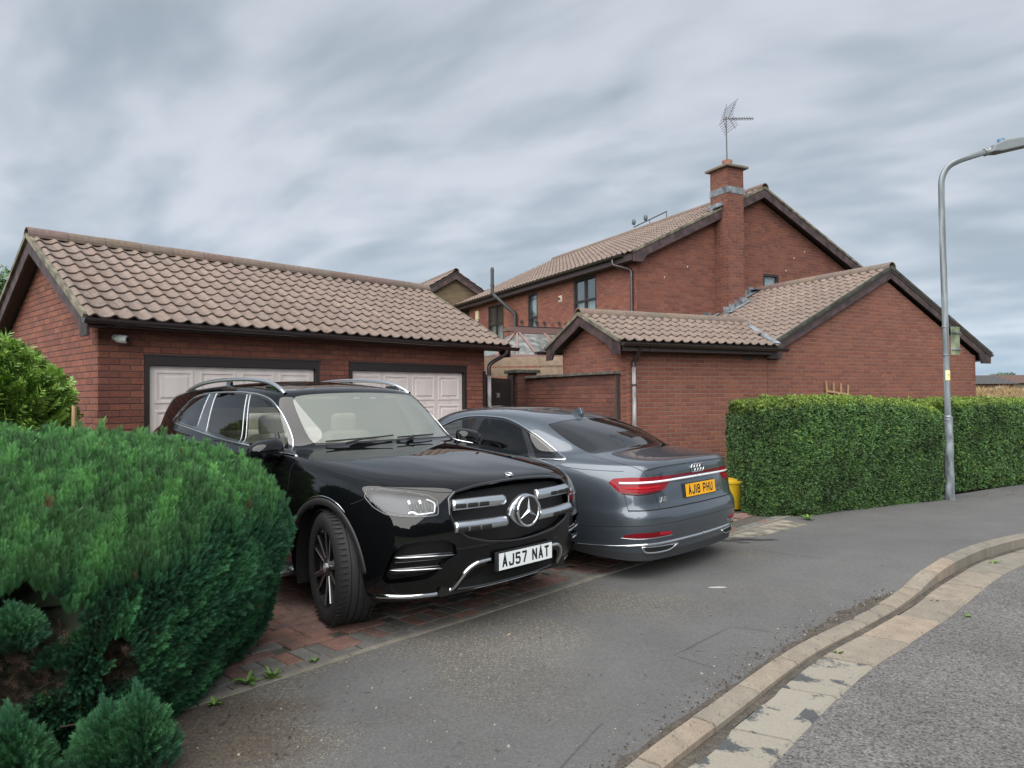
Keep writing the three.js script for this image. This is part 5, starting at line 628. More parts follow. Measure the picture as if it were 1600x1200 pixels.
{ // ---------- the far side of the street, behind the viewpoint: a belt of trees that the car paint mirrors
  const r = rng(777); const B = thing('roadside_trees', 'dark belt of trees across the street, mirrored in the black car', 'trees'); B.userData.kind = 'stuff'; const l = []; const lm = LEAF([1, 1, 1]);
  const core = []; for (let i = 0; i < 26; i++) { const a = lerp(-.15, Math.PI + .25, i / 25), R = 21 + 4 * r(), x = Math.cos(a) * R * 1.25 + 3, z = Math.sin(a) * R * .8 + 3, h = 2.8 + r() * 2.4; const s = new THREE.IcosahedronGeometry(1, 2); s.scale(3.2, h * .5, 3.2); s.translate(x, h * .5, z); core.push(s); for (let k = 0; k < 420; k++) { const d = new THREE.Vector3(r() - .5, r() - .5, r() - .5).normalize(), q = 1 + .12 * (r() - .3); l.push({ m: place(new THREE.Vector3(x + d.x * 3.3 * q, h * .5 + d.y * h * .54 * q, z + d.z * 3.3 * q), d, 7 + r() * 6, r() * 6), c: [.035, .07, .025].map((v) => v * (.5 + r())) }); } }
  part('crown_mass', merge(core), STD([.018, .032, .014], .95), B, { kind: 'stuff' }); instances('foliage', leafCluster(6, .07, 8), lm, l, B, 'stuff');
}
// ------------------------------------------------------------------ car bodies: one smooth spline skin per car, divided into panels, glass and lamps
// ctrl[ring][knot] = [s back from the nose, half width, height]; knots run round the car from nose to tail, rings from sill to roof centre line
function skin(ctrl) {
  const R = ctrl.length, K = ctrl[0].length; const mir = (p) => [p[0], -p[1], p[2]];
  const at = (j, k) => { if (k < 0) return mir(at(j, -k)); if (k >= K) return mir(at(j, 2 * (K - 1) - k)); if (j < 0) { const a = ctrl[0][k], b = ctrl[1][k]; return [2 * a[0] - b[0], 2 * a[1] - b[1], 2 * a[2] - b[2]]; } if (j >= R) return mir(ctrl[2 * (R - 1) - j][k]); return ctrl[j][k]; };
  const B = (t) => { const a = 1 - t; return [a * a * a / 6, (3 * t * t * t - 6 * t * t + 4) / 6, (-3 * t * t * t + 3 * t * t + 3 * t + 1) / 6, t * t * t / 6]; }, dB = (t) => { const a = 1 - t; return [-a * a / 2, (3 * t * t - 4 * t) / 2, (-3 * t * t + 2 * t + 1) / 2, t * t / 2]; };
  const full = (u, v) => { const k = Math.min(K - 2, Math.floor(u)), j = Math.min(R - 2, Math.floor(v)), bu = B(u - k), bv = B(v - j), du = dB(u - k), dv = dB(v - j); const p = [0, 0, 0], pu = [0, 0, 0], pv = [0, 0, 0]; for (let a = 0; a < 4; a++) for (let b = 0; b < 4; b++) { const c = at(j - 1 + a, k - 1 + b), w = bv[a] * bu[b], wu = bv[a] * du[b], wv = dv[a] * bu[b]; for (let i = 0; i < 3; i++) { p[i] += c[i] * w; pu[i] += c[i] * wu; pv[i] += c[i] * wv; } }
    // car frame: x forward, y up, z to the car's right
    const P = [-p[0], p[2], p[1]], U = [-pu[0], pu[2], pu[1]], V = [-pv[0], pv[2], pv[1]]; let n = [U[1] * V[2] - U[2] * V[1], U[2] * V[0] - U[0] * V[2], U[0] * V[1] - U[1] * V[0]]; const l = Math.hypot(...n) || 1; n = n.map((x) => -x / l); return { p: P, n }; };
  return { full, R, K, pt: (u, v, off = 0) => { const f = full(clamp(u, 0, K - 1), clamp(v, 0, R - 1)); return f.p.map((x, i) => x + f.n[i] * off); } };
}
function skinTris(S, mu, mv, v1) { // triangles of one half, {p, n, q:[u, v]}
  const nu = (S.K - 1) * mu, nv = Math.round((v1 ?? (S.R - 1)) * mv), G = []; for (let j = 0; j <= nv; j++) { const row = []; for (let i = 0; i <= nu; i++) { const u = i / mu, v = j / mv, f = S.full(Math.min(u, S.K - 1 - 1e-6), Math.min(v, S.R - 1 - 1e-6)); row.push({ p: f.p, n: f.n, q: [u, v] }); } G.push(row); }
  // normals at degenerate places: borrow from neighbours
  for (const row of G) for (let i = 0; i < row.length; i++) if (Math.hypot(...row[i].n) < .5) { const o = row[i ? i - 1 : 1]; row[i].n = o.n; }
  const T = []; for (let j = 0; j < nv; j++) for (let i = 0; i < nu; i++) { const a = G[j][i], b = G[j][i + 1], c = G[j + 1][i + 1], d = G[j + 1][i]; T.push([a, c, b], [a, d, c]); } return T;
}
const mixV = (a, b, t) => ({ p: a.p.map((x, i) => x + (b.p[i] - x) * t), n: a.n.map((x, i) => x + (b.n[i] - x) * t), q: a.q.map((x, i) => x + (b.q[i] - x) * t) });
function split(tris, f, bb) { // -> [inside (f > 0), outside]
  const In = [], Out = []; const val = new Map(); const F = (v) => { let x = val.get(v); if (x === undefined) { x = f(v); if (Math.abs(x) < 1e-7) x = 1e-7; val.set(v, x); } return x; };
  for (const t of tris) { if (bb && !bb(t)) { Out.push(t); continue; } const d = t.map(F), s = d.map((x) => x > 0); const c = s[0] + s[1] + s[2]; if (c === 3) In.push(t); else if (c === 0) Out.push(t); else { const odd = c === 1 ? s.indexOf(true) : s.indexOf(false); const a = t[odd], b = t[(odd + 1) % 3], e = t[(odd + 2) % 3], da = d[odd], db = d[(odd + 1) % 3], de = d[(odd + 2) % 3]; const m1 = mixV(a, b, da / (da - db)), m2 = mixV(a, e, da / (da - de)); const one = c === 1 ? In : Out, two = c === 1 ? Out : In; one.push([a, m1, m2]); two.push([m1, b, e], [m1, e, m2]); } }
  return [In, Out];
}
function sdPoly(poly, x, y) { let d = 1e9, inside = false; for (let i = 0, j = poly.length - 1; i < poly.length; j = i++) { const [xi, yi] = poly[i], [xj, yj] = poly[j]; const ex = xj - xi, ey = yj - yi, wx = x - xi, wy = y - yi, t = clamp((wx * ex + wy * ey) / (ex * ex + ey * ey || 1)); const dx = wx - ex * t, dy = wy - ey * t; d = Math.min(d, dx * dx + dy * dy); if ((yi > y) !== (yj > y) && x < ex * (y - yi) / (ey || 1e-9) + xi) inside = !inside; } return (inside ? 1 : -1) * Math.sqrt(d); }
function roundPoly(poly, n = 4, k = .22, maxR = .28) { // soften the corners
  const o = []; for (let i = 0; i < poly.length; i++) { const a = poly[(i + poly.length - 1) % poly.length], b = poly[i], c = poly[(i + 1) % poly.length]; const ka = Math.min(k, maxR / (Math.hypot(b[0] - a[0], b[1] - a[1]) || 1)), kc = Math.min(k, maxR / (Math.hypot(b[0] - c[0], b[1] - c[1]) || 1)); const p = [lerp(b[0], a[0], ka), lerp(b[1], a[1], ka)], q = [lerp(b[0], c[0], kc), lerp(b[1], c[1], kc)]; for (let j = 0; j <= n; j++) { const t = j / n; o.push([(1 - t) ** 2 * p[0] + 2 * t * (1 - t) * b[0] + t * t * q[0], (1 - t) ** 2 * p[1] + 2 * t * (1 - t) * b[1] + t * t * q[1]]); } } return o; }
function cut(tris, poly) { let a = 1e9, b = -1e9, c = 1e9, d = -1e9; for (const [x, y] of poly) { a = Math.min(a, x); b = Math.max(b, x); c = Math.min(c, y); d = Math.max(d, y); } return split(tris, (v) => sdPoly(poly, v.q[0], v.q[1]), (t) => { const us = t.map((v) => v.q[0]), vs = t.map((v) => v.q[1]); return Math.max(...us) >= a && Math.min(...us) <= b && Math.max(...vs) >= c && Math.min(...vs) <= d; }); }
// triangles -> geometry; side 1 = car's right, -1 = left, 0 = both; off pushes along the normal
function skinGeo(tris, side = 0, off = 0, flip = false) { const P = [], N = [], U = []; for (const sg of side === 0 ? [1, -1] : [side]) for (const t of tris) { const o = (sg < 0) !== flip ? [0, 2, 1] : [0, 1, 2]; for (const k of o) { const v = t[k], l = Math.hypot(...v.n) || 1; P.push(v.p[0] + v.n[0] / l * off, v.p[1] + v.n[1] / l * off, sg * (v.p[2] + v.n[2] / l * off)); const fl = flip ? -1 : 1; N.push(fl * v.n[0] / l, fl * v.n[1] / l, fl * sg * v.n[2] / l); U.push(v.q[0], v.q[1]); } }
  const g = new THREE.BufferGeometry(); g.setAttribute('position', new THREE.Float32BufferAttribute(P, 3)); g.setAttribute('normal', new THREE.Float32BufferAttribute(N, 3)); g.setAttribute('uv', new THREE.Float32BufferAttribute(U, 2)); return g; }
// a path in (u, v) sampled on the skin
function skinPath(S, path, n = 12, sm = true) { const c = sm && path.length > 2 ? new THREE.CatmullRomCurve3(path.map(([a, b]) => new THREE.Vector3(a, b, 0)), false, 'centripetal') : null; const N = n * (path.length - 1), o = []; for (let i = 0; i <= N; i++) { let q; if (c) { const v = c.getPoint(i / N); q = [v.x, v.y]; } else { const t = i / n, k = Math.min(path.length - 2, Math.floor(t)); q = [lerp(path[k][0], path[k + 1][0], t - k), lerp(path[k][1], path[k + 1][1], t - k)]; } const f = S.full(clamp(q[0], 0, S.K - 1 - 1e-6), clamp(q[1], 0, S.R - 1 - 1e-6)); o.push({ p: new THREE.Vector3(...f.p), n: new THREE.Vector3(...f.n) }); } return o; }
// moulding of half-width w and depth d laid on the skin (rounded section)
function moulding(S, path, w, d, opt = {}) { const pts = skinPath(S, path, opt.n || 12, opt.smooth !== false), P = [], I = [], m = 7; const closed = opt.closed; pts.forEach((q, i) => { const a = pts[Math.max(0, i - 1)].p, b = pts[Math.min(pts.length - 1, i + 1)].p; const t = b.clone().sub(a).normalize(), s = t.clone().cross(q.n).normalize(); const tp = opt.taper ? Math.min(1, Math.min(i, pts.length - 1 - i) / (pts.length * opt.taper) + .15) : 1; const ww = typeof w === 'function' ? w(i / (pts.length - 1)) : w; for (let k = 0; k < m; k++) { const th = Math.PI * k / (m - 1), c = q.p.clone().addScaledVector(s, -Math.cos(th) * ww * tp).addScaledVector(q.n, (opt.off || 0) + Math.sin(th) * d * tp - (k === 0 || k === m - 1 ? .004 : 0)); P.push(c.x, c.y, c.z); } });
  for (let i = 0; i < pts.length - 1; i++) for (let k = 0; k < m - 1; k++) { const a = i * m + k; I.push(a, a + m, a + 1, a + 1, a + m, a + m + 1); } const e = (pts.length - 1) * m; for (let k = 1; k < m - 1; k++) { I.push(0, k, k + 1); I.push(e, e + k + 1, e + k); }
  const g = new THREE.BufferGeometry(); g.setAttribute('position', new THREE.Float32BufferAttribute(P, 3)); g.setIndex(I); g.computeVertexNormals(); return g; }
const mirrorZ = (g) => { const h = clean(g.clone()), p = h.attributes.position, n = h.attributes.normal, u = h.attributes.uv; for (let i = 0; i < p.count; i++) { p.setZ(i, -p.getZ(i)); if (n) n.setZ(i, -n.getZ(i)); } for (let i = 0; i < p.count; i += 3) for (const a of [p, n, u].filter(Boolean)) { const k = a.itemSize, A = a.array, o1 = (i + 1) * k, o2 = (i + 2) * k; for (let j = 0; j < k; j++) { const t = A[o1 + j]; A[o1 + j] = A[o2 + j]; A[o2 + j] = t; } } return h; };
const both = (g) => merge([clean(g), mirrorZ(g)]);
// wheel about the z axis, outer face towards +z; spokes: function that returns geometries
function makeWheel(parent, pos, steer, side, r, w, rimR, spokeFn, mats) {
  const W = new THREE.Group(); W.name = 'wheel'; W.position.set(...pos); W.rotation.y = steer + (side < 0 ? Math.PI : 0); parent.add(W);
  const tp = [[rimR - .012, -w / 2 + .02], [rimR + .012, -w / 2 + .002], [r - .05, -w / 2 - .004], [r - .022, -w / 2 + .012], [r - .006, -w / 2 + .03]]; for (let i = 0; i < 5; i++) { const z = -w / 2 + .045 + i * (w - .09) / 4; if (i > 0 && i < 5) tp.push([r, z - .034 + (i === 0 ? .02 : 0)]); if (i < 4) { tp.push([r, z + .006], [r - .007, z + .008], [r - .007, z + .016], [r, z + .018]); } } tp.push([r - .006, w / 2 - .03], [r - .022, w / 2 - .012], [r - .05, w / 2 + .004], [rimR + .012, w / 2 - .002], [rimR - .012, w / 2 - .02]);
  const ty = new THREE.LatheGeometry(tp.map(([a, b]) => new THREE.Vector2(a, b)), 72); ty.rotateX(Math.PI / 2); const tl = [ty]; for (let i = 0; i < 64; i++) for (const sg of [-1, 1]) { const a = i / 64 * Math.PI * 2; const b = box(.004, .006, w * .2, 0, r + .0005, sg * w * .40); b.rotateZ(a); tl.push(b); }
  part('tyre', tl[0], mats.tyre, W); part('tread_groove', merge(tl.slice(1)), mats.groove, W, { kind: 'stuff' });
  const rp = [[rimR - .01, w / 2 - .012], [rimR + .004, w / 2 - .02], [rimR - .02, w / 2 - .035], [rimR - .04, w / 2 - .06], [rimR - .05, -w / 2 + .02]].map(([a, b]) => new THREE.Vector2(a, b)); const rg = new THREE.LatheGeometry(rp, 64); rg.rotateX(Math.PI / 2); part('rim', rg, mats.rim, W);
  part('brake_disc', (() => { const g = new THREE.CylinderGeometry(rimR * .72, rimR * .72, .02, 40); g.rotateX(Math.PI / 2); g.translate(0, 0, -.01); return g; })(), mats.disc, W); part('barrel', (() => { const g = new THREE.CylinderGeometry(rimR - .045, rimR - .045, .01, 40); g.rotateX(Math.PI / 2); g.translate(0, 0, -w / 2 + .03); return g; })(), mats.dark, W);
  for (const [n, g, m] of spokeFn(rimR, w)) part(n, g, m, W); return W;
}
function plateTexture(text, bg) { // plate lettering drawn as even strokes in the usual block shapes
  const cv = document.createElement('canvas'); cv.width = 1040; cv.height = 222; const c = cv.getContext('2d'); c.fillStyle = bg; c.fillRect(0, 0, 1040, 222); c.strokeStyle = '#0d0e10'; c.lineWidth = 29; c.lineJoin = 'miter'; c.lineCap = 'butt';
  const G = { A: [[[0, 1.09], [.5, -.0], [1, 1.09]], [[.18, .70], [.82, .70]]], J: [[[1, -.09], [1, .74], [.86, 1], [.14, 1], [0, .78], [0, .66]]], 5: [[[1.1, 0], [.04, 0], [.04, .42], [.78, .42], [1, .56], [1, .84], [.8, 1], [.16, 1], [-.02, .82]]], 7: [[[-.1, 0], [.98, 0], [.98, .1], [.36, 1.09]]], N: [[[0, 1.09], [0, -.09]], [[.02, -.02], [.98, 1.02]], [[1, 1.09], [1, -.09]]], T: [[[-.12, 0], [1.12, 0]], [[.5, 0], [.5, 1.09]]], 1: [[[.5, -.09], [.5, 1.09]]], 8: [[[.2, 0], [.8, 0], [.98, .14], [.98, .34], [.8, .47], [.2, .47], [.02, .34], [.02, .14], [.2, 0], [.8, 0]], [[.2, .47], [.8, .47], [1, .62], [1, .86], [.8, 1], [.2, 1], [0, .86], [0, .62], [.2, .47], [.8, .47]]], P: [[[0, 1.09], [0, 0], [.76, 0], [1, .16], [1, .42], [.76, .57], [0, .57]]], H: [[[0, -.09], [0, 1.09]], [[1, -.09], [1, 1.09]], [[0, .5], [1, .5]]], U: [[[0, -.09], [0, .78], [.2, 1], [.8, 1], [1, .78], [1, -.09]]] };
  const wOf = (ch) => ch === ' ' ? 54 : ch === '1' ? 30 : 100, total = [...text].reduce((t, ch) => t + wOf(ch) + 24, -24); let x = (1040 - total) / 2; const y0 = 46, h = 130;
  for (const ch of text) { const w = wOf(ch); if (ch !== ' ') for (const st of G[ch]) { c.beginPath(); st.forEach(([a, b], i) => { const px = x + (ch === '1' ? w / 2 : 14 + a * (w - 28)), py = y0 + b * h; i ? c.lineTo(px, py) : c.moveTo(px, py); }); c.stroke(); } x += w + 24; }
  const t = new THREE.CanvasTexture(cv); t.colorSpace = THREE.SRGBColorSpace; t.anisotropy = 8; return t; }
const SUV = (() => {
  // knots: nose centre, grille, lamp inner, corner, corner side, front wheel, front door, B post, rear door, rear wheel, quarter, rear corner, tail corner, tail, tail centre
  const low = [ // [s, w] for rings 1..6 at each knot, then heights
    [[.34, 0, .20], [.14, 0, .25], [.03, 0, .42], [.0, 0, .60], [.02, 0, .78], [.055, 0, .92], [.085, 0, .985], [.22, 0, 1.025], [.75, 0, 1.115], [1.30, 0, 1.165], [1.44, 0, 1.175]],
    [[.35, .27, .20], [.155, .29, .25], [.04, .30, .42], [.012, .30, .60], [.03, .30, .78], [.062, .30, .92], [.09, .30, .985], [.225, .30, 1.03], [.75, .30, 1.12], [1.32, .30, 1.165], [1.46, .30, 1.175]],
    [[.38, .5, .20], [.20, .54, .25], [.085, .56, .42], [.06, .57, .60], [.075, .57, .78], [.105, .57, .90], [.14, .57, .97], [.26, .57, 1.025], [.78, .56, 1.105], [1.38, .55, 1.155], [1.52, .55, 1.165]],
    [[.48, .74, .20], [.31, .82, .25], [.20, .855, .42], [.19, .86, .60], [.21, .86, .78], [.26, .84, .885], [.34, .82, .965], [.50, .79, 1.035], [.98, .765, 1.10], [1.50, .75, 1.145], [1.62, .735, 1.16]],
    [[.62, .84, .20], [.50, .94, .25], [.42, .965, .42], [.42, .97, .60], [.44, .965, .78], [.50, .945, .91], [.62, .915, .99], [.80, .88, 1.05], [1.20, .85, 1.105], [1.66, .835, 1.14], [1.76, .81, 1.165]],
    [[1.05, .88, .20], [1.0, .965, .27], [.97, .985, .42], [.95, .988, .62], [.95, .985, .82], [1.0, .968, .97], [1.10, .945, 1.045], [1.22, .92, 1.085], [1.50, .89, 1.12], [1.92, .875, 1.15], [2.0, .85, 1.175]],
    [[1.6, .90, .24], [1.6, .955, .29], [1.6, .96, .42], [1.62, .962, .62], [1.66, .975, .84], [1.7, .965, .99], [1.75, .95, 1.06], [1.82, .935, 1.10], [2.0, .91, 1.13], [2.3, .89, 1.16], [2.32, .865, 1.185]],
    [[2.35, .90, .24], [2.35, .95, .29], [2.35, .955, .42], [2.38, .958, .62], [2.4, .972, .84], [2.42, .965, .99], [2.45, .952, 1.06], [2.5, .938, 1.10], [2.58, .916, 1.135], [2.7, .895, 1.17], [2.7, .87, 1.195]],
    [[3.1, .90, .24], [3.1, .95, .29], [3.1, .955, .42], [3.1, .958, .62], [3.1, .972, .84], [3.1, .965, .99], [3.1, .953, 1.06], [3.1, .94, 1.105], [3.1, .92, 1.145], [3.1, .90, 1.18], [3.1, .872, 1.205]],
    [[3.9, .88, .22], [3.9, .96, .28], [3.9, .98, .42], [3.9, .985, .62], [3.88, .985, .84], [3.82, .97, 1.0], [3.76, .955, 1.08], [3.7, .94, 1.12], [3.65, .92, 1.16], [3.6, .90, 1.20], [3.6, .872, 1.22]],
    [[4.5, .86, .24], [4.5, .95, .29], [4.5, .965, .42], [4.48, .965, .62], [4.45, .965, .84], [4.4, .95, 1.0], [4.35, .935, 1.09], [4.3, .92, 1.14], [4.25, .90, 1.18], [4.2, .88, 1.22], [4.2, .855, 1.24]],
    [[4.85, .80, .26], [4.9, .90, .31], [4.92, .92, .42], [4.92, .92, .62], [4.9, .915, .84], [4.86, .90, 1.0], [4.82, .885, 1.1], [4.78, .87, 1.16], [4.74, .855, 1.2], [4.7, .835, 1.25], [4.68, .80, 1.27]],
    [[5.0, .66, .28], [5.08, .76, .33], [5.12, .78, .44], [5.12, .78, .62], [5.1, .78, .84], [5.07, .77, 1.0], [5.05, .76, 1.1], [5.03, .75, 1.16], [5.0, .735, 1.2], [4.97, .71, 1.24], [4.94, .68, 1.26]],
    [[5.05, .4, .28], [5.15, .42, .33], [5.2, .42, .44], [5.2, .42, .62], [5.18, .42, .84], [5.16, .42, 1.0], [5.14, .42, 1.1], [5.12, .42, 1.16], [5.1, .42, 1.2], [5.06, .41, 1.24], [5.03, .4, 1.26]],
    [[5.06, 0, .28], [5.16, 0, .33], [5.21, 0, .44], [5.21, 0, .62], [5.19, 0, .84], [5.17, 0, 1.0], [5.15, 0, 1.1], [5.13, 0, 1.16], [5.11, 0, 1.2], [5.07, 0, 1.24], [5.04, 0, 1.26]]];
  // roof edge, and crown
  const hdr = [[2.02, 0, 1.607], [2.03, .27, 1.602], [2.05, .50, 1.59], [2.10, .665, 1.567], [2.24, .715, 1.575], [2.48, .725, 1.61], [2.73, .728, 1.63], [3.0, .728, 1.64], [3.35, .725, 1.642], [3.8, .72, 1.632], [4.3, .70, 1.61], [4.72, .66, 1.575], [4.88, .54, 1.565], [4.94, .3, 1.575], [4.95, 0, 1.58]];
  const crown = [[2.35, 0, 1.68], [2.37, .12, 1.68], [2.42, .22, 1.68], [2.5, .30, 1.682], [2.6, .34, 1.69], [2.75, .36, 1.70], [2.9, .37, 1.708], [3.1, .37, 1.712], [3.4, .37, 1.712], [3.8, .37, 1.70], [4.2, .36, 1.68], [4.55, .30, 1.655], [4.62, .22, 1.65], [4.66, .12, 1.65], [4.68, 0, 1.65]];
  const ctrl = Array.from({ length: 17 }, () => []);
  low.forEach((col, k) => { col.forEach((p, j) => ctrl[j].push(p)); const a = col[10], h = hdr[k]; const bul = Math.min(1, a[1] / .5) * .018; const md = (t) => [lerp(a[0], h[0], t), lerp(a[1], h[1], t) + bul * Math.sin(t * Math.PI), lerp(a[2], h[2], t) + (k < 3 || k > 12 ? .012 : .0) * Math.sin(t * Math.PI)]; ctrl[11].push(md(.33)); ctrl[12].push(md(.68)); ctrl[13].push(md(.96)); const c = crown[k]; ctrl[14].push([lerp(h[0], c[0], .12), lerp(h[1], c[1], .10), lerp(h[2], c[2], .42)]); ctrl[15].push([c[0], c[1], c[2]]); ctrl[16].push([lerp(c[0], 3.4, .15), 0, c[2] + .012]); });
  return skin(ctrl);
})();
const SAL = (() => {
  const low = [
    [[.20, 0, .20], [.06, 0, .26], [.0, 0, .42], [.0, 0, .58], [.02, 0, .70], [.06, 0, .76], [.12, 0, .79], [.5, 0, .86], [1.0, 0, .93], [1.30, 0, .965], [1.40, 0, .98]],
    [[.26, .42, .20], [.12, .45, .26], [.06, .46, .42], [.06, .46, .58], [.08, .46, .70], [.12, .46, .76], [.18, .46, .79], [.55, .45, .86], [1.05, .44, .93], [1.36, .43, .96], [1.46, .42, .975]],
    [[.46, .72, .20], [.34, .80, .26], [.28, .83, .42], [.28, .84, .58], [.32, .83, .68], [.4, .81, .74], [.5, .79, .78], [.85, .76, .85], [1.25, .74, .92], [1.52, .72, .95], [1.62, .69, .97]],
    [[.8, .86, .20], [.72, .925, .27], [.7, .94, .42], [.7, .945, .58], [.72, .935, .70], [.8, .915, .78], [.9, .89, .83], [1.15, .86, .88], [1.45, .84, .925], [1.72, .82, .95], [1.84, .79, .97]],
    [[1.3, .87, .22], [1.3, .925, .28], [1.3, .935, .42], [1.3, .94, .58], [1.32, .935, .72], [1.4, .915, .82], [1.5, .90, .87], [1.65, .885, .91], [1.85, .87, .935], [2.0, .855, .955], [2.08, .825, .975]],
    [[1.9, .88, .22], [1.9, .92, .28], [1.9, .925, .42], [1.9, .93, .58], [1.92, .94, .74], [1.95, .92, .84], [2.0, .905, .89], [2.08, .895, .92], [2.18, .88, .945], [2.3, .865, .96], [2.34, .838, .98]],
    [[2.5, .88, .22], [2.5, .92, .28], [2.5, .922, .42], [2.5, .93, .58], [2.5, .942, .75], [2.52, .925, .85], [2.54, .91, .90], [2.58, .90, .93], [2.62, .885, .95], [2.68, .87, .965], [2.7, .842, .985]],
    [[3.1, .88, .22], [3.1, .92, .28], [3.1, .922, .42], [3.1, .93, .58], [3.1, .942, .76], [3.1, .928, .86], [3.1, .914, .91], [3.1, .902, .94], [3.1, .888, .958], [3.1, .872, .975], [3.1, .842, .995]],
    [[3.65, .88, .22], [3.65, .925, .28], [3.65, .93, .42], [3.65, .938, .58], [3.65, .945, .76], [3.62, .93, .87], [3.58, .915, .92], [3.55, .902, .95], [3.52, .886, .967], [3.5, .868, .985], [3.5, .838, 1.005]],
    [[4.1, .87, .22], [4.1, .93, .27], [4.1, .945, .42], [4.1, .95, .58], [4.1, .945, .76], [4.06, .925, .88], [4.0, .91, .93], [3.96, .895, .96], [3.92, .876, .978], [3.88, .855, .998], [3.86, .822, 1.02]],
    [[4.5, .89, .18], [4.5, .915, .28], [4.5, .93, .42], [4.5, .935, .57], [4.49, .93, .74], [4.46, .91, .87], [4.42, .89, .935], [4.36, .87, .968], [4.30, .85, .99], [4.22, .82, 1.01], [4.18, .785, 1.03]],
    [[4.86, .86, .17], [4.85, .89, .28], [4.87, .905, .42], [4.87, .905, .56], [4.84, .89, .73], [4.81, .87, .86], [4.78, .84, .945], [4.70, .81, .975], [4.58, .775, .998], [4.42, .735, 1.02], [4.36, .70, 1.04]],
    [[5.02, .78, .17], [5.03, .81, .28], [5.06, .825, .42], [5.06, .82, .56], [5.01, .80, .72], [4.98, .78, .86], [4.965, .755, .955], [4.87, .725, .982], [4.70, .68, 1.005], [4.50, .63, 1.03], [4.44, .59, 1.05]],
    [[5.08, .65, .17], [5.10, .66, .28], [5.14, .67, .42], [5.14, .67, .56], [5.08, .66, .72], [5.055, .65, .86], [5.05, .63, .965], [4.95, .61, .988], [4.76, .56, 1.01], [4.545, .48, 1.037], [4.48, .45, 1.057]],
    [[5.11, .43, .17], [5.13, .44, .28], [5.18, .44, .42], [5.18, .44, .56], [5.115, .44, .72], [5.09, .43, .86], [5.09, .42, .972], [4.98, .41, .992], [4.79, .38, 1.013], [4.57, .32, 1.042], [4.505, .3, 1.062]],
    [[5.125, .2, .17], [5.145, .2, .28], [5.195, .2, .42], [5.195, .2, .56], [5.13, .2, .72], [5.105, .2, .86], [5.105, .2, .975], [4.995, .2, .995], [4.80, .19, 1.015], [4.58, .16, 1.044], [4.51, .15, 1.064]],
    [[5.13, 0, .17], [5.15, 0, .28], [5.20, 0, .42], [5.20, 0, .56], [5.135, 0, .72], [5.11, 0, .86], [5.11, 0, .976], [5.0, 0, .996], [4.80, 0, 1.016], [4.58, 0, 1.045], [4.515, 0, 1.065]]];
  const hdr = [[2.12, 0, 1.385], [2.14, .30, 1.375], [2.22, .52, 1.345], [2.36, .61, 1.335], [2.55, .645, 1.355], [2.72, .655, 1.365], [2.9, .66, 1.37], [3.12, .66, 1.368], [3.35, .655, 1.358], [3.55, .645, 1.34], [3.70, .625, 1.32], [3.80, .585, 1.30], [3.85, .50, 1.305], [3.87, .40, 1.312], [3.88, .27, 1.318], [3.885, .13, 1.32], [3.885, 0, 1.321]];
  const crown = [[2.5, 0, 1.44], [2.52, .15, 1.437], [2.58, .26, 1.432], [2.66, .32, 1.43], [2.75, .34, 1.43], [2.85, .35, 1.43], [2.95, .355, 1.43], [3.08, .355, 1.427], [3.2, .35, 1.422], [3.32, .33, 1.412], [3.40, .30, 1.402], [3.46, .25, 1.397], [3.49, .20, 1.395], [3.50, .15, 1.395], [3.51, .10, 1.395], [3.515, .05, 1.395], [3.52, 0, 1.395]];
  const ctrl = Array.from({ length: 18 }, () => []);
  low.forEach((c0, k) => { // bumper step behind: an extra ring just above ring 3
    const rear = k >= 10 ? 1 : 0; const col = c0.slice(); const b = col[3], c = col[4]; const step = [lerp(b[0], c[0], rear ? .80 : .3), lerp(b[1], c[1], rear ? .7 : .3), lerp(b[2], c[2], rear ? .16 : .3)]; col.splice(4, 0, step);
    col.forEach((p, j) => ctrl[j].push(p)); const a = col[11], h = hdr[k]; const bul = Math.min(1, a[1] / .5) * .016; const md = (t) => [lerp(a[0], h[0], t), lerp(a[1], h[1], t) + bul * Math.sin(t * Math.PI), lerp(a[2], h[2], t) + (k < 2 || k > 11 ? .03 : .008) * Math.sin(t * Math.PI)]; ctrl[12].push(md(.33)); ctrl[13].push(md(.68)); ctrl[14].push(md(.97)); const q = crown[k]; ctrl[15].push([lerp(h[0], q[0], .35), lerp(h[1], q[1], .25), lerp(h[2], q[2], .55)]); ctrl[16].push(q); ctrl[17].push([lerp(q[0], 3.0, .2), 0, q[2] + .01]); });
  return skin(ctrl);
})();
const SUV_POSE = { pos: [.08, 0, -4.85], rot: THREE.MathUtils.degToRad(-45) };
const SAL_POSE = (() => { const a = THREE.MathUtils.degToRad(46), f = [-Math.sin(a), -Math.cos(a)], tail = [1.725, -6.325]; return { pos: [tail[0] + f[0] * 5.2, 0, tail[1] + f[1] * 5.2], rot: Math.atan2(-f[1], f[0]) }; })();
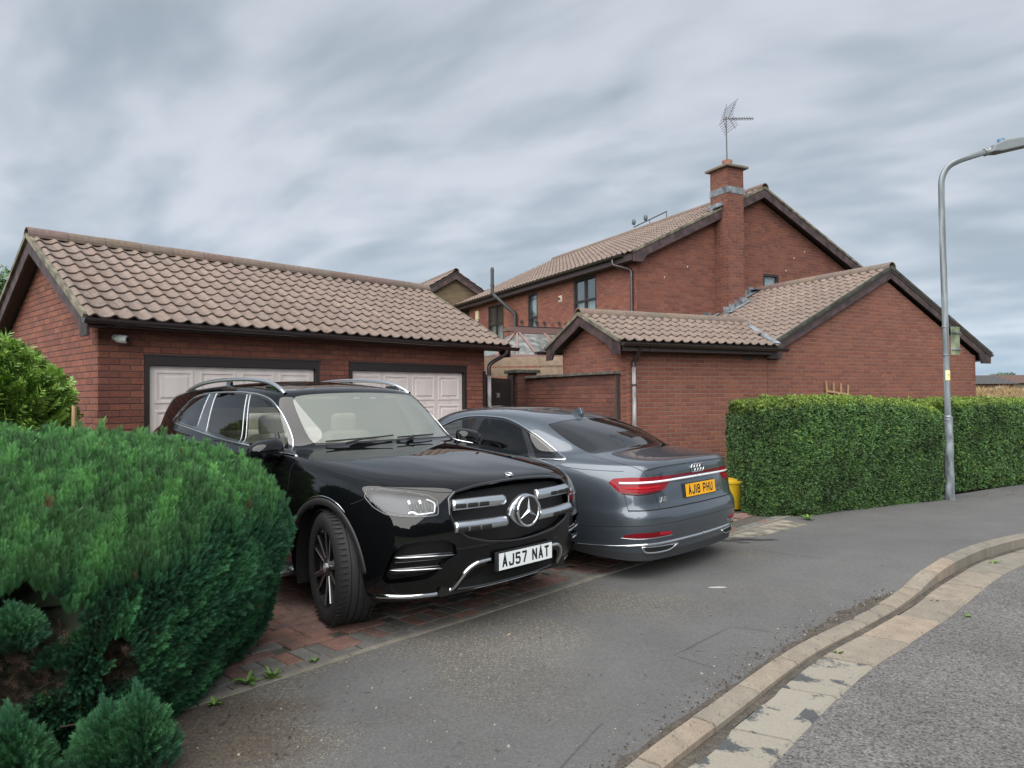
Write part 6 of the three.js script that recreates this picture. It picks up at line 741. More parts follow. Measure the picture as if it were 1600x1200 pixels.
// find (u, v) on a skin for a given distance back s and height y near a starting guess
function skinAt(S, s, y, u, v) { for (let i = 0; i < 40; i++) { const e = 1e-3, f = S.full(u, v).p, fu = S.full(u + e, v).p, fv = S.full(u, v + e).p; const a = (fu[0] - f[0]) / e, b = (fv[0] - f[0]) / e, c = (fu[1] - f[1]) / e, d = (fv[1] - f[1]) / e, rx = -s - f[0], ry = y - f[1], D = a * d - b * c; if (Math.abs(D) < 1e-9) break; u = clamp(u + clamp((rx * d - b * ry) / D, -.4, .4), 0, S.K - 1.001); v = clamp(v + clamp((a * ry - c * rx) / D, -.4, .4), 0, S.R - 1.001); if (Math.hypot(rx, ry) < 1e-5) break; } return [u, v]; }
const CAR = {
  chrome: STD([.72, .74, .76], .10, { metalness: 1 }), satin: STD([.60, .63, .66], .24, { metalness: .95 }), blackGloss: PHY([.006, .006, .007], .08, { clearcoat: 1, clearcoatRoughness: .03 }), blackPlastic: STD([.012, .012, .013], .55), gap: STD([.003, .003, .003], .9), tyre: STD([.016, .016, .017], .78, { bumpMap: TEX.grainB, bumpScale: .0005 }), groove: STD([.006, .006, .006], .95),
  rimDark: STD([.022, .022, .024], .28, { metalness: .6 }), rimFace: STD([.5, .51, .53], .25, { metalness: .9 }), disc: STD([.22, .21, .2], .4, { metalness: .9 }), dark: STD([.006, .006, .006], .9),
  screen: PHY([.29, .315, .285], .01, { transmission: .52, thickness: 0, ior: 1.6 }), tint: PHY([.10, .105, .11], .02, { transmission: 1, thickness: 0, ior: 1.55 }), tintLight: PHY([.42, .46, .46], .02, { transmission: 1, thickness: 0, ior: 1.55 }),  // windscreen glass carries veiling glare as a pale diffuse colour
  lens: PHY([.97, .98, 1], .02, { transmission: 1, thickness: 0, ior: 1.5 }), lampIn: STD([.035, .04, .046], .5), lampDark: STD([.03, .032, .035], .3, { metalness: .3 }), white: PHY([.75, .78, .8], .15, { clearcoat: 1 }),
  cream: STD([.74, .69, .58], .7), creamDark: STD([.40, .35, .27], .7), trimDark: STD([.03, .029, .028], .8),
};
const meshTex = texture(256, 256, (u, v) => { const a = Math.abs(((u * 22 + v * 22) % 1) - .5), b = Math.abs(((u * 22 - v * 22 + 40) % 1) - .5); return a < .14 || b < .14 ? .75 : .02; }, 1, false);
CAR.meshM = STD([.010, .010, .011], .35, { bumpMap: meshTex, bumpScale: .012 });
function wheelHousing(parent, s, y, r, z0, z1) { for (const sg of [1, -1]) { const g = new THREE.CylinderGeometry(r, r, z1 - z0, 36, 1, true, Math.PI - 1.95, 3.9); g.rotateX(Math.PI / 2); g.translate(-s, y, sg * (z0 + z1) / 2); const d = new THREE.CircleGeometry(r, 36, -.42, Math.PI + .84); if (sg < 0) d.rotateY(Math.PI); d.translate(-s, y, sg * z0); part('wheel_housing', [g, d], STD([.004, .004, .004], .95, { side: THREE.DoubleSide }), parent); } }
function seat(x, z, w, mat, row) { const o = []; const c = new RoundedBoxGeometry(.52, .16, w, 3, .06); c.translate(x, .58, z); const b = new RoundedBoxGeometry(.17, .66, w * .96, 4, .07); b.rotateZ(row ? .25 : .28); b.translate(x - .30, .90, z); const h = new RoundedBoxGeometry(.11, .19, row ? w * .3 : .27, 4, .05); h.translate(x - .41, 1.30, z); const side = [-1, 1].map((q) => { const g = new RoundedBoxGeometry(.16, .55, .09, 3, .04); g.rotateZ(.28); g.translate(x - .25, .88, z + q * w * .43); return g; }); return [c, b, h, ...side]; }
{
  const S = SUV, V = thing('parked_suv', 'large glossy black sport utility vehicle, plate AJ57 NAT, parked on the block drive', 'car', SUV_POSE.pos, SUV_POSE.rot);
  const paint = PHY([.0030, .0033, .0040], .5, { specularIntensity: 0, clearcoat: 1, clearcoatRoughness: .015 });
  let T = skinTris(S, 24, 14), X; const take = (poly, rd = true) => { const [a, b] = cut(T, rd ? roundPoly(poly, 4, .2) : poly); T = b; return a; };
  for (const s of [.985, 4.06]) { const [, o] = split(T, (v) => .455 ** 2 - (v.p[0] + s) ** 2 - (v.p[1] - .365) ** 2, (t) => t.every((v) => v.p[2] > .5 && v.p[1] < 1.0)); T = o; }
  // glass
  const dlo = [[9.95, 10.71], [9.75, 11.3], [9.45, 11.9], [8.96, 12.68], [8.3, 12.93], [7, 13.0], [5.9, 13.02], [4.83, 12.98], [4.2, 12.75], [3.75, 12.1], [3.58, 11.3], [3.63, 10.5], [4.1, 9.3], [4.84, 8.11], [5.57, 8.45], [6.09, 8.96], [7.46, 9.71], [9.0, 10.35], [9.8, 10.6]];
  let D = take(dlo, false); const paneIn = (poly) => { const [a, b] = cut(D, roundPoly(poly, 4, .15)); D = b; return a; };
  const pf = paneIn([[3.72, 11.2], [3.88, 12.05], [4.3, 12.62], [4.86, 12.84], [5.52, 12.9], [6.28, 9.32], [6.05, 9.12], [5.6, 8.72], [5.32, 8.72], [4.4, 9.6], [3.85, 10.5]]), pr = paneIn([[5.92, 12.9], [7.86, 12.88], [8.17, 10.24], [7.46, 9.88], [6.60, 9.58]]), pq = paneIn([[8.36, 12.76], [8.88, 12.6], [9.36, 11.85], [9.68, 11.15], [9.72, 10.78], [8.98, 10.5], [8.70, 10.55]]);
  const ws = take([[-.6, 10.04], [1.26, 10.04], [2.08, 10.08], [2.72, 10.16], [2.80, 10.6], [2.80, 12.8], [2.62, 13.16], [2.2, 13.24], [-.6, 13.26]]);
  const rw = take([[12.1, 10.5], [14.6, 10.5], [14.6, 12.9], [12.3, 12.8]]);
  const pano = take([[-.6, 13.9], [3.5, 13.95], [5, 14.2], [9, 14.2], [11, 14.0], [11, 15.7], [-.6, 15.7]]);
  // lamps and openings
  const hl = take([[3.94, 5.29], [3.80, 5.66], [3.36, 5.88], [2.77, 5.76], [2.40, 5.42], [2.24, 5.0], [2.28, 4.24], [2.6, 4.2], [2.91, 4.22], [3.5, 4.30], [3.80, 4.56], [3.97, 4.98]]);
  const grille = take([[-.6, 5.94], [.06, 5.94], [1.30, 5.74], [1.80, 5.48], [1.98, 5.05], [2.02, 4.19], [1.92, 3.66], [1.64, 3.27], [1.1, 3.02], [.13, 2.86], [-.6, 2.86]]);
  const intake = take([[3.50, 2.5], [3.36, 2.92], [3.11, 3.17], [2.67, 3.28], [2.19, 3.26], [1.95, 3.08], [1.90, 2.71], [2.12, 2.56], [2.24, 2.36], [2.36, 2.06], [2.57, 1.90], [2.93, 1.85], [3.5, 1.75], [3.64, 1.95]]);
  const lower = take([[-.6, 1.1], [.8, 1.08], [1.5, 1.12], [1.72, 1.24], [1.58, 1.75], [1.39, 2.05], [.95, 2.16], [-.6, 2.16]]);
  const rl = take([[11.2, 5.2], [12.6, 5.3], [12.6, 7.2], [11.3, 7.4], [10.7, 6.6]]);
  const bonnet = take([[-.6, 5.99], [.08, 5.97], [1.28, 5.76], [1.76, 5.48], [2.2, 5.60], [2.47, 5.82], [2.92, 5.98], [3.40, 6.02], [3.82, 6.57], [4.32, 7.06], [4.85, 7.38], [3.75, 8.67], [2.82, 9.78], [2.0, 9.93], [-.6, 9.9]], false);
  const dF = [[5.06, 7.9], [5.54, 6.09], [5.71, 4.49], [5.82, 3.43], [5.86, 1.4], [7.07, 1.4], [7.04, 6], [6.84, 8], [6.57, 9.22], [6.09, 8.92], [5.57, 8.41]], dR = [[7.07, 1.4], [8.5, 1.4], [8.85, 2.4], [9.1, 4], [9.12, 6], [8.95, 8], [8.8, 10.2], [7.46, 9.66], [6.57, 9.3], [6.84, 8], [7.04, 6]];
  const doorF = take(dF, false), doorR = take(dR, false);
  [X, T] = split(T, (v) => 1.0 - v.q[1] - .12 * sstep(4, 6, v.q[0]));
  part('body', skinGeo(T, 0), paint, V); part('underskirt', skinGeo(X, 0), CAR.blackPlastic, V); part('bonnet', skinGeo(bonnet, 0), paint, V);
  for (const sg of [1, -1]) { part('door', skinGeo(doorF, sg), paint, V); part('door', skinGeo(doorR, sg), paint, V); for (const [g, m] of [[pf, CAR.tintLight], [pr, CAR.tint], [pq, CAR.tint]]) part('side_window', skinGeo(g, sg, -.002), m, V); part('pillar_trim', skinGeo(D, sg, -.001), CAR.blackGloss, V); }
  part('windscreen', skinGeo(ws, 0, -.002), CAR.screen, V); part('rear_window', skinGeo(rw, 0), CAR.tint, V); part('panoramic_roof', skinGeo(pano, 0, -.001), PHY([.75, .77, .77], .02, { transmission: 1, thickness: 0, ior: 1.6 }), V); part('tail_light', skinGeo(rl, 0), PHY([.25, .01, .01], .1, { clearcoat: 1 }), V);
  // front face
  part('grille_mesh', merge([skinGeo(grille, 0, -.055)].map((g) => { const u = g.attributes.uv; for (let i = 0; i < u.count; i++) u.setXY(i, u.getX(i) * .55, u.getY(i) * .3); return g; })), CAR.meshM, V);
  part('grille_surround', moulding(S, [[0, 5.95], [.6, 5.88], [1.30, 5.75], [1.81, 5.49], [1.99, 5.05], [2.03, 4.19], [1.93, 3.65], [1.64, 3.26], [1.1, 3.01], [.4, 2.88], [0, 2.85]], .010, .006, { smooth: false, n: 8 }), CAR.blackGloss, V); V.children[V.children.length - 1].geometry = both(V.children[V.children.length - 1].geometry);
  const gs = []; for (const [a, b, sg] of [[4.56, 4.66, 1], [3.66, 3.68, 1]]) { const s = moulding(S, [[.52, a], [1.2, (a + b) / 2], [1.95, b]], .038, .030, { off: -.004 }); part('grille_slat', both(s), CAR.satin, V); const sl = []; for (let i = 0; i < 3; i++) { const t0 = .36 + i * .215, t1 = t0 + .175; sl.push(moulding(S, [[lerp(.52, 1.95, t0), lerp(a, b, t0) - .09], [lerp(.52, 1.95, t1), lerp(a, b, t1) - .09]], .0145, .006, { off: .0235, n: 6 })); } part('slat_slot', both(merge(sl)), CAR.dark, V); }
  // star in its ring, standing proud of the grille
  const em = new THREE.Group(); em.name = 'star_emblem'; em.position.set(.035, .772, 0); em.rotation.y = Math.PI / 2; em.scale.setScalar(.93); V.add(em);
  part('emblem_bridge', (() => { const s = new THREE.Shape(); const pts = []; const N = 48; for (let i = 0; i < N; i++) { const a = i / N * Math.PI * 2; const r = .116; pts.push(new THREE.Vector2(Math.cos(a) * r * (1 + .30 * Math.abs(Math.cos(a)) ** 4), Math.sin(a) * .108)); } s.setFromPoints(pts); const g = new THREE.ExtrudeGeometry(s, { depth: .02, bevelEnabled: true, bevelSize: .014, bevelThickness: .014, bevelSegments: 4 }); g.translate(0, 0, -.055); return g; })(), CAR.satin, em);
  part('emblem_disc', (() => { const g = new THREE.CylinderGeometry(.108, .108, .02, 48); g.rotateX(Math.PI / 2); g.translate(0, 0, -.008); return g; })(), CAR.blackGloss, em); part('emblem_ring', new THREE.TorusGeometry(.110, .0095, 12, 64), CAR.chrome, em);
  part('emblem_star', (() => { const P = []; const r0 = .102, r1 = .016; for (let i = 0; i < 6; i++) { const a = Math.PI / 2 + i * Math.PI / 3, b = a + Math.PI / 3; const ra = i % 2 ? r1 : r0, rb2 = i % 2 ? r0 : r1; P.push(0, 0, .018, Math.cos(a) * ra, Math.sin(a) * ra, .003, Math.cos(b) * rb2, Math.sin(b) * rb2, .003); } const g = new THREE.BufferGeometry(); g.setAttribute('position', new THREE.Float32BufferAttribute(P, 3)); g.computeVertexNormals(); return g; })(), CAR.satin, em);
  { const f = S.full(0, 6.42); const b = new THREE.Group(); b.name = 'bonnet_badge'; b.position.set(...f.p); b.quaternion.setFromUnitVectors(new THREE.Vector3(0, 1, 0), new THREE.Vector3(...f.n).normalize()); V.add(b); part('badge_disc', rod([0, -.004, 0], [0, .004, 0], .030, 28), CAR.blackGloss, b); part('badge_ring', (() => { const g = new THREE.TorusGeometry(.028, .0045, 8, 32); g.rotateX(Math.PI / 2); g.translate(0, .005, 0); return g; })(), CAR.chrome, b); part('badge_star', [0, 1, 2].map((i) => { const g = box(.024, .003, .006, .012, .006, 0); g.rotateY(i * Math.PI * 2 / 3); return g; }), CAR.chrome, b); }
  part('intake_mesh', skinGeo(intake, 0, -.05), CAR.meshM, V); part('lower_grille', skinGeo(lower, 0, -.05), CAR.meshM, V);
  for (const sg of [1, -1]) { const side = (g) => sg > 0 ? clean(g) : mirrorZ(g); part('intake_fin', side(moulding(S, [[3.40, 2.62], [2.68, 2.68], [1.98, 2.66]], .022, .004, { off: -.022 })), CAR.blackGloss, V); part('intake_fin', side(moulding(S, [[3.5, 2.16], [2.81, 2.22], [2.24, 2.21]], .020, .004, { off: -.022 })), CAR.blackGloss, V); part('intake_blade', side(moulding(S, [[3.36, 2.72], [2.68, 2.74], [1.94, 2.70]], .0055, .009, { off: -.008, taper: .1 })), CAR.chrome, V); part('intake_blade', side(moulding(S, [[3.50, 2.26], [2.81, 2.28], [2.12, 2.25]], .0055, .009, { off: -.008, taper: .1 })), CAR.chrome, V);
    part('bumper_chrome', side(moulding(S, [[3.72, 1.10], [3.3, 1.14], [2.6, 1.10], [2.1, 1.12], [1.87, 1.28], [1.73, 1.75], [1.56, 2.12], [1.34, 2.29], [.98, 2.34]], (t) => lerp(.017, .013, t), .016, { n: 10 })), CAR.chrome, V); 
    // headlamps
    part('headlight', side(merge([skinGeo(hl, 1, 0)])), CAR.lens, V); const hIn = part('headlight_reflector', side(merge([skinGeo(hl, 1, -.045)])), CAR.lampIn, V);
    part('headlight_bezel', side(moulding(S, roundPoly([[3.94, 5.29], [3.80, 5.66], [3.36, 5.88], [2.77, 5.76], [2.40, 5.42], [2.24, 5.0], [2.28, 4.24], [2.6, 4.2], [2.91, 4.22], [3.5, 4.30], [3.80, 4.56], [3.97, 4.98]], 3, .2).concat([[3.9, 5.37]]), .006, .004, { n: 3, off: -.003 })), CAR.blackGloss, V);
    part('lamp_strip', side(merge([moulding(S, [[2.36, 4.40], [2.72, 4.36]], .005, .005, { off: -.03 }), moulding(S, [[2.34, 4.4], [2.31, 4.95], [2.46, 5.28]], .005, .005, { off: -.03 }), moulding(S, [[2.72, 4.36], [2.84, 4.50], [2.94, 4.44]], .008, .005, { off: -.03 })])), CAR.white, V); part('lamp_module', side(merge([2.44, 2.58, 2.70, 2.83].map((u, i) => moulding(S, [[u, 4.55], [u + .02, 5.12 - .04 * (i % 2)]], .011, .012, { off: -.036, n: 5 })))), CAR.lampDark, V); part('lamp_glint', side(merge([2.61, 2.86].map((u) => moulding(S, [[u, 4.98], [u + .015, 5.24]], .009, .008, { off: -.03, n: 5 })))), CAR.white, V);
    part('lamp_shelf', side(moulding(S, [[2.3, 4.32], [2.62, 4.28], [3.0, 4.30], [3.6, 4.40]], .014, .010, { off: -.042 })), CAR.lampDark, V); }
  part('skid_strip', both(moulding(S, [[0, .98], [.8, .99], [1.4, 1.02], [1.9, 1.08]], .006, .006)), CAR.chrome, V); part('skid_plate', both(moulding(S, [[0, 1.06], [.9, 1.07], [1.66, 1.15]], .012, .004)), STD([.10, .11, .12], .35, { metalness: .6 }), V);
  // number plate
  const pl = new THREE.Group(); pl.name = 'number_plate'; pl.position.set(.012, .462, 0); pl.rotation.y = Math.PI / 2; V.add(pl); part('plate_holder', box(.54, .125, .03, 0, 0, -.02, .006), CAR.blackPlastic, pl); part('plate_face', new THREE.PlaneGeometry(.52, .111).translate(0, 0, 0), STD([.86, .88, .88], .35, { map: plateTexture('AJ57 NAT', '#e8ecec') }), pl);
  // panel gaps and brightwork
  const gap = (path, o) => moulding(S, path, .0028, .0012, { off: -.0004, ...o });
  part('panel_gap', both(merge([gap([[3.40, 6.02], [3.82, 6.57], [4.32, 7.06], [4.85, 7.38]]), gap([[4.85, 7.38], [3.75, 8.67], [2.82, 9.78]]), gap([[0, 5.97], [1.28, 5.76], [1.76, 5.48], [2.2, 5.6], [2.47, 5.82], [2.92, 5.98], [3.40, 6.02]], { n: 8 }), gap([[5.06, 7.9], [5.54, 6.09], [5.71, 4.49], [5.82, 3.43], [5.86, 1.4]]), gap([[6.57, 9.22], [6.84, 8], [7.04, 6], [7.07, 1.4]]), gap([[8.8, 10.2], [8.95, 8], [9.12, 6], [9.1, 4], [8.85, 2.4], [8.5, 1.4]]), gap([[4.35, 4.44], [4.12, 4.72], [3.97, 4.95]]), gap([[5.86, 1.4], [7.07, 1.4], [8.5, 1.4]])])), CAR.gap, V);
  part('window_chrome', both(merge([moulding(S, [[9.97, 10.7], [9.76, 11.32], [9.46, 11.94], [8.96, 12.72], [8.3, 12.97], [7, 13.05], [5.9, 13.07], [4.83, 13.03], [4.18, 12.79], [3.71, 12.1], [3.54, 11.3], [3.59, 10.5], [4.06, 9.3], [4.84, 8.06]], .009, .009, { n: 6 }), moulding(S, [[4.84, 8.08], [5.57, 8.42], [6.09, 8.93], [7.46, 9.68], [9.0, 10.32], [9.85, 10.6]], .011, .010, { n: 8 })])), CAR.chrome, V);
  part('pillar_chrome', both(merge([moulding(S, [[5.62, 12.9], [6.36, 9.35]], .0025, .003), moulding(S, [[5.84, 12.9], [6.53, 9.56]], .0025, .003), moulding(S, [[7.92, 12.9], [8.24, 10.2]], .0025, .003), moulding(S, [[8.30, 12.85], [8.68, 10.5]], .0025, .003)])), CAR.satin, V);
  const arc = (s0, y0, r, a0, a1, n, u, v) => { const o = []; for (let i = 0; i <= n; i++) { const a = lerp(a0, a1, i / n); const q = skinAt(S, s0 - Math.cos(a) * r, y0 + Math.sin(a) * r, u, v); u = q[0]; v = q[1]; o.push(q); } return o; };
  for (const [s0, u0] of [[.985, 4.15], [4.06, 8.6]]) { part('wheel_arch_trim', both(moulding(S, arc(s0, .365, .475, .12, 3.0, 18, u0, 2.2), .026, .012, { n: 4, off: -.002 })), CAR.blackPlastic, V); }
  part('arch_chrome', both(moulding(S, arc(.985, .365, .512, 1.0, 1.95, 8, 4.4, 3.9), .005, .005, { n: 5, taper: .25 })), CAR.chrome, V);
  // roof rails
  for (const sg of [1, -1]) { const P = [[-2.16, 1.585, .640], [-2.24, 1.625, .638], [-2.40, 1.675, .630], [-2.62, 1.708, .624], [-3.0, 1.728, .62], [-3.5, 1.73, .62], [-3.95, 1.705, .62], [-4.25, 1.655, .62], [-4.36, 1.62, .62]].map(([x, y, z]) => [x, y, sg * z]); const g = tube(P, .019, 70, 10); part('roof_rail', g, CAR.satin, V); part('rail_foot', [box(.20, .07, .03, -2.42, 1.63, sg * .628, .01), box(.10, .07, .03, -3.3, 1.68, sg * .62, .01), box(.20, .06, .03, -4.2, 1.62, sg * .62, .01)], CAR.blackGloss, V); }
  // mirrors
  for (const sg of [1, -1]) { const m = new THREE.Group(); m.name = 'door_mirror'; m.position.set(-1.72, 1.155, sg > 0 ? 1.035 : -.99); V.add(m);
    const sh = new THREE.SphereGeometry(1, 28, 20); { const p = sh.attributes.position; for (let i = 0; i < p.count; i++) { let x = p.getX(i), y = p.getY(i), z = p.getZ(i) * sg; const q = (v, e) => Math.sign(v) * Math.pow(Math.abs(v), e); x = q(x, .8); y = q(y, .75); z = q(z, .7); if (x < -.05) x = -.05 + (x + .05) * .15; p.setXYZ(i, x * .125, y * .088 * (1 - .12 * z) - .012 * z, z * sg * .135); } sh.computeVertexNormals(); } part('mirror_shell', sh, paint, m); part('mirror_glass', box(.004, .13, .21, -.026, 0, 0), CAR.blackGloss, m); part('indicator', tube([[.075, -.052, sg * -.06], [.082, -.045, sg * .03], [.04, -.038, sg * .105], [-.01, -.03, sg * .125]], .008, 20, 6), CAR.satin, m);
    part('mirror_arm', tube([[.02, -.065, sg * -.04], [.0, -.085, sg * -.10], [-.0, -.075, sg * -.20]], .03, 16, 8), CAR.blackPlastic, m); part('mirror_sail', tube([[.02, -.07, sg * -.155], [-.10, .04, sg * -.165], [-.18, .12, sg * -.19]], .02, 10, 6), CAR.blackPlastic, m); }
  // running boards, wipers, cameras
  for (const sg of [1, -1]) part('running_board', [box(2.05, .035, .12, -2.52, .262, sg * .965, .012), box(1.98, .008, .07, -2.52, .284, sg * .985)], CAR.satin, V);
  const wp = (a, b, c) => { const pa = S.pt(...a, .018), pb = S.pt(...b, .016), pc = S.pt(...c, .02); return [rod(pa, pb, .008, 6, .006), rod(pb, pc, .006, 6)]; };
  part('wiper', [...wp([1.75, 9.8], [1.05, 10.12], [.1, 10.22]).map((g) => g), rod(S.pt(2.3, 10.15, .014), S.pt(.55, 10.2, .014), .006, 6)], CAR.blackPlastic, V); part('wiper', [rod(S.pt(.2, 9.82, .014), S.pt(.6, 10.14, .016), .008, 6), rod(S.pt(.0, 10.1, .014), S.pt(1.5, 10.2, .014), .006, 6)].map((g) => mirrorZ(g)), CAR.blackPlastic, V); part('cowl', both(moulding(S, [[0, 10.0], [1.3, 10.0], [2.1, 10.03], [2.7, 10.1]], .018, .003, { off: -.002 })), CAR.blackPlastic, V);
  part('camera_housing', (() => { const pts = [[-.19, 13.22], [.6, 13.22], [.72, 12.9], [.62, 12.35], [.36, 12.12], [.05, 11.98], [-.19, 11.98]]; const q = cut(ws, roundPoly([[-.9, 13.24], [.95, 13.2], [.85, 12.75], [.6, 12.35], [.3, 12.2], [-.9, 12.2]], 3, .25))[0]; return skinGeo(q, 0, -.012); })(), STD([.03, .035, .04], .4), V); part('screen_band', both(merge([moulding(S, [[0, 13.2], [1.2, 13.2], [2.2, 13.16], [2.66, 12.95]], .016, .001, { off: -.006 }), moulding(S, [[2.77, 12.9], [2.77, 11.6], [2.77, 10.3]], .012, .001, { off: -.006 })])), CAR.blackPlastic, V);
  part('camera_window', [[.30, 12.62], [-.30, 12.62]].map(([u, v]) => { const f = S.full(Math.abs(u), v); const g = box(.01, .025, .05); g.translate(f.p[0] - .004, f.p[1] - .004, f.p[2] * Math.sign(u)); return g; }), STD([.4, .43, .45], .2), V);
  // cabin
  const cab = new THREE.Group(); cab.name = 'cabin'; V.add(cab); part('cabin_floor', box(3.4, .04, 1.5, -3.0, .44, 0), CAR.creamDark, cab); part('dashboard', (() => { const g = extrude([[-1.66, .5], [-1.66, 1.09], [-1.72, 1.125], [-1.9, 1.12], [-2.0, 1.06], [-1.97, .9], [-1.8, .5]], 1.30, { bevel: .015 }); g.translate(0, 0, -.65); return g; })(), CAR.cream, cab);
  const wheelG = new THREE.TorusGeometry(.185, .017, 10, 40); wheelG.rotateY(Math.PI / 2); wheelG.rotateZ(.42); wheelG.translate(-2.12, 1.03, .38); part('steering_wheel', [wheelG, rod([-1.92, .96, .38], [-2.12, 1.03, .38], .05, 14)], CAR.creamDark, cab);
  for (const z of [-.38, .38]) part('seat', seat(-2.50, z, .54, 0, 0), CAR.cream, cab); part('seat', seat(-3.45, 0, 1.36, 0, 1), CAR.cream, cab); part('headliner', [box(.25, .02, 1.16, -2.35, 1.55, 0), box(1.9, .02, .16, -3.3, 1.555, .56), box(1.9, .02, .16, -3.3, 1.555, -.56)], CAR.cream, cab); part('dash_top', box(.30, .02, 1.16, -1.62, 1.10, 0), CAR.cream, cab); for (const sg of [1, -1]) part('door_card', box(2.2, .62, .04, -2.6, .80, sg * .80), CAR.cream, cab); part('rear_bulkhead', box(.04, 1.0, 1.3, -4.4, .95, 0), CAR.creamDark, cab); part('inner_mirror', box(.03, .06, .22, -2.08, 1.46, 0, .01), CAR.trimDark, cab);
  // chassis, wheels
  part('underbody', [box(4.2, .28, 1.1, -2.6, .38, 0), box(2.0, .30, 1.72, -2.53, .40, 0), box(.5, .5, 1.2, -.42, .52, 0), box(.7, .55, 1.1, -.72, .65, 0)], CAR.dark, V); wheelHousing(V, .985, .365, .46, .55, .93); wheelHousing(V, 4.06, .365, .46, .55, .93);
  const spokes = (R, w) => { const o = [], face = [], f = w / 2 - .03; for (let i = 0; i < 5; i++) { for (const q of [-1, 1]) { const a = i * Math.PI * 2 / 5 + q * .20, b = i * Math.PI * 2 / 5 + q * .11; const p0 = [Math.cos(b) * .055, Math.sin(b) * .055, f - .02], p1 = [Math.cos(a) * (R - .02), Math.sin(a) * (R - .02), f]; o.push(bar(p0, p1, .030, .030)); const nx = -Math.sin(a) * q * .014, ny = Math.cos(a) * q * .014; face.push(bar([p0[0] + nx, p0[1] + ny, p0[2] + .016], [p1[0] + nx, p1[1] + ny, p1[2] + .016], .006, .004)); } } const hub = new THREE.CylinderGeometry(.062, .085, .05, 28); hub.rotateX(Math.PI / 2); hub.translate(0, 0, f - .02); const cap = new THREE.CylinderGeometry(.034, .034, .012, 24); cap.rotateX(Math.PI / 2); cap.translate(0, 0, f + .01); const lip = new THREE.TorusGeometry(R - .004, .005, 8, 72); lip.translate(0, 0, w / 2 - .014); return [['spokes', merge([...o, hub]), CAR.rimDark], ['spoke_edge', merge(face), CAR.rimFace], ['hub_cap', cap, CAR.satin], ['rim_lip', lip, CAR.rimDark]]; };
  const wm = { tyre: CAR.tyre, groove: CAR.groove, rim: CAR.rimDark, disc: CAR.disc, dark: CAR.dark }; const st = -.25;
  makeWheel(V, [-.955, .388, .835], st, 1, .392, .285, .272, spokes, wm); makeWheel(V, [-.955, .388, -.82], st, -1, .392, .285, .272, spokes, wm); makeWheel(V, [-4.06, .388, .84], 0, 1, .392, .285, .272, spokes, wm); makeWheel(V, [-4.06, .388, -.84], 0, -1, .392, .285, .272, spokes, wm);
}
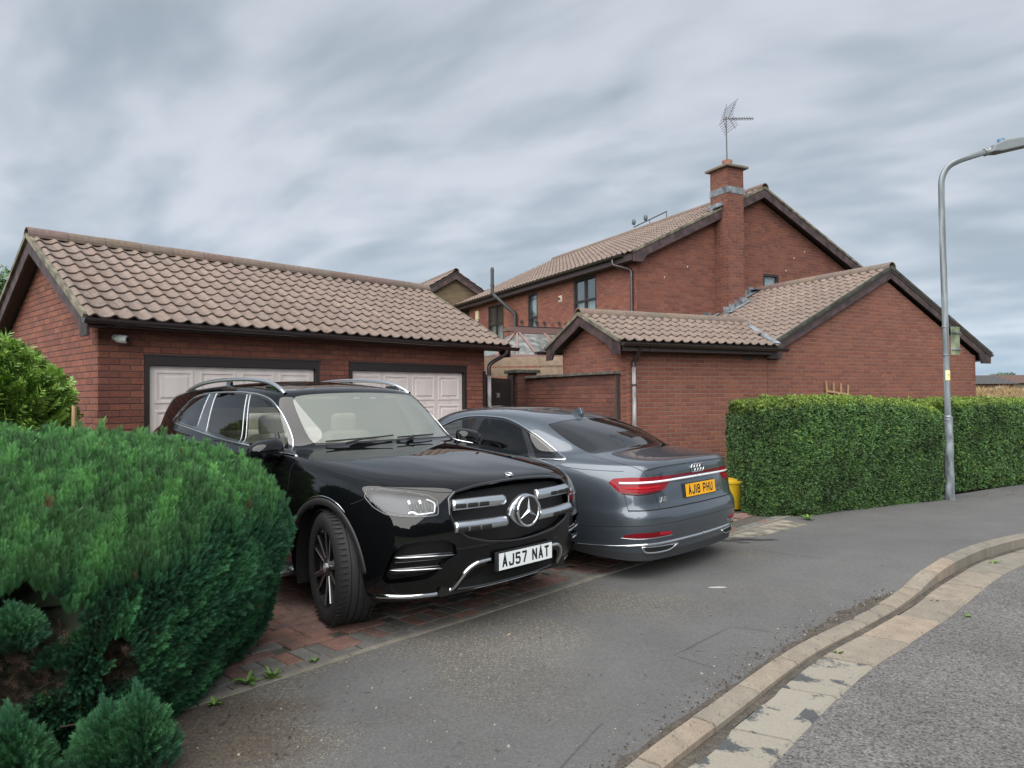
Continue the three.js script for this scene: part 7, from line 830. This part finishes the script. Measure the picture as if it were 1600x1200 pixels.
{
  const S = SAL, V = thing('parked_saloon', 'metallic grey saloon car, yellow plate AJ18 PHU, parked nose in beside the black car', 'car', SAL_POSE.pos, SAL_POSE.rot);
  const paint = PHY([.075, .092, .112], .32, { metalness: .6, clearcoat: 1, clearcoatRoughness: .03 });
  let T = skinTris(S, 22, 13), X; const take = (poly, rd = true) => { const [a, b] = cut(T, rd ? roundPoly(poly, 4, .2) : poly); T = b; return a; };
  for (const s of [.99, 3.99]) { const [, o] = split(T, (v) => .40 ** 2 - (v.p[0] + s) ** 2 - (v.p[1] - .335) ** 2, (t) => t.every((v) => v.p[2] > .5 && v.p[1] < .85)); T = o; }
  const dlo = [[3.25, 11.2], [3.8, 12.3], [4.3, 13.0], [4.8, 13.5], [5.4, 13.8], [6.8, 13.92], [8.0, 13.8], [8.6, 13.45], [9.05, 13.0], [9.55, 12.25], [9.82, 11.3], [9.93, 10.2], [9.93, 9.2], [9.78, 8.62], [9.36, 8.6], [8.9, 8.72], [8.5, 9.2], [8.0, 10.1], [7.5, 10.4], [6.5, 10.55], [5, 10.65], [4, 10.7]];
  let D = take(dlo, false); const paneIn = (poly) => { const [a, b] = cut(D, roundPoly(poly, 4, .12)); D = b; return a; };
  const pf = paneIn([[3.55, 11.3], [3.95, 12.3], [4.42, 12.95], [4.9, 13.36], [5.45, 13.62], [6.36, 13.72], [6.46, 10.8], [5, 10.9], [4, 10.95]]), pr = paneIn([[6.74, 13.72], [7.9, 13.62], [8.45, 13.33], [8.86, 12.98], [8.86, 9.4], [8.6, 9.55], [8.05, 10.35], [7.5, 10.65], [6.78, 10.8]]), pq = paneIn([[9.08, 12.72], [9.42, 12.15], [9.66, 11.3], [9.76, 10.2], [9.76, 9.3], [9.62, 8.95], [9.36, 8.92], [9.08, 9.05]]);
  const ws = take([[-.6, 11.1], [2.4, 11.15], [2.8, 11.6], [3.0, 13.2], [2.6, 13.9], [-.6, 14.0]]);
  const rw = take([[16.6, 14.06], [14.02, 14.06], [12.5, 14.0], [10.95, 13.72], [10.88, 13.2], [10.92, 12.5], [11.05, 11.6], [11.3, 10.7], [11.55, 10.22], [12.75, 10.14], [14.5, 10.12], [16.6, 10.12]]);
  const tlP = [[10.90, 5.65], [11.12, 5.98], [11.78, 6.08], [12.74, 6.04], [14.05, 6.05], [14.06, 5.72], [13.52, 5.14], [12.73, 5.02], [11.5, 4.97], [11.22, 5.12]];
  const tl = take(tlP); const redBar = take([[14.0, 5.86], [16.6, 5.88], [16.6, 6.06], [14.0, 6.04]], false); const black = take([[14.06, 5.56], [16.6, 5.58], [16.6, 5.87], [14.06, 5.85]], false);
  const refl = take([[11.33, 1.76], [11.85, 1.92], [12.98, 1.95], [13.74, 1.88], [13.70, 1.66], [13.02, 1.64], [11.87, 1.60], [11.34, 1.58]]); 
  const lidP = [[11.2, 9.62], [11.35, 8.6], [11.52, 7.78], [12.1, 6.9], [12.5, 6.45], [12.87, 5.75], [13.09, 4.83], [13.2, 3.95], [16.6, 3.95], [16.6, 10.0], [12.6, 10.0], [11.5, 9.95]]; const lid = take(lidP, false);
  const dF = [[4.3, 9.6], [4.55, 6], [4.6, 1.4], [6.65, 1.4], [6.62, 6], [6.58, 10.4], [5, 10.5], [4.4, 10.4]], dR = [[6.65, 1.4], [8.2, 1.4], [8.5, 2.6], [8.8, 4.5], [8.87, 7.3], [8.93, 8.65], [8.5, 9.1], [8.0, 10.0], [7.5, 10.3], [6.58, 10.4], [6.62, 6]]; const doorF = take(dF, false), doorR = take(dR, false);
  const bonnet = take([[-.6, 6.4], [1.5, 6.4], [2.4, 7], [3.3, 9], [2.6, 10.6], [-.6, 10.6]], false);
  [X, T] = split(T, (v) => lerp(.62, .60, 0) - v.q[1]);
  part('body', skinGeo(T, 0), paint, V); part('underskirt', skinGeo(X, 0), STD([.03, .032, .035], .5), V); part('boot_lid', skinGeo(lid, 0), paint, V); part('bonnet', skinGeo(bonnet, 0), paint, V);
  for (const sg of [1, -1]) { part('door', skinGeo(doorF, sg), paint, V); part('door', skinGeo(doorR, sg), paint, V); for (const [g, m] of [[pf, CAR.tintLight], [pr, CAR.tint], [pq, CAR.tint]]) part('side_window', skinGeo(g, sg, -.002), m, V); part('pillar_trim', skinGeo(D, sg, -.001), CAR.blackGloss, V);
    const side = (g) => sg > 0 ? clean(g) : mirrorZ(g); part('tail_light', side(skinGeo(tl, 1)), PHY([.20, .006, .012], .2, { specularIntensity: 0, clearcoat: .45, clearcoatRoughness: .02 }), V);
    part('tail_light_strip', side(merge([moulding(S, [[11.5, 5.35], [12.3, 5.36], [13.5, 5.4]], .011, .003, { taper: .1 }), moulding(S, [[11.8, 5.18], [12.7, 5.2], [13.3, 5.24]], .005, .003)])), PHY([.34, .010, .016], .2, { specularIntensity: .3 }), V); part('tail_light_base', side(moulding(S, [[11.35, 5.03], [12.0, 5.0], [12.73, 5.05], [13.4, 5.14]], .010, .002)), STD([.05, .006, .008], .3), V);
    part('reflector', side(skinGeo(refl, 1, .001)), PHY([.15, .006, .011], .2, { specularIntensity: 0, clearcoat: .45 }), V); part('reflector_end', side(moulding(S, [[13.05, 1.80], [13.7, 1.77]], .017, .003)), PHY([.32, .012, .024], .2, { specularIntensity: 0, clearcoat: .45 }), V); part('reflector_chrome', side(moulding(S, [[11.2, 1.58], [11.87, 1.56], [13.0, 1.60], [13.75, 1.63]], .004, .003)), CAR.satin, V);
    part('exhaust_trim', side(merge([moulding(S, [[12.15, 1.04], [14.2, .98]], .006, .008), moulding(S, [[12.15, 1.04], [12.3, .70], [12.5, .62], [13.6, .60], [13.85, .68], [14.2, .98]], .010, .012, { n: 8 })])), CAR.chrome, V); part('exhaust_mesh', side(skinGeo(cut(T, [[12.25, 1.0], [14.1, .96], [13.8, .68], [12.5, .66]])[0], 1, .002)), CAR.dark, V);
    part('shoulder_line', side(moulding(S, [[8.9, 7.32], [9.3, 7.1], [9.93, 6.70], [10.7, 6.6], [11.52, 6.57]], .0025, .0012, { off: -.0005 })), CAR.gap, V); part('parking_sensor', side((() => { const f = S.full(11.94, 2.9); const g = new THREE.CylinderGeometry(.011, .011, .004, 16); g.applyQuaternion(new THREE.Quaternion().setFromUnitVectors(UP, new THREE.Vector3(...f.n).normalize())); g.translate(...f.p); return g; })()), STD([.08, .09, .11], .4), V); }
  part('windscreen', skinGeo(ws, 0), CAR.tintLight, V); part('rear_window', skinGeo(rw, 0, -.002), PHY([.07, .075, .08], .01, { transmission: .9, thickness: 0, ior: 1.7 }), V); part('light_bar', skinGeo(redBar, 0), PHY([.13, .007, .016], .2, { specularIntensity: 0, clearcoat: .45 }), V); part('garnish_strip', skinGeo(black, 0), CAR.blackGloss, V);
  part('tail_chrome', both(moulding(S, [[11.3, 5.66], [12.2, 5.70], [13.2, 5.71], [14.5, 5.74], [16, 5.76]], .0105, .009, { n: 10 })), CAR.white, V);
  part('bumper_chrome', both(moulding(S, [[9.83, .80], [10.8, 1.0], [11.89, 1.16], [13.2, 1.20], [14.6, 1.22], [16, 1.22]], (t) => lerp(.006, .013, sstep(.1, .5, t)), .012, { n: 10 })), CAR.chrome, V); part('bumper_step', both(moulding(S, [[9.9, 2.0], [11, 2.25], [12, 2.35], [13.5, 2.42], [16, 2.45]], .002, .001)), CAR.gap, V);
  const gap = (path, o) => moulding(S, path, .0026, .0012, { off: -.0004, ...o });
  part('panel_gap', both(merge([gap([[11.2, 9.62], [11.35, 8.6], [11.52, 7.78], [12.1, 6.9], [12.5, 6.45], [12.87, 5.75], [13.09, 4.83], [13.2, 3.95]], { n: 8 }), gap([[6.58, 10.4], [6.62, 6], [6.65, 1.4]]), gap([[8.93, 8.65], [8.87, 7.3], [8.8, 4.5], [8.5, 2.6], [8.2, 1.4]]), gap([[11.45, 4.97], [11.52, 4.5], [11.6, 3.6]]), gap([[4.3, 9.6], [4.55, 6], [4.6, 1.4]])])), CAR.gap, V); part('lid_seam', both(moulding(S, [[11.55, 3.80], [12.4, 3.82], [13.2, 3.86], [14.6, 3.90], [16, 3.90]], .007, .002, { off: -.001 })), CAR.gap, V);
  part('spoiler_lip', both(moulding(S, [[12.5, 6.62], [13.4, 6.80], [14.5, 6.86], [16, 6.88]], .010, .012, { off: .0, taper: .06 })), paint, V);
  part('window_chrome', both(merge([moulding(S, [[3.25, 11.2], [3.8, 12.34], [4.3, 13.05], [4.8, 13.55], [5.4, 13.86], [6.8, 13.98], [8.0, 13.86], [8.62, 13.5], [9.08, 13.04], [9.6, 12.26], [9.88, 11.3], [9.99, 10.2], [9.99, 9.2], [9.86, 8.6]], .010, .009, { n: 6 }), moulding(S, [[3.25, 11.15], [4, 10.66], [5, 10.6], [6.5, 10.5], [7.5, 10.34], [8.0, 10.05], [8.5, 9.12], [8.9, 8.64], [9.36, 8.53], [9.86, 8.58]], .010, .009, { n: 6 })])), CAR.chrome, V);
  part('quarter_chrome', both(moulding(S, [[9.55, 8.62], [9.86, 8.62], [9.96, 9.0]], .016, .009, { n: 6 })), CAR.chrome, V);
  for (const sg of [1, -1]) { const m = new THREE.Group(); m.name = 'door_mirror'; m.position.set(-1.78, 1.03, sg * .98); V.add(m); const g = new THREE.SphereGeometry(1, 20, 14); g.scale(.10, .07, .12); part('mirror_shell', g, CAR.blackGloss, m); part('mirror_arm', rod([0, -.04, sg * -.06], [0, -.06, sg * -.16], .022, 8), CAR.blackPlastic, m); }
  // badges and plate
  const face = (u, v, off) => { const f = S.full(u, v); return new THREE.Vector3(...f.p).addScaledVector(new THREE.Vector3(...f.n), off); };
  const c0 = face(16, 6.33, .006), rg = new THREE.Group(); rg.name = 'ring_badge'; rg.position.copy(c0); rg.rotation.y = -Math.PI / 2; rg.rotation.z = 0; V.add(rg); for (let i = 0; i < 4; i++) part('ring', new THREE.TorusGeometry(.036, .0052, 8, 36).translate((i - 1.5) * .049, 0, 0), CAR.chrome, rg);
  const tx = (str, size, pos, ry) => { const g = new TextGeometry(str, { font: FONT, size, depth: .008, curveSegments: 3 }); const m = part('model_badge', g, CAR.chrome, V, { pos }); m.rotation.y = ry; return m; };
  { const p = face(13.30, 4.52, .003); p.z = -p.z; tx('A8', .046, [p.x, p.y - .012, p.z], -Math.PI / 2 - .12); const q = face(14.7, 4.50, .003); tx('50 TDI', .024, [q.x, q.y, q.z], -Math.PI / 2 + .04); }
  const pl = new THREE.Group(); pl.name = 'number_plate'; pl.position.set(-5.145, .715, 0); pl.rotation.y = -Math.PI / 2; pl.rotation.order = 'YXZ'; pl.rotation.x = -.10; V.add(pl); part('plate_holder', box(.535, .125, .03, 0, 0, -.018, .005), CAR.blackPlastic, pl); part('plate_face', new THREE.PlaneGeometry(.52, .111).translate(0, 0, .001), STD([.86, .82, .74], .4, { map: plateTexture('AJ18 PHU', '#f4b300') }), pl);
  part('shark_fin', (() => { const g = extrude([[0, 0], [.16, 0], [.17, .012], [.145, .062], [.12, .06], [.05, .02]], .03, { bevel: .006, bs: 2 }); g.rotateY(Math.PI); const p = S.pt(16, 15.05, 0); g.translate(p[0] + .09, p[1] - .004, .018); return g; })(), paint, V);
  // cabin, chassis, wheels
  const cab = new THREE.Group(); cab.name = 'cabin'; V.add(cab); for (const z of [-.38, .38]) part('seat', seat(-2.30, z, .52, 0, 0).map((g) => g.translate(0, -.17, 0)), CAR.trimDark, cab); part('seat', seat(-3.35, 0, 1.3, 0, 1).map((g) => g.translate(0, -.15, 0)), CAR.trimDark, cab); part('cabin_floor', box(3.0, .04, 1.4, -2.9, .36, 0), CAR.trimDark, cab); part('dashboard', box(.45, .3, 1.4, -1.62, .78, 0, .05), CAR.trimDark, cab); part('parcel_shelf', box(.6, .03, 1.15, -4.1, .97, 0), CAR.trimDark, cab);
  part('underbody', [box(4.4, .22, 1.1, -2.6, .34, 0), box(2.1, .24, 1.68, -2.49, .34, 0), box(.55, .3, 1.3, -4.75, .40, 0)], CAR.dark, V); wheelHousing(V, .99, .335, .405, .52, .90); wheelHousing(V, 3.99, .335, .405, .52, .90);
  const spokes = (R, w) => { const o = [], f = w / 2 - .03; for (let i = 0; i < 10; i++) { const a = i * Math.PI / 5; o.push(bar([Math.cos(a) * .05, Math.sin(a) * .05, f - .02], [Math.cos(a) * (R - .02), Math.sin(a) * (R - .02), f], .024, .024)); } const hub = new THREE.CylinderGeometry(.05, .07, .05, 24); hub.rotateX(Math.PI / 2); hub.translate(0, 0, f - .02); return [['spokes', merge([...o, hub]), CAR.rimFace]]; };
  const wm = { tyre: CAR.tyre, groove: CAR.groove, rim: CAR.rimFace, disc: CAR.disc, dark: CAR.dark }; for (const s of [.99, 3.99]) for (const sg of [1, -1]) makeWheel(V, [-s, .345, sg * .815], 0, sg, .348, .26, .255, spokes, wm);
}
shade(scene);
renderer.render(scene, camera);
